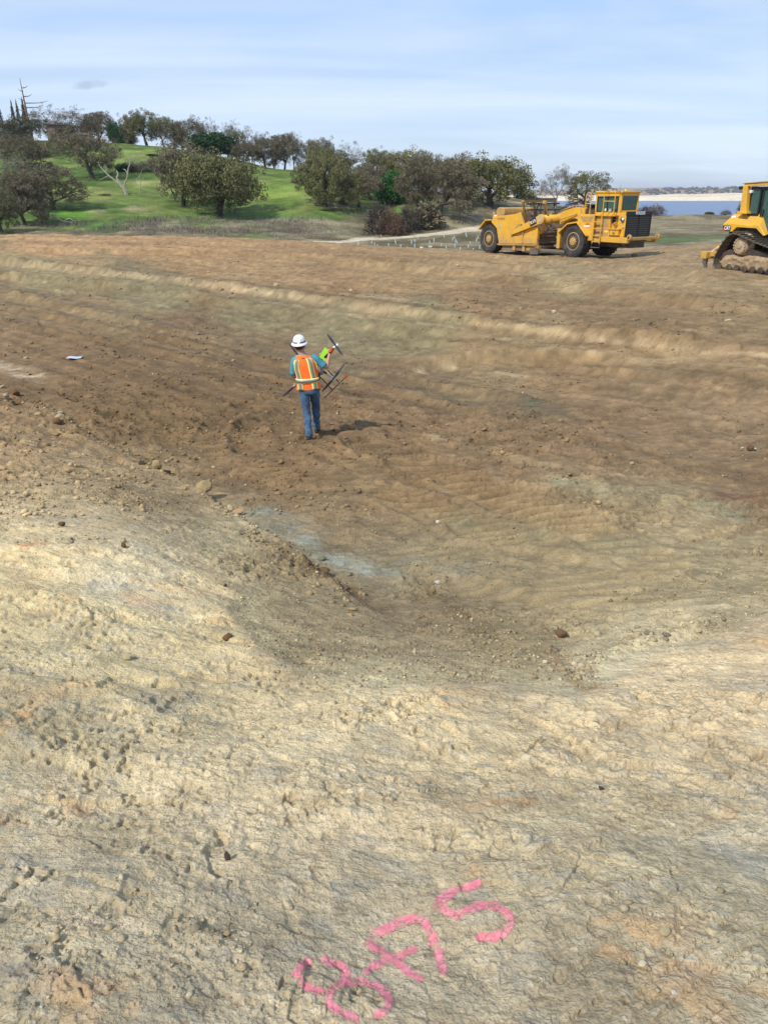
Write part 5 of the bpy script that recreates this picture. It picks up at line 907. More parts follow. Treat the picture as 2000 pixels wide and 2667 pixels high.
# bowl
side = [(-7.97, 1.94), (-7.88, 2.12), (-7.58, 2.34), (-5.5, 2.51), (-5.01, 2.66), (-4.45, 1.72), (-3.34, 1.76), (-3.20, 1.16), (-3.18, .62), (-3.4, .58), (-7.02, .42), (-7.10, .80), (-7.33, 1.55)]
for s1 in (1, -1): prism('bowl_side', side, s1 * 1.66, s1 * 1.765, YEL, sc, .012)
for s1 in (1, -1):
    prism('bowl_skirt', [(-5.72, 1.10), (-3.24, 1.13), (-3.20, .70), (-6.95, .52), (-6.95, .78), (-5.9, .85)], s1 * 1.765, s1 * 1.84, YEL, sc, .015)
    prism('skirt_lip', [(-7.0, .50), (-3.15, .66), (-3.15, .58), (-7.0, .42)], s1 * 1.765, s1 * 1.90, YELD, sc, .01)
    sbox('skirt_rib', (-4.55, -4.47), (s1 * 1.84, s1 * 1.87), (.66, 1.55), YELD, sc)
    sbox('front_post', (-3.36, -3.14), (s1 * 1.60, s1 * 1.80), (.45, 1.74), YEL, sc, .02)
    prism('lower_rail', [(-6.7, .12), (-6.7, .42), (-3.2, .52), (-3.1, .18)], s1 * 1.4, s1 * 1.72, RUS, sc, .02)
    for s_ in (-5.36, -4.38): b = bmesh.new(); lathe(b, [(.10, -.05), (.10, .05)], (s_, s1 * 1.80, .52), 12); bx(b, (s_ - .13, -s1 * 1.80 - .04, .16), (s_ + .13, -s1 * 1.80 + .04, .46)); obj('pin_lug', b, YELD, sc, .01)
    prism('cutting_edge_plate', [(-3.80, -.02), (-3.78, .36), (-3.02, .42), (-2.98, .03)], s1 * 1.74, s1 * 1.80, STL, sc, .01)
    sbox('front_shoe', (-4.2, -3.05), (s1 * 1.45, s1 * 1.735), (.22, .58), YELD, sc, .02)
sbox('bowl_floor', (-7.6, -3.2), (-1.66, 1.66), (.42, .54), RUS, sc)
prism('rear_wall', [(-7.78, 1.0), (-7.80, 2.62), (-7.72, 2.84), (-7.55, 2.92), (-7.15, 2.92), (-6.98, 2.84), (-6.92, 2.62), (-6.92, 1.0)], -1.40, 1.50, YELD, sc, .04, False)
prism('rear_wall_face', [(-6.90, .6), (-6.90, 2.5), (-6.80, 2.5), (-6.6, .6)], -1.6, 1.6, RUS, sc)
pipe('rear_post', [(-7.95, 1.55, 2.05), (-7.95, 1.55, 2.62)], .08, YELD, sc, 10, .06); sbox('lamp_bracket', (-7.86, -7.62), (1.45, 1.6), (2.2, 2.42), LMP, sc, .02)
sbox('push_block', (-9.6, -9.1), (-.7, .7), (.6, 1.2), YELD, sc, .04); prism('rear_frame', [(-9.2, .9), (-9.2, 1.5), (-7.7, 1.9), (-7.7, .8)], -.5, .5, YELD, sc, .02)
sbox('elevator_beam', (-5.25, -4.98), (-1.50, 1.50), (3.28, 3.46), YELD, sc, .02); sbox('elevator_cap', (-5.30, -4.93), (-1.55, 1.55), (3.465, 3.53), DKM, sc, .01)
for w_ in (-1.45, -.5, .5, 1.45): pipe('elevator_strut', [(-5.12, w_, 3.30), (-4.55, w_, 1.6)], .085, YELD, sc, 8)
for h_, s_ in ((3.18, -4.68), (2.80, -4.55), (2.42, -4.42), (2.05, -4.3)): sbox('elevator_flight', (s_ - .08, s_ + .08), (-1.5, 1.5), (h_ - .05, h_ + .05), DKM, sc, .01)
for w_ in (-1.1, -.35, .35, 1.1): pipe('elevator_chain', [(-4.95, w_, 3.3), (-4.6, w_, 2.9), (-4.2, w_, 1.6), (-3.9, w_, .7)], .05, STL, sc, 6)
prism('apron', [(-3.95, .5), (-3.55, .55), (-3.5, 1.3), (-3.75, 1.95), (-4.0, 2.1), (-4.1, 2.0), (-3.9, 1.3)], -1.62, 1.62, RUS, sc, .02)
for h_ in (.75, 1.15, 1.5): sbox('apron_rib', (-3.50, -3.36), (-1.5, 1.5), (h_ - .05, h_ + .04), RUS, sc, .01)
for h_, s_ in ((.62, -2.0), (1.15, -1.9), (1.6, -1.8)): sbox('crossmember', (s_ - .12, s_ + .12), (-1.0, 1.2), (h_ - .06, h_ + .06), RUS, sc, .01)
sbox('hitch', (-1.3, -.8), (-.7, .7), (.6, 1.9), DKM, sc, .04)
for s1 in (1, -1):
    pipe('lift_cylinder', [(-2.72, s1 * 1.55, 1.98), (-3.05, s1 * 1.55, 1.35)], .10, YEL, sc, 10); pipe('piston_rod', [(-3.05, s1 * 1.55, 1.35), (-3.22, s1 * 1.55, 1.0)], .05, CHR, sc)
    pipe('link_rod', [(-2.98, s1 * 1.45, 3.32), (-2.62, s1 * 1.5, 2.5)], .06, YELD, sc); pipe('link_rod', [(-3.10, s1 * 1.35, 3.28), (-3.02, s1 * 1.45, 2.5)], .06, YELD, sc); sbox('rod_head', (-3.15, -2.88), (s1 * 1.35, s1 * 1.55), (3.20, 3.40), YELD, sc, .03)
    pipe('steering_cylinder', [(-2.3, s1 * .7, 1.5), (-.9, s1 * .8, 1.35)], .08, YEL, sc, 10)
pipes('hydraulic_hose', [[(-4.95,1.5,2.62),(-4.7,1.5,2.74),(-4.4,1.55,2.68),(-4.1,1.6,2.3)], [(-3.4,1.3,2.4),(-3.55,1.3,2.9),(-3.4,1.3,3.25),(-3.1,1.35,3.3)], [(-3.6,1.4,2.3),(-3.8,1.4,2.8),(-3.6,1.4,3.2),(-3.2,1.4,3.2)], [(-2.6,1.2,2.4),(-2.4,1.3,2.0),(-2.6,1.4,1.6),(-2.9,1.5,1.3)],
   [(-1.0,.5,2.2),(-1.6,.8,1.9),(-2.1,1.2,1.75),(-2.7,1.5,1.5)], [(-.9,.3,3.05),(-1.5,.3,3.25),(-2.3,.2,3.1),(-2.9,.5,2.6)], [(-.5,-.2,3.05),(-1.3,-.3,3.35),(-2.3,-.3,3.1),(-2.8,-.6,2.6)], [(.0,.3,2.8),(-.8,.2,3.2),(-1.6,.1,3.3),(-2.4,.3,2.9)], [(-3.15,1.7,1.7),(-3.2,1.75,1.2),(-3.1,1.75,.9)]], .03, HOS, sc)
pipes('steel_pipe', [[(-.3,.45,3.06),(-1.2,.45,3.1),(-2.2,.45,2.85)], [(-.3,.2,3.08),(-1.2,.2,3.13),(-2.2,.2,2.9)], [(-1.0,.5,2.6),(-1.7,.55,2.4),(-2.4,.6,2.2)], [(-.1,.5,2.3),(-.3,.7,2.5),(-.5,.7,2.9)]], .035, YELD, sc)
text('lettering', 'TETRI075', .19, DLT, sc, (-6.92, 1.768, 2.17), 'side', 1.08, math.radians(1.5))
prism('triangle_decal', [(-7.28, 1.62), (-6.82, 1.62), (-6.95, 1.80), (-7.05, 2.0), (-7.12, 1.9)], 1.765, 1.772, GRYD, sc)

# -------- crawler dozer
DAZ = math.radians(158); dz = empty('bulldozer', (14.76, 32.60, -2.9), math.radians(90) - DAZ, 'yellow crawler bulldozer with wide muddy tracks cut off by the right edge of the photo', 'bulldozer')
loop = [(0.15, .03), (1.2, .03), (2.2, .03), (3.05, .05), (3.42, .25), (3.50, .50), (3.36, .76), (3.05, .88), (2.3, 1.02), (1.6, 1.17), (1.05, 1.32), (.68, 1.42), (.45, 1.42), (.24, 1.32), (.02, 1.05), (-.16, .75), (-.27, .50), (-.26, .26), (-.12, .08)]
def resample(lp, n):
    P_ = [np.array(p, float) for p in lp]; P_ = P_ + [P_[0]]; seg = [np.linalg.norm(b - a) for a, b in zip(P_[:-1], P_[1:])]; cum = np.r_[0, np.cumsum(seg)]; out = []
    for t_ in np.linspace(0, cum[-1], n, endpoint=False):
        i = min(np.searchsorted(cum, t_, 'right') - 1, len(seg) - 1); f_ = (t_ - cum[i]) / seg[i]; out.append((P_[i] * (1 - f_) + P_[i + 1] * f_, (P_[i + 1] - P_[i]) / seg[i]))
    return out, cum[-1]
pts, total = resample(loop, 46); pitch = total / 46
b = bmesh.new(); bx(b, (-pitch * .48, -.42, -.018), (pitch * .48, .42, .018)); bx(b, (-pitch * .46, -.42, .018), (-pitch * .46 + .022, .42, .075)); bx(b, (-.06, -.14, -.07), (.06, -.08, -.018)); bx(b, (-.06, .08, -.07), (.06, .14, -.018))
shoe_me = bpy.data.meshes.new('track_shoe'); b.to_mesh(shoe_me); b.free(); shoe_me.materials.append(TRK)
for s1 in (1, -1):
    tr = bpy.data.objects.new('track', None); COL.objects.link(tr); tr.parent = dz
    for p_, d_ in pts:
        o = bpy.data.objects.new('track_shoe', shoe_me); COL.objects.link(o); o.parent = tr; o.location = (p_[0], -s1 * 1.18, p_[1])
        ang = math.atan2(d_[1], d_[0]); o.rotation_euler = (math.pi, -(ang) , 0)
        o.matrix_local = Matrix.Translation(o.location) @ Matrix(((d_[0], 0, d_[1], 0), (0, 1, 0, 0), (d_[1], 0, -d_[0], 0), (0, 0, 0, 1)))
    gs, gh = np.meshgrid(np.linspace(-.10, 3.32, 90), np.linspace(.07, .72, 20)); top_ = np.interp(gs, [-.1, .1, .3, .6, .9, 1.3, 2.2, 3.0, 3.32], [.45, .62, .64, .66, .60, .70, .66, .62, .45]); bot_ = np.interp(gs, [-.1, .1, 3.0, 3.32], [.2, .07, .07, .3])
    hh_ = bot_ + (top_ - bot_) * (gh - .07) / .65; q_ = np.clip(np.minimum((hh_ - bot_), (top_ - hh_)) / .14, 0, 1); f_ = fbm((gs * 6).ravel(), (hh_ * 7).ravel(), 4, 900).reshape(gs.shape); fc_, _, _ = facets((gs * 5 + .4 * f_).ravel(), (hh_ * 8).ravel(), 905, 1.6)
    ww = 1.30 + .16 * q_ ** .5 + .045 * f_ + .03 * fc_.reshape(gs.shape); ii = np.arange(gs.size).reshape(gs.shape); ff_ = np.stack([ii[:-1, :-1], ii[:-1, 1:], ii[1:, 1:], ii[1:, :-1]], -1).reshape(-1, 4)
    np_mesh('track_frame', np.stack([gs.ravel(), (-s1 * ww).ravel(), hh_.ravel()], 1), ff_, material('packed_earth', (.30, .21, .12), rough=.95, var=.35, scale=4, bump=1.0, bscale=9), parent=dz); sbox('track_frame_core', (-.05, 3.25), (s1 * 1.0, s1 * 1.3), (.10, .60), RUS, dz)
    for s_ in np.linspace(.45, 2.8, 7): b = bmesh.new(); lathe(b, [(.13, -.05), (.13, .05), (.05, .07)], (s_, s1 * 1.44, .17), 14); obj('track_roller', b, DKM, dz)
    b = bmesh.new(); lathe(b, [(.44, -.10), (.46, .0), (.40, .04), (.36, .10), (.34, .20), (.30, .25), (.12, .27), (.10, .30), (.01, .30)], (.80, s1 * 1.20, 1.0), 30) if s1 > 0 else lathe(b, [(.44, .10), (.46, 0), (.36, -.10), (.30, -.25), (.01, -.30)], (.80, -1.20, 1.0), 30)
    for i in range(16):
        a = 2 * math.pi * i / 16; bx(b, (-.03, -.03, -.03), (.03, .03, .03), Matrix.Translation((.80 + .27 * math.cos(a), -s1 * 1.46, 1.0 + .27 * math.sin(a))))
    obj('sprocket', b, material('dusty_final_drive', (.36, .27, .17), rough=.85, var=.2, scale=5), dz)
    for s_ in (3.05, .12): b = bmesh.new(); lathe(b, [(.36, -.12), (.38, 0), (.36, .12), (.1, .14)], (s_ + (.05 if s_ > 1 else .05), s1 * 1.2, .44), 26); obj('idler', b, DKM, dz)
    prism('track_guard', [(1.1, .68), (1.2, .92), (3.0, .66), (3.0, .56)], s1 * 1.0, s1 * 1.36, DKM, dz, .02)
def two_level(name, lo, hi, w_lo, w_hi, mat, parent):
    """side wedge: profile lo at w_lo and profile hi at +-w_hi joined"""
    b = bmesh.new(); rings = [[b.verts.new((s, -w, h)) for s, h in pr] for w, pr in ((w_lo, lo), (w_hi, hi), (-w_hi, hi), (-w_lo, lo))]; n = len(lo)
    for a, c in zip(rings[:-1], rings[1:]):
        for i in range(n): b.faces.new((a[i], c[i], c[(i + 1) % n], a[(i + 1) % n]))
    b.faces.new(rings[0]); b.faces.new(rings[-1][::-1]); return obj(name, b, mat, parent, .015, False, 1)
fuel = two_level('rear_body', [(-.76, 1.45), (-.77, 1.72), (-.52, 1.76), (.62, 1.70), (1.05, 1.74), (1.42, 1.38), (1.32, 1.36), (.95, 1.64), (.66, 1.63), (-.04, 1.65), (-.24, 1.45)], [(-.76, 1.45), (-.80, 1.80), (-.58, 2.10), (-.03, 2.13), (.92, 2.13), (1.35, 1.45), (1.32, 1.40), (.95, 1.66), (.66, 1.66), (-.04, 1.66), (-.24, 1.45)], .92, .62, YEL, dz)
sbox('main_frame', (-.70, 3.3), (-.62, .62), (.75, 1.62), DKM, dz, .04); two_level('hood', [(1.9, 1.3), (1.9, 1.9), (2.2, 2.0), (3.6, 1.9), (3.6, 1.0), (2.2, 1.0)], [(1.9, 1.3), (1.9, 2.05), (2.2, 2.15), (3.6, 2.02), (3.6, 1.0), (2.2, 1.0)], .50, .40, YEL, dz)
bld = prism('blade', [(4.3, .05), (4.15, .3), (4.1, .8), (4.3, 1.25), (4.36, 1.25), (4.2, .8), (4.26, .3), (4.4, .05)], -1.7, 1.7, YELD, dz, .01)
for s1 in (1, -1): sbox('push_arm', (1.2, 4.15), (s1 * .68, s1 * .76), (.35, .6), YEL, dz, .02); pipe('lift_cylinder', [(2.9, s1 * .45, 1.7), (4.15, s1 * .5, .9)], .07, YEL, dz)
pl_ = prism('number_plate', [(-.735, 1.475), (-.735, 1.675), (-.33, 1.675), (-.33, 1.475)], .925, .935, BLK, dz); prism('red_decal', [(-.735, 1.475), (-.735, 1.59), (-.60, 1.475)], .9355, .94, RED, dz)
text('lettering', 'CAT', .185, WHT, dz, (-.495, .944, 1.572), 'side', .86, 0, .006)
b = bmesh.new(); bx(b, (-.45, -.80, 1.93), (-.22, -.76, 1.99)); b.free(); sbox('white_sticker', (-.58, -.36), (.66, .74), (1.955, 2.035), WHT, dz, .01)
sbox('filler_cap', (-.62, -.40), (.15, .4), (2.10, 2.18), YEL, dz, .02); sbox('vent_slot', (-.05, .28), (.745, .765), (1.94, 1.96), DKM, dz)
for s1 in (1, -1):
    prism('roof_post', [(-.08, 2.13), (-.13, 3.14), (.09, 3.14), (.25, 2.13)], s1 * .66, s1 * .86, YEL, dz, .02); sbox('post_foot', (-.16, .34), (s1 * .60, s1 * .92), (2.125, 2.20), YEL, dz, .02)
    prism('roof_beam', [(-.12, 3.10), (-.10, 3.20), (1.0, 3.26), (2.0, 3.24), (2.0, 3.12), (1.0, 3.13)], s1 * .64, s1 * .84, YEL, dz, .02)
prism('roof', [(-.16, 3.205), (-.14, 3.235), (1.0, 3.295), (2.06, 3.27), (2.06, 3.24), (1.0, 3.262)], -.88, .88, material('roof_topcoat', (.42, .30, .16), rough=.6, var=.15), dz, .008)
for s1 in (1, -1): sbox('work_lamp', (-.34, -.16), (s1 * .60, s1 * .84), (3.0, 3.12), BLK, dz, .02)
dc = bpy.data.objects.new('cab', None); COL.objects.link(dc); dc.parent = dz
b = bmesh.new()
for s1 in (1, -1):
    y = -s1 * .70
    for s_ in (.16, .62, .78, 1.62): bx(b, (s_, min(y, y + s1 * .07), 1.45 if s_ > .7 else 2.12), (s_ + .07, max(y, y + s1 * .07), 3.06))
    bx(b, (.16, min(y, y + s1 * .07), 3.0), (1.69, max(y, y + s1 * .07), 3.10)); bx(b, (.16, min(y, y + s1 * .07), 2.06), (.69, max(y, y + s1 * .07), 2.14)); bx(b, (.8, min(y, y + s1 * .07), 1.38), (1.69, max(y, y + s1 * .07), 1.5))
bx(b, (.16, -.63, 3.0), (.23, .63, 3.10)); bx(b, (.16, -.63, 2.06), (.23, .63, 2.14)); bx(b, (1.62, -.63, 2.0), (1.69, .63, 2.1)); bx(b, (1.62, -.63, 3.0), (1.69, .63, 3.1))
obj('cab_frame', b, BLK, dc, .008)
for s1 in (1, -1):
    y0, y1 = sorted((-s1 * .675, -s1 * .685))
    box('side_window', (.235, y0, 2.145), (.615, y1, 2.995), GLS, dc); dr = box('door', (.855, y0, 1.505), (1.615, y1, 2.995), GLS, dc); pipe('handle', [(.95, s1 * .72, 2.3), (.95, s1 * .74, 2.0)], .018, BLK, dr, 6)
box('rear_window', (.19, -.62, 2.145), (.20, .62, 2.995), GLS, dc); box('windscreen', (1.65, -.62, 2.105), (1.66, .62, 2.995), GLS, dc)
b = bmesh.new(); bx(b, (.75, -.3, 1.5), (1.25, .3, 2.15)); bx(b, (.7, -.28, 2.15), (.85, .28, 2.8)); obj('seat', b, INT, dc, .05); sbox('cab_lamp', (.18, .30), (.70, .80), (2.88, 2.98), LMP, dc, .01)
# ripper
rp = bpy.data.objects.new('ripper', None); COL.objects.link(rp); rp.parent = dz
sbox('ripper_beam', (-1.74, -1.42), (-.92, .92), (.34, .62), YEL, rp, .03)
for w_ in (.62, -.62): prism('ripper_arm', [(-1.5, .40), (-1.5, .60), (-.3, .78), (-.3, .60)], w_ - .09, w_ + .09, YEL, rp, .015); pipe('ripper_cylinder', [(-1.4, w_, .62), (-.5, w_ * .9, 1.25)], .07, YEL, rp)
for w_ in (.78, 0, -.78): prism('ripper_tooth', [(-1.66, .36), (-1.70, .18), (-1.50, -.06), (-1.40, -.10), (-1.48, .12), (-1.46, .36)], w_ - .05, w_ + .05, STL, rp, .006)
# ------------------------------------------------------------------ the person carrying a drone
PX, PY = (802 - 1000) / 2000 * 12.83, 12.65; PZ = ground_z(PX, PY) + .0
PXY = PX
def pc(cx, cy, y=0): return ((cx - 705) * .000925, y, (2110 - cy) * .00094 - .28 * y)
person = None
def skin_body(name, verts, edges, radii, mat, parent, root=0, sub=2):
    me = bpy.data.meshes.new(name); me.from_pydata(verts, edges, []); o = bpy.data.objects.new(name, me); COL.objects.link(o)
    sk = o.modifiers.new('s', 'SKIN'); sk.branch_smoothing = .6; o.modifiers.new('u', 'SUBSURF').levels = sub; 
    for v, r in zip(me.skin_vertices[0].data, radii): v.radius = r if isinstance(r, tuple) else (r, r)
    me.skin_vertices[0].data[root].use_root = True
    dg = bpy.context.evaluated_depsgraph_get(); m2 = bpy.data.meshes.new_from_object(o.evaluated_get(dg)); bpy.data.objects.remove(o); m2.name = name
    r_ = link_mesh(name, m2, mat, parent, True); return r_
def loft(name, rings, mat, parent, seg=28, cap=True, smooth=True, noise=0, nscale=12, sup=2.3):
    """rings: (centre, rx, ry, tilt_x) horizontal super-ellipses"""
    V, F = [], []
    R_ = []
    cs = curve([np.r_[c, rx, ry, tl] for c, rx, ry, tl in rings], 4)
    for q in cs:
        c, rx, ry, tl = q[:3], q[3], q[4], q[5]
        for j in range(seg):
            a = 2 * math.pi * j / seg; ca, sa = math.cos(a), math.sin(a); k_ = (abs(ca) ** sup + abs(sa) ** sup) ** (-1 / sup); x, y = rx * ca * k_, ry * sa * k_
            V.append((c[0] + x, c[1] + y, c[2] + x * tl))
    n = len(cs)
    for i in range(n - 1):
        for j in range(seg): F.append((i * seg + j, i * seg + (j + 1) % seg, (i + 1) * seg + (j + 1) % seg, (i + 1) * seg + j))
    if cap: F.append(tuple(range(seg))[::-1]); F.append(tuple((n - 1) * seg + j for j in range(seg)))
    V = np.array(V)
    if noise:
        c0 = V.reshape(n, seg, 3).mean(1, keepdims=True); d = V.reshape(n, seg, 3) - c0; l = np.linalg.norm(d, axis=2, keepdims=True); nz = fbm(V[:, 0] * nscale + V[:, 1] * nscale * .7, V[:, 2] * nscale * 1.7 + V[:, 0] * 8, 3, 600).reshape(n, seg, 1); V = (V.reshape(n, seg, 3) + d / l * nz * noise).reshape(-1, 3)
    me = bpy.data.meshes.new(name); me.from_pydata(V.tolist(), [], F); return link_mesh(name, me, mat, parent, smooth)
SKN = material('skin', (.42, .22, .15), rough=.5, var=.08, scale=20); DNM = material('blue_denim', (.038, .085, .165), rough=.9, var=.28, scale=9, col2=(.10, .175, .28), bump=.4, bscale=200); TEE = material('teal_cotton', (.06, .26, .34), rough=.9, var=.15, scale=8)
ORG = material('orange_vest', (.95, .16, .012), rough=.75, var=.06, scale=8); LIM = material('lime_trim', (.90, .78, .25), rough=.6, var=.04); REF = material('reflective_tape', (.24, .235, .205), rough=.35, var=.08); HAT = material('hard_hat_white', (.80, .79, .76), rough=.3, var=.03)
HAI = material('dark_brown_hair', (.030, .014, .010), rough=.7, var=.3, scale=40); BOT = material('brown_boots', (.055, .035, .028), rough=.8, var=.3, scale=20); HBD = material('hat_band', (.06, .03, .03), rough=.7, var=.2)
J = dict(pel=(0.0,.18,.86), sp=(-.01,.18,1.06), ch=(-.045,.19,1.26), nb=(-.085,.19,1.42), nk=(-.115,.20,1.50), hd=(-.135,.215,1.585), hd2=(-.135,.22,1.66),
 lsh=(-.215,.19,1.355), lel=(-.262,.20,1.075), lwr=(-.16,.42,1.12), lha=(-.10,.49,1.14), rsh=(.095,.19,1.40), rel=(.315,.22,1.225), rwr=(.345,.30,1.395), rha=(.362,.33,1.455),
 lhip=(-.085,.17,.84), lkn=(-.052,.15,.47), lan=(-.016,.02,.10), lto=(-.03,.16,.05), rhip=(.085,.19,.84), rkn=(.092,.36,.49), ran=(.088,.44,.115), rto=(.10,.58,.10))
keys = list(J); ed = [('pel','sp'),('sp','ch'),('ch','nb'),('nb','nk'),('nk','hd'),('hd','hd2'),('nb','lsh'),('lsh','lel'),('lel','lwr'),('lwr','lha'),('nb','rsh'),('rsh','rel'),('rel','rwr'),('rwr','rha'),('pel','lhip'),('lhip','lkn'),('lkn','lan'),('lan','lto'),('pel','rhip'),('rhip','rkn'),('rkn','ran'),('ran','rto')]
rad_ = dict(pel=(.13,.10), sp=(.12,.09), ch=(.14,.10), nb=.065, nk=.055, hd=(.078,.092), hd2=(.07,.085), lsh=.055, lel=.042, lwr=.030, lha=(.035,.02), rsh=.055, rel=.043, rwr=.030, rha=(.036,.022), lhip=.085, lkn=.06, lan=.04, lto=.035, rhip=.085, rkn=.06, ran=.04, rto=.035)
verts = [J[k_] for k_ in keys]; edges_ = [(keys.index(a), keys.index(b_)) for a, b_ in ed]
rads = [rad_[k_] for k_ in keys]
# fingers of both hands, rooted inside the palm and closed round what they hold
def add_finger(root, pts, r0=.0095):
    i0 = keys.index(root)
    for i, p_ in enumerate(pts): verts.append(p_); rads.append(r0 * (1 - .12 * i)); edges_.append((i0 if i == 0 else len(verts) - 2, len(verts) - 1))
for i, (dz_, ln) in enumerate(((.016, .9), (.005, 1.0), (-.006, .95), (-.016, .75))):
    x, y, z = J['rha']; o_ = (i - 1.5) * .019
    add_finger('rha', [(x - .012 + o_ * .5, y + .012 + o_ * .3, z + .045), (x + .004 + o_ * .4, y + .045 * ln + o_ * .3, z + .068 * ln), (x + .032 + o_ * .3, y + .052 * ln, z + .052 * ln)])
    x, y, z = J['lha']; add_finger('lha', [(x + .045, y + .015 + o_ * .3, z + o_), (x + .075 * ln, y + .0 + o_ * .3, z + o_), (x + .07 * ln, y - .025, z + o_)])
x, y, z = J['rha']; add_finger('rha', [(x + .032, y - .008, z + .012), (x + .044, y - .002, z + .042)], .011)
x, y, z = J['lha']; add_finger('lha', [(x + .01, y - .03, z + .03), (x + .04, y - .045, z + .035)], .011)
person = skin_body('person', verts, edges_, rads, SKN, None)
person.location = (PX, PY, PZ); person.scale = (.985, .985, .980); tag(person, 'man in a white hard hat and orange vest walking away, carrying a drone', 'person')
# ears, hair
for sx_ in (-1, 1): b = bmesh.new(); bmesh.ops.create_uvsphere(b, u_segments=12, v_segments=8, radius=1, matrix=Matrix.Translation((-.135 + sx_ * .082, .225, 1.60)) @ Matrix.Rotation(sx_ * .3, 4, 'Z') @ Matrix.Diagonal((.012, .024, .034, 1))); obj('ear', b, SKN, person, 0, True)
b = bmesh.new(); bmesh.ops.create_uvsphere(b, u_segments=24, v_segments=16, radius=1, matrix=Matrix.Translation((-.135, .205, 1.625)) @ Matrix.Diagonal((.085, .098, .098, 1)))
bmesh.ops.delete(b, geom=[v for v in b.verts if v.co.z < 1.555 or (v.co.y > .235 and v.co.z < 1.66)], context='VERTS')
for v in b.verts: v.co += Vector((random.uniform(-1, 1), random.uniform(-1, 1), random.uniform(-1, 1))) * .003
obj('hair', b, HAI, person, 0, True)
b = bmesh.new(); bmesh.ops.create_cone(b, segments=12, radius1=.018, radius2=.006, depth=.03, matrix=Matrix.Translation((-.135, .318, 1.60)) @ Matrix.Rotation(-1.4, 4, 'X')); obj('nose', b, SKN, person, 0, True)
for sx_ in (-1, 1): b = bmesh.new(); bmesh.ops.create_uvsphere(b, u_segments=10, v_segments=8, radius=.011, matrix=Matrix.Translation((-.135 + sx_ * .032, .298, 1.625))); obj('eye', b, HAT, person, 0, True)
# hard hat: full brim, ribs, band
b = bmesh.new(); hc = Vector((-.137, .215, 1.655)); prof = [(.146, -.012), (.150, -.006), (.142, .006), (.117, .014), (.113, .03), (.110, .055), (.101, .085), (.082, .112), (.055, .130), (.025, .138), (.002, .140)]
rings = [[b.verts.new(hc + Vector((r * .93 * math.cos(a), r * 1.06 * math.sin(a), z_ + .012 * math.sin(a) * (r > .12)))) for a in np.linspace(0, 2 * math.pi, 36, endpoint=False)] for r, z_ in prof]
for a, c in zip(rings[:-1], rings[1:]):
    for i in range(36): b.faces.new((a[i], a[(i + 1) % 36], c[(i + 1) % 36], c[i]))
b.faces.new(rings[-1]); hat = obj('hard_hat', b, HAT, person, 0, True); hat.rotation_euler = (math.radians(-4), math.radians(-3), 0); hat.location = (.085, .0, -.012); hat.matrix_local = Matrix.Translation(hc) @ Euler((math.radians(4), math.radians(-4), 0)).to_matrix().to_4x4() @ Matrix.Translation(-hc)
b = bmesh.new()
for zz0, zz1, r0, r1 in ((.020, .040, .1165, .1145),):
    lo = [b.verts.new(hc + Vector((r0 * .94 * math.cos(a), r0 * 1.065 * math.sin(a), zz0))) for a in np.linspace(0, 2 * math.pi, 36, endpoint=False)]; hi = [b.verts.new(hc + Vector((r1 * .94 * math.cos(a), r1 * 1.065 * math.sin(a), zz1))) for a in np.linspace(0, 2 * math.pi, 36, endpoint=False)]
    for i in range(36):
        if i in (26, 27): continue
        b.faces.new((lo[i], lo[(i + 1) % 36], hi[(i + 1) % 36], hi[i]))
hb = obj('hat_band', b, HBD, hat, 0, True)
for sx_ in (-.03, 0, .03):
    V, F = [], []; tube_np(V, F, [np.array(hc + Vector((sx_, 1.06 * r * -sg, z_ + .002))) for sg, r, z_ in [(1, .113, .03), (1, .101, .085), (1, .055, .130), (0, .0, .142), (-1, .055, .130), (-1, .101, .085), (-1, .113, .03)]], [.005] * 7, 6); me = bpy.data.meshes.new('hat_rib'); me.from_pydata([list(map(float, v)) for v in V], [], F); link_mesh('hat_rib', me, HAT, hat, True)
# jeans
def leg_loft(name, h_, k_, a_, wid):
    H_, K_, A_ = map(np.array, (h_, k_, a_)); R = lambda c, rx, ry: (c, rx, ry, 0)
    return [R(H_ + [0, 0, .03], wid, .115), R(H_ * .75 + K_ * .25, wid * .93, .105), R(H_ * .4 + K_ * .6, .080, .086), R(K_, .070, .076), R(K_ * .7 + A_ * .3, .069, .074), R(K_ * .35 + A_ * .65, .066, .072), R(A_ + [0, .0, .04], .064, .078), R(A_ + [0, .005, -.025], .066, .084)]
jl = loft('jeans', leg_loft('l', J['lhip'], J['lkn'], J['lan'], .098), DNM, person, noise=.024, nscale=13); jl['label'] = 'blue jeans leg, planted'
jr = loft('jeans', leg_loft('r', J['rhip'], J['rkn'], J['ran'], .098), DNM, person, noise=.024, nscale=13); jr['label'] = 'blue jeans leg, stepping forward'
loft('jeans_seat', [(np.array((0, .175, .80)), .165, .118, 0), (np.array((0, .175, .86)), .180, .128, 0), (np.array((-.002, .178, .93)), .172, .118, 0), (np.array((-.005, .18, 1.0)), .160, .108, 0)], DNM, person, noise=.006)
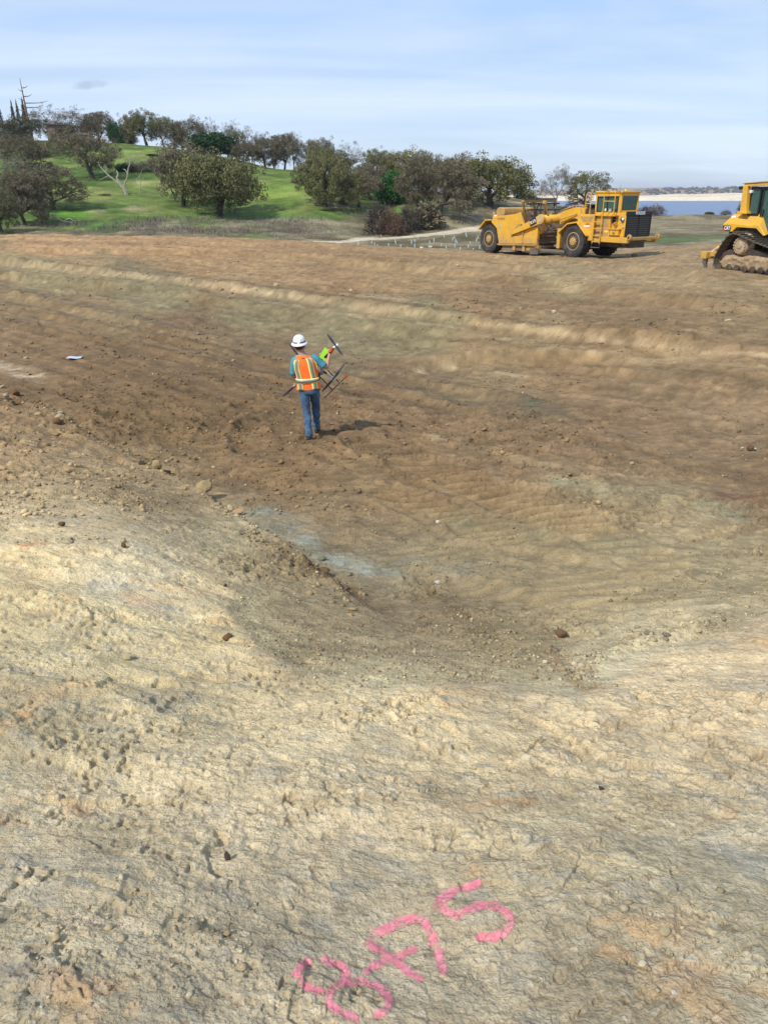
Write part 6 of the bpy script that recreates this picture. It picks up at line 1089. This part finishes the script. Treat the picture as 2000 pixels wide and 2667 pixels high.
# boots
for (hx, hy, hz, tx, ty, tz, tl) in ((-.012, -.005, 0.0, -.03, .20, 0, 0), (.088, .42, .015, .105, .60, .035, 0)):
    b = bmesh.new(); 
    for t_, hw, ht in ((0, .036, .085), (.15, .042, .12), (.4, .040, .10), (.65, .048, .065), (.88, .046, .050), (1.0, .030, .035)):
        cx_, cy_, cz_ = hx + (tx - hx) * t_, hy - .05 + (ty - hy + .05) * t_, hz + (tz - hz) * t_
        for j in range(10): a = 2 * math.pi * j / 10; b.verts.new((cx_ + hw * math.cos(a), cy_, cz_ + ht * .5 + ht * .5 * max(math.sin(a), -.96)))
    b.verts.ensure_lookup_table(); n_ = len(b.verts) // 10
    for i in range(n_ - 1):
        for j in range(10): b.faces.new([b.verts[k_] for k_ in (i * 10 + j, i * 10 + (j + 1) % 10, (i + 1) * 10 + (j + 1) % 10, (i + 1) * 10 + j)])
    b.faces.new(b.verts[:10]); b.faces.new(b.verts[-10:]); obj('boot', b, BOT, person, 0, True)
# t-shirt sleeves and collar
def limb(name, pts, rads_, mat, parent, k=16):
    V, F = [], []; C_ = curve([np.r_[p_, r] for p_, r in zip(pts, rads_)], 4); tube_np(V, F, [c[:3] for c in C_], [c[3] for c in C_], k); me = bpy.data.meshes.new(name); F.append(tuple(range(k))); F.append(tuple(len(V) - k + i for i in range(k))); me.from_pydata([list(map(float, v)) for v in V], [], F); return link_mesh(name, me, mat, parent, True)
limb('sleeve', [(-.165, .19, 1.405), (-.225, .19, 1.36), (-.250, .195, 1.25), (-.262, .20, 1.12)], [.050, .060, .058, .060], TEE, person)
limb('sleeve', [(.055, .19, 1.43), (.115, .19, 1.40), (.20, .205, 1.325), (.268, .215, 1.262)], [.050, .060, .060, .064], TEE, person)
loft('shirt', [(np.array((-.005, .18, .98)), .165, .112, 0), (np.array((-.03, .185, 1.2)), .165, .11, 0), (np.array((-.06, .19, 1.36)), .165, .10, .05), (np.array((-.085, .19, 1.44)), .085, .075, .05), (np.array((-.095, .192, 1.475)), .062, .06, 0)], TEE, person)
# vest
VR = [(-.008, .182, .885, .212, .142, .06), (-.012, .182, .98, .200, .134, .04), (-.022, .184, 1.10, .196, .130, .03), (-.040, .187, 1.22, .200, .130, .04), (-.055, .19, 1.32, .200, .124, .06), (-.065, .19, 1.385, .178, .110, .08), (-.078, .19, 1.43, .125, .092, .06), (-.090, .19, 1.462, .075, .075, .03)]
vest_r = [(np.array(q[:3]), q[3], q[4], q[5]) for q in VR]; vest = loft('vest', vest_r, ORG, person, seg=48, cap=False, noise=.011, nscale=10)
VRc = np.array([list(q) for q in curve([np.array(q) for q in VR], 6)])
def vest_at(z, fx, off=.006):
    """point on the back of the vest at height z and side fraction fx"""
    q = [np.interp(z, VRc[:, 2], VRc[:, i]) for i in range(6)]; rx, ry = q[3] + off, q[4] + off + .004; fx = max(-.995, min(.995, fx)); t_ = (1 - abs(fx) ** 2.3) ** (1 / 2.3)
    return (q[0] + rx * fx, q[1] - ry * t_, z + rx * fx * q[5])
def strip(name, path, half, mat, off, horiz=False):
    V, F = [], []; n = 22
    for i in range(n + 1):
        t_ = i / n
        if horiz: fx = -.98 + 1.96 * t_; z = np.interp(t_, [0, 1], path); V += [vest_at(z - half, fx, off), vest_at(z + half, fx, off)]
        else: z = path[0][0] + (path[-1][0] - path[0][0]) * t_; fx = np.interp(z, [p_[0] for p_ in path], [p_[1] for p_ in path]); V += [vest_at(z, fx - half, off), vest_at(z, fx + half, off)]
        if i: k_ = 2 * i; F.append((k_ - 2, k_ - 1, k_ + 1, k_))
    me = bpy.data.meshes.new(name); me.from_pydata(V, [], F); o = link_mesh(name, me, mat, vest, True); m_ = o.modifiers.new('thick', 'SOLIDIFY'); m_.thickness = .002; return o
LP = [(.89, -.50), (1.03, -.54), (1.10, -.62), (1.3, -.80), (1.41, -.84)]; RP = [(.89, .55), (1.03, .50), (1.10, .52), (1.3, .36), (1.43, .40)]
LP = [(.89, -.56), (1.06, -.62), (1.25, -.68), (1.40, -.60)]; RP = [(.89, .60), (1.06, .58), (1.25, .52), (1.42, .50)]
strip('lime_trim', LP, .215, LIM, .007); strip('lime_trim', RP, .215, LIM, .007); strip('reflective_stripe', LP, .120, REF, .011); strip('reflective_stripe', RP, .120, REF, .011)
strip('lime_trim', [1.035, 1.045], .038, LIM, .009, True); strip('reflective_stripe', [1.035, 1.045], .023, REF, .012, True)
b = bmesh.new(); pz = vest_at(1.425, .05, .009); bx(b, (pz[0] - .03, pz[1] - .004, pz[2] - .004), (pz[0] + .03, pz[1], pz[2] + .005)); obj('collar_label', b, HBD, vest)
# armhole edging
for side_, A_ in ((-1, [(1.40, -.84), (1.32, -.96), (1.2, -.985)]), (1, [(1.42, .84), (1.32, .95), (1.2, .985)])):
    V, F = [], []; tube_np(V, F, [np.array(vest_at(z, f_, .006)) for z, f_ in A_], [.007] * 3, 6); me = bpy.data.meshes.new('armhole_trim'); me.from_pydata([list(map(float, v)) for v in V], [], F); link_mesh('armhole_trim', me, LIM, vest, True)

# ------------------------------------------------------------------ drone, notebook, radio
DW = material('drone_white', (.78, .78, .76), rough=.3, var=.03); DG = material('propeller_grey', (.060, .060, .072), rough=.4, var=.15); DB = material('drone_carbon', (.030, .022, .022), rough=.5, var=.2); DO = material('drone_orange', (.90, .16, .03), rough=.5, var=.05); DGR = material('drone_body_grey', (.30, .27, .25), rough=.5, var=.1)
dr = empty('drone', (PX + .10, PY + .52, PZ + 1.17), 0, 'quadcopter drone with white motors and dark propellers held in the man\'s arms', 'drone')
DO_ = np.array([.10, .52, 1.17])
def dp(cx, cy, y): return np.array(pc(cx, cy, y)) - DO_
def tubeo(name, pts, r, mat, parent, k=10, r1=None):
    V, F = [], []; P_ = [np.array(p_, float) for p_ in pts]; tube_np(V, F, P_, list(np.linspace(r, r1 or r, len(P_))), k); F.append(tuple(range(k))); F.append(tuple(len(V) - k + i for i in range(k))); me = bpy.data.meshes.new(name); me.from_pydata([list(map(float, v)) for v in V], [], F); return link_mesh(name, me, mat, parent, True)
b = bmesh.new(); bx(b, (-.15, -.07, -.16), (.12, .07, .13), Matrix.Rotation(math.radians(-12), 4, 'Y')); obj('body', b, DGR, dr, .05, False, 3)
b = bmesh.new(); bx(b, (-.10, -.11, -.10), (.07, -.07, .08), Matrix.Rotation(math.radians(-12), 4, 'Y')); obj('battery_cover', b, DW, dr, .02)
ROT = {'ur': ((1195, 335), .30, ((1060, 148), (1335, 522)), (1170, 362), (1226, 322)), 'lr': ((1140, 940), .44, ((1352, 660), (925, 1178)), (1120, 925), (1170, 940)), 'ul': ((482, 480), .48, ((360, 312), (600, 640)), (470, 505), (512, 470)), 'll': ((415, 1070), .50, ((172, 1272), (650, 860)), (400, 1055), (450, 1092))}
for kx, (c_, y_, ends, m1, m2) in ROT.items():
    c = dp(*c_, y_); tgt = c * .25; armc = DO if kx == 'ur' else DW
    st = c + (tgt - c) * .13
    if kx == 'ur': tubeo('arm', [c + np.array([-.02, .01, -.03]), dp(1110, 475, .31)], .024, DO, dr, 12, .030); tubeo('arm_root', [dp(1110, 475, .31), tgt], .022, DB, dr)
    else: tubeo('arm', [st, c + (tgt - c) * .5], .022, DW, dr, 12); tubeo('arm_root', [c + (tgt - c) * .5, tgt], .018, DB, dr)
    for m_ in (m1, m2):
        q_ = dp(*m_, y_); dirv = np.array([0, -1., 0])
        tubeo('motor', [q_ + [0, -.03, 0], q_ + [0, .025, 0]], .026, DW, dr, 14, .024)
    pe = bpy.data.objects.new('propeller', None); COL.objects.link(pe); pe.parent = dr; pe.location = c + [0, -.045, 0]
    tubeo('propeller_hub', [(0, -.012, 0), (0, .012, 0)], .014, DB, pe)
    for e_ in ends:
        d = dp(*e_, y_) - c; ln = np.linalg.norm(d); d /= ln; nrm = np.array([0, -1., 0]); sd_ = np.cross(d, nrm); sd_ /= np.linalg.norm(sd_)
        V, F = [], []
        for i, (t_, wl, wr, tw) in enumerate(((.03, .008, .008, .3), (.15, .016, .014, .35), (.35, .024, .020, .28), (.6, .021, .016, .2), (.85, .016, .010, .14), (.96, .012, .007, .12), (1.0, .005, .003, .1))):
            p_ = d * ln * t_
            for s_, w_ in ((1, wl), (-1, wr)):
                for th in (-.0022, .0022): V.append(p_ + sd_ * s_ * w_ + nrm * (th + s_ * w_ * tw))
            if i: a0 = 4 * (i - 1); F += [(a0, a0 + 2, a0 + 6, a0 + 4), (a0 + 1, a0 + 5, a0 + 7, a0 + 3), (a0, a0 + 4, a0 + 5, a0 + 1), (a0 + 2, a0 + 3, a0 + 7, a0 + 6)]
        F += [(0, 1, 3, 2), (24, 26, 27, 25)]
        me = bpy.data.meshes.new('blade'); me.from_pydata([list(map(float, v)) for v in V], [], F); link_mesh('blade', me, DG, pe)
tubeo('landing_skid', [dp(935, 1297, .74), dp(1340, 905, .74)], .008, DB, dr); tubeo('skid_foam', [dp(1325, 925, .74), dp(1385, 862, .74)], .019, DO, dr, 10, .021)
tubeo('landing_strut', [dp(895, 915, .56), dp(1078, 1133, .74)], .009, DB, dr); tubeo('landing_strut', [dp(1030, 780, .56), dp(1218, 992, .74)], .009, DB, dr)
tubeo('landing_skid', [dp(560, 980, .85), dp(900, 600, .85)], .008, DB, dr)
for a, c in (((700, 900), (640, 890)), ((850, 700), (820, 690))): tubeo('landing_strut', [dp(*a, .58), dp(*c, .85)], .009, DB, dr)
NB = material('lime_cover', (.45, .85, .05), rough=.55, var=.05); NBE = material('notebook_pages', (.6, .6, .55), rough=.9)
q = [np.array(pc(*c_, .385)) for c_ in ((995, 382), (1110, 450), (1012, 640), (884, 545))]
nb = empty('notebook', (PX + float(q[3][0]), PY + .385, PZ + float(q[3][2])), 0, 'lime green spiral notebook held at the man\'s raised right forearm', 'notebook')
def slab(name, qs, y0, y1, mat, parent):
    b = bmesh.new(); o3 = q[3]; f_ = [b.verts.new(tuple(p_ - o3 + [0, y0, 0])) for p_ in qs]; g_ = [b.verts.new(tuple(p_ - o3 + [0, y1, 0])) for p_ in qs]; b.faces.new(f_); b.faces.new(g_[::-1])
    for i in range(4): b.faces.new((f_[i], g_[i], g_[(i + 1) % 4], f_[(i + 1) % 4]))
    return obj(name, b, mat, parent)
slab('cover', q, -.003, 0, NB, nb); slab('pages', [p_ * .96 + sum(q) / 4 * .04 for p_ in q], .0005, .016, NBE, nb); slab('back_cover', q, .0165, .019, NB, nb)
for i in range(11):
    t_ = (i + .5) / 11; c_ = q[0] * (1 - t_) + q[3] * t_ - q[3]; tubeo('spiral_ring', [c_ + [.012 * math.cos(a) * .8, .008 + .016 * math.sin(a), .012 * math.cos(a) * -.4] for a in np.linspace(0, 6.283, 9)], .0022, CHR, nb, 5)
rd = empty('radio', (PX + .178, PY + .19, PZ + 1.06), 0, 'small black radio clipped at the right hip of the man', 'radio'); box('case', (-.018, -.03, -.05), (.018, .03, .05), BLK, rd, .006); tubeo('antenna', [(0, 0, .05), (.004, 0, .11)], .005, BLK, rd)
# ------------------------------------------------------------------ loose stones
def rock_mesh(name, seed, sub=2, flat=1.0, rough_=.22, col=(150, 130, 95), col2=None, angular=True):
    rs = np.random.default_rng(seed); b = bmesh.new(); bmesh.ops.create_icosphere(b, subdivisions=sub, radius=.5)
    pl = [(v_ / np.linalg.norm(v_), rs.uniform(.30, .46)) for v_ in rs.normal(0, 1, (11, 3))]
    for v in b.verts:
        p_ = np.array(v.co); 
        if angular:
            for n_, d_ in pl:
                k_ = p_ @ n_ - d_
                if k_ > 0: p_ = p_ - n_ * k_
        p_ = p_ * (1 + rs.normal(0, rough_ * .12)); v.co = Vector(p_ * [1, 1, flat])
    me = bpy.data.meshes.new(name); b.to_mesh(me); b.free(); return me
def stone_mat(nm, c, c2): return material('stone_' + nm, tuple(lin(c) * 1.05), rough=.95, var=.2, scale=6, col2=tuple(lin(c2) * 1.05), bump=.6, bscale=22, spec=.25)
SM = {'tan': stone_mat('tan', (176, 158, 116), (150, 130, 92)), 'pale': stone_mat('pale', (205, 190, 150), (180, 162, 122)), 'grey': stone_mat('grey', (150, 142, 122), (112, 108, 98)), 'brown': stone_mat('brown', (128, 100, 68), (96, 72, 48)), 'red': stone_mat('red', (128, 98, 72), (100, 76, 56)), 'dark': stone_mat('dark', (98, 84, 68), (76, 66, 56)), 'orange': stone_mat('orange', (190, 158, 116), (160, 128, 90)), 'white': stone_mat('white', (226, 220, 205), (196, 190, 176)), 'green': stone_mat('green', (136, 134, 104), (110, 108, 84))}
def put_rock(u, v, wpx, hpx, kind, label, seed, name='rock', cat='rock', yaw=None, tilt=.15):
    P_ = on_pad(u, v); zc = float(np.dot(P_, FW)); w = wpx / 2000 * zc; h = hpx / 2000 * zc
    z = ground_z(P_[0], P_[1]); me = rock_mesh(name, seed, 2); o = link_mesh(name, me, SM[kind]); rs = random.Random(seed)
    o.location = (P_[0], P_[1] + w * .3, z + h * .32); o.scale = (w * 1.12, w * .9, h * 1.15); o.rotation_euler = (rs.uniform(-tilt, tilt), rs.uniform(-tilt, tilt), 0)
    tag(o, label, cat, 'larger stones lying on the graded ground'); return o
ROCKS = [(410,1234,26,30,'tan','upright pointed tan rock on the dirt edge left of the man\'s feet'),(370,1218,18,13,'dark','small dark rock just left of the upright pointed rock'),(434,1233,20,10,'brown','low brown stone touching the upright pointed rock on its right'),(530,1288,42,30,'tan','largest rounded tan boulder on the toe of the slope'),(598,1318,22,18,'pale','pale angular rock right below the rounded boulder'),(618,1336,34,12,'orange','flat orange tan shard at the toe, below the pale angular rock'),
 (35,1034,28,20,'brown','blocky brown rock by the left edge, topmost of the rubble line'),(52,1058,38,15,'brown','slanted brown slab lying in the rubble line at the left edge'),(20,1050,20,14,'dark','dark stone at the left edge beside the slanted slab'),(100,1090,20,12,'tan','tan stone in the middle of the left rubble line'),(148,1112,24,18,'brown','brown stone at the lower end of the left rubble line'),
 (592,1668,26,20,'red','round reddish brown stone on the pale rock, shadow to its right'),(330,1712,26,18,'pale','pale flat stone with a dark shadow on the pale rock at left'),(1462,1652,34,22,'red','flat reddish slab standing in the gravel right of the hollow'),(1392,1770,18,14,'tan','tan stone on the pale rock edge below the gravel fan'),
 (1690,1664,26,10,'grey','left one of two flat grey stones on the right gravel line'),(1735,1664,24,10,'grey','right one of two flat grey stones on the right gravel line'),(1818,1648,20,14,'pale','pale stone at the upper end of the right gravel line'),
 (720,753,15,10,'pale','pale stone alone on the brown slope far above the man'),(915,764,10,8,'pale','small pale stone on the bank far above and right of the man'),(1442,817,13,9,'pale','pale stone on the brown bank between the man and the scraper'),(1356,810,11,8,'tan','tan stone left of the pale one below the scraper'),(1692,857,10,8,'dark','dark stone on the bank left of the bulldozer'),(1895,847,18,8,'pale','pale flat stone on the bank below the bulldozer'),
 (1585,667,18,11,'tan','tan stone beside the shaded front wheel of the scraper'),(1653,669,17,10,'tan','tan stone in the shadow in front of the scraper'),(1140,1515,16,10,'white','white stone right of the blue grey patch'),(1140,1372,12,9,'white','white stone on the gravelly ground above the blue grey patch'),(840,1454,24,14,'green','greenish grey stone at the lower end of the rubble toe'),(842,1498,36,20,'brown','rounded brown lump of rock in the dark rubble hollow'),
 (1725,2470,32,22,'pale','cream coloured stone on the rock at the lower right'),(1752,2612,18,10,'white','small white stone near the lower right corner of the photo'),(1566,2053,16,9,'dark','small black angular chip on the pale rock at right'),(588,1541,10,8,'dark','small black stone on the gravel slope at left of centre'),(160,1370,20,12,'brown','brown stone at the upper edge of the pale rock, left'),(322,1434,14,16,'red','dark reddish stone on the upper pale rock'),(594,2246,16,30,'dark','dark upright rock splinter on the pale rock left of centre'),(1330,1413,16,10,'tan','tan stone on the flat right of the grouser tracks'),(1803,1412,14,8,'tan','tan stone on the flat near the right edge')]
for i, r_ in enumerate(ROCKS): put_rock(*r_, 700 + i)
for i, (u, v, lb) in enumerate(((1098,648,'left one of two white lumps on the dirt edge left of the scraper'),(1121,648,'right one of two white lumps on the dirt edge left of the scraper'))): put_rock(u, v, 11, 6, 'white', lb, 800 + i)
# crumpled white sheet and a clump of rubbish
P_ = on_pad(197, 940); zc = float(np.dot(P_, FW)); w = 38 / 2000 * zc; V, F = [], []
for i in range(9):
    for j in range(5): V.append(((i / 8 - .5) * w, (j / 4 - .5) * w * .6, .012 + .014 * math.sin(i * .9) * (1 if j % 2 else .6) + .01 * (j / 4)))
for i in range(8):
    for j in range(4): F.append((i * 5 + j, i * 5 + 5 + j, i * 5 + 6 + j, i * 5 + 1 + j))
me = bpy.data.meshes.new('plastic_sheet'); me.from_pydata(V, [], F); o = link_mesh('plastic_sheet', me, material('white_plastic', (.50, .54, .58), rough=.3, var=.1), None, True); o.location = (P_[0], P_[1], ground_z(P_[0], P_[1]) + .01); o.rotation_euler = (0, 0, .1); o.modifiers.new('thick', 'SOLIDIFY').thickness = .004; tag(o, 'flat silvery white sheet lying on the brown dirt at left', 'plastic sheet')
P_ = on_pad(1948, 1176); k_ = float(np.dot(P_, FW)) / 2000; zg = ground_z(P_[0], P_[1]); rb = empty('rubbish', (P_[0], P_[1], zg), 0, 'brown broken lump with white and red scraps near the right edge', 'rubbish')
for nm, dx, dz_, w, h, kind, sd in (('brown_lump', 2, 9, 22, 20, 'red', 1), ('white_scrap', -17, 9, 9, 4, 'white', 2), ('white_scrap', 15, 5, 10, 8, 'white', 3), ('dark_lump', 8, 0, 26, 8, 'dark', 4), ('red_scrap', -20, 3, 10, 6, 'orange', 5)):
    o = link_mesh(nm, rock_mesh(nm, 900 + sd, 2), SM[kind], rb); o.location = (dx * k_, 0, max(dz_ * .9, 2) * k_); o.scale = (w * k_, w * k_ * .6, h * k_)
# gravel: thousands of small stones, too many to count
def icos():
    b = bmesh.new(); bmesh.ops.create_icosphere(b, subdivisions=1, radius=.5); v = np.array([tuple(x.co) for x in b.verts]); f = np.array([[q_.index for q_ in x.verts] for x in b.faces]); b.free(); return v, f
IV, IF = icos(); OV = np.array([(.5,0,0),(-.5,0,0),(0,.5,0),(0,-.5,0),(0,0,.5),(0,0,-.5),(.3,.3,.3)]); OF = np.array([(0,2,6),(2,4,6),(4,0,6),(2,1,4),(1,3,4),(3,0,4),(2,0,5),(1,2,5),(3,1,5),(0,3,5)])
rs = np.random.default_rng(31); PX_, SZ_ = [], []
def scatter(n, umin, umax, vmin, vmax, smin, smax, dens=None):
    """spread n stones over the ground seen between these survey limits; sizes in metres, mostly small"""
    u = rs.uniform(umin, umax, n); v = rs.uniform(vmin, vmax, n); k = 0; zz = np.full(n, -3.4)
    dx = (u - 1000) / 2000; d = FW[None] + dx[:, None] * np.array([1., 0, 0]) + ((1333.5 - v) / 2000)[:, None] * UP
    for _ in range(14): X = d * (zz / d[:, 2])[:, None]; zz = .5 * zz + .5 * np.minimum(pad_base(X[:, 0], X[:, 1]), -1.5)
    X = d * (zz / d[:, 2])[:, None]; s = smin * (smax / smin) ** (rs.random(n) ** 2.6)
    keep = np.ones(n, bool) if dens is None else rs.random(n) < dens(u, v, X)
    PX_.append(X[keep, :2]); SZ_.append(s[keep])
def near_line(pts, wid):
    def f(u, v, X):
        best = np.full(len(u), 1e9)
        for (ax, ay), (bx_, by) in zip(pts[:-1], pts[1:]):
            dx, dy = bx_ - ax, by - ay; t_ = np.clip(((u - ax) * dx + (v - ay) * dy) / (dx * dx + dy * dy), 0, 1); best = np.minimum(best, np.hypot(u - ax - t_ * dx, v - ay - t_ * dy))
        return np.exp(-(best / wid) ** 2)
    return f
clumpy = lambda sc, lo: (lambda u, v, X: sm(lo, lo + .5, fbm(X[:, 0] / sc, X[:, 1] / sc, 3, 850)))
scatter(900, 0, 260, 1000, 1180, .03, .16, near_line([(0,1026),(60,1050),(130,1082),(200,1120)], 14))
scatter(1300, 200, 560, 1110, 1300, .02, .10, near_line([(200,1115),(300,1165),(400,1224),(540,1294)], 11))
scatter(900, 540, 720, 1270, 1410, .015, .08, near_line([(540,1294),(620,1345),(690,1385)], 12))
scatter(2600, 640, 960, 1370, 1620, .010, .075, near_line([(680,1385),(740,1440),(800,1480),(860,1520),(930,1565)], 34))
scatter(9000, 560, 1350, 1430, 1790, .007, .034, near_line([(620,1520),(760,1660),(950,1720),(1250,1740)], 90))
scatter(3500, 1150, 1700, 1560, 1800, .010, .05, near_line([(1180,1620),(1380,1690),(1520,1760)], 50))
scatter(2600, 1350, 2000, 1560, 1790, .012, .06, near_line([(1480,1740),(1640,1670),(1800,1640),(2000,1590)], 24))
scatter(5000, 700, 2000, 1340, 1600, .010, .045, clumpy(.8, -.1)); scatter(2600, 0, 2000, 1000, 1340, .02, .09, clumpy(1.5, 0)); scatter(2200, 0, 2000, 700, 1000, .04, .16, clumpy(3, .05)); scatter(800, 0, 2000, 640, 760, .06, .22, clumpy(5, .1))
scatter(3500, 0, 650, 1100, 1420, .012, .05, clumpy(.8, -.1)); scatter(5000, 0, 2000, 1400, 2667, .005, .020, clumpy(.4, 0)); scatter(600, 0, 2000, 1500, 2667, .012, .035, clumpy(.4, .1))
scatter(260, 60, 760, 860, 1010, .04, .15, near_line([(100,850),(200,880),(340,930),(560,965),(700,975)], 14)); scatter(200, 500, 1000, 1040, 1160, .03, .1)
n0 = sum(len(s) for s in SZ_)
scatter(7000, 0, 1600, 960, 1340, .02, .10, clumpy(.7, -.2)); scatter(4500, 0, 2000, 830, 1200, .03, .13, clumpy(1.2, -.1)); scatter(2500, 0, 2000, 640, 860, .06, .20, clumpy(3, 0)); scatter(2500, 0, 500, 1080, 1330, .015, .06, clumpy(.6, -.1))
XY = np.concatenate(PX_); SZ = np.concatenate(SZ_); n = len(XY); zz, cc, rk = pad_surface(XY[:, 0], XY[:, 1]); print('stones', n)
q1, q2, q3_ = rs.random(n), rs.random(n), rs.random(n)
base = cc / ALB; tgt = np.where((q1 < .22)[:, None], lin((206, 192, 158)), np.where((q1 < .34)[:, None], lin((112, 98, 78)), np.where((q1 < .42)[:, None], lin((134, 132, 120)), lin((160, 138, 100))))); colr = base * .45 + tgt * .40; colr = colr * (.75 + .35 * q2)[:, None] * ALB
colr[n0:] = (cc * (.78 + .45 * q2)[:, None])[n0:]; a = q3_ * 6.283; big = SZ * 2000 / np.hypot(np.hypot(XY[:, 0], XY[:, 1]), 3) > 14; print('big', big.sum())
def build(mask, BV, BF):
    m = mask.sum(); k = len(BV); R_ = rs.normal(0, 1, (m, 3, 3)); Q_, _ = np.linalg.qr(R_); sc_ = SZ[mask][:, None] * rs.uniform(.55, 1.15, (m, 3)); jit = BV[None] * (1 + rs.normal(0, .16, (m, k, 1)))
    v = (jit * sc_[:, None, :]) @ Q_; v[:, :, 2] *= .72; v += np.c_[XY[mask], zz[mask] + SZ[mask] * .12][:, None, :]
    return v.reshape(-1, 3), (BF[None] + (np.arange(m) * k)[:, None, None]).reshape(-1, 3), np.repeat(colr[mask], k, 0)
v1, f1, c1 = build(big, IV, IF); v2, f2, c2 = build(~big, OV, OF)
stones_mat = attr_material('loose_stone', fine=(90., .22), mid=(20., .15), bump=.5, bdist=.004)
gv_ = np_mesh('gravel', np.r_[v1, v2], np.r_[f1, f2 + len(v1)], stones_mat, col=np.r_[c1, c2]); tag(gv_, 'loose stones and gravel scattered over the graded earth', 'gravel', kind='stuff')

print('tris', sum(sum(len(q.vertices) - 2 for q in m.polygons) if len(m.polygons) < 50000 else len(m.polygons) * (len(m.polygons[0].vertices) - 2) for m in bpy.data.meshes if m.users))
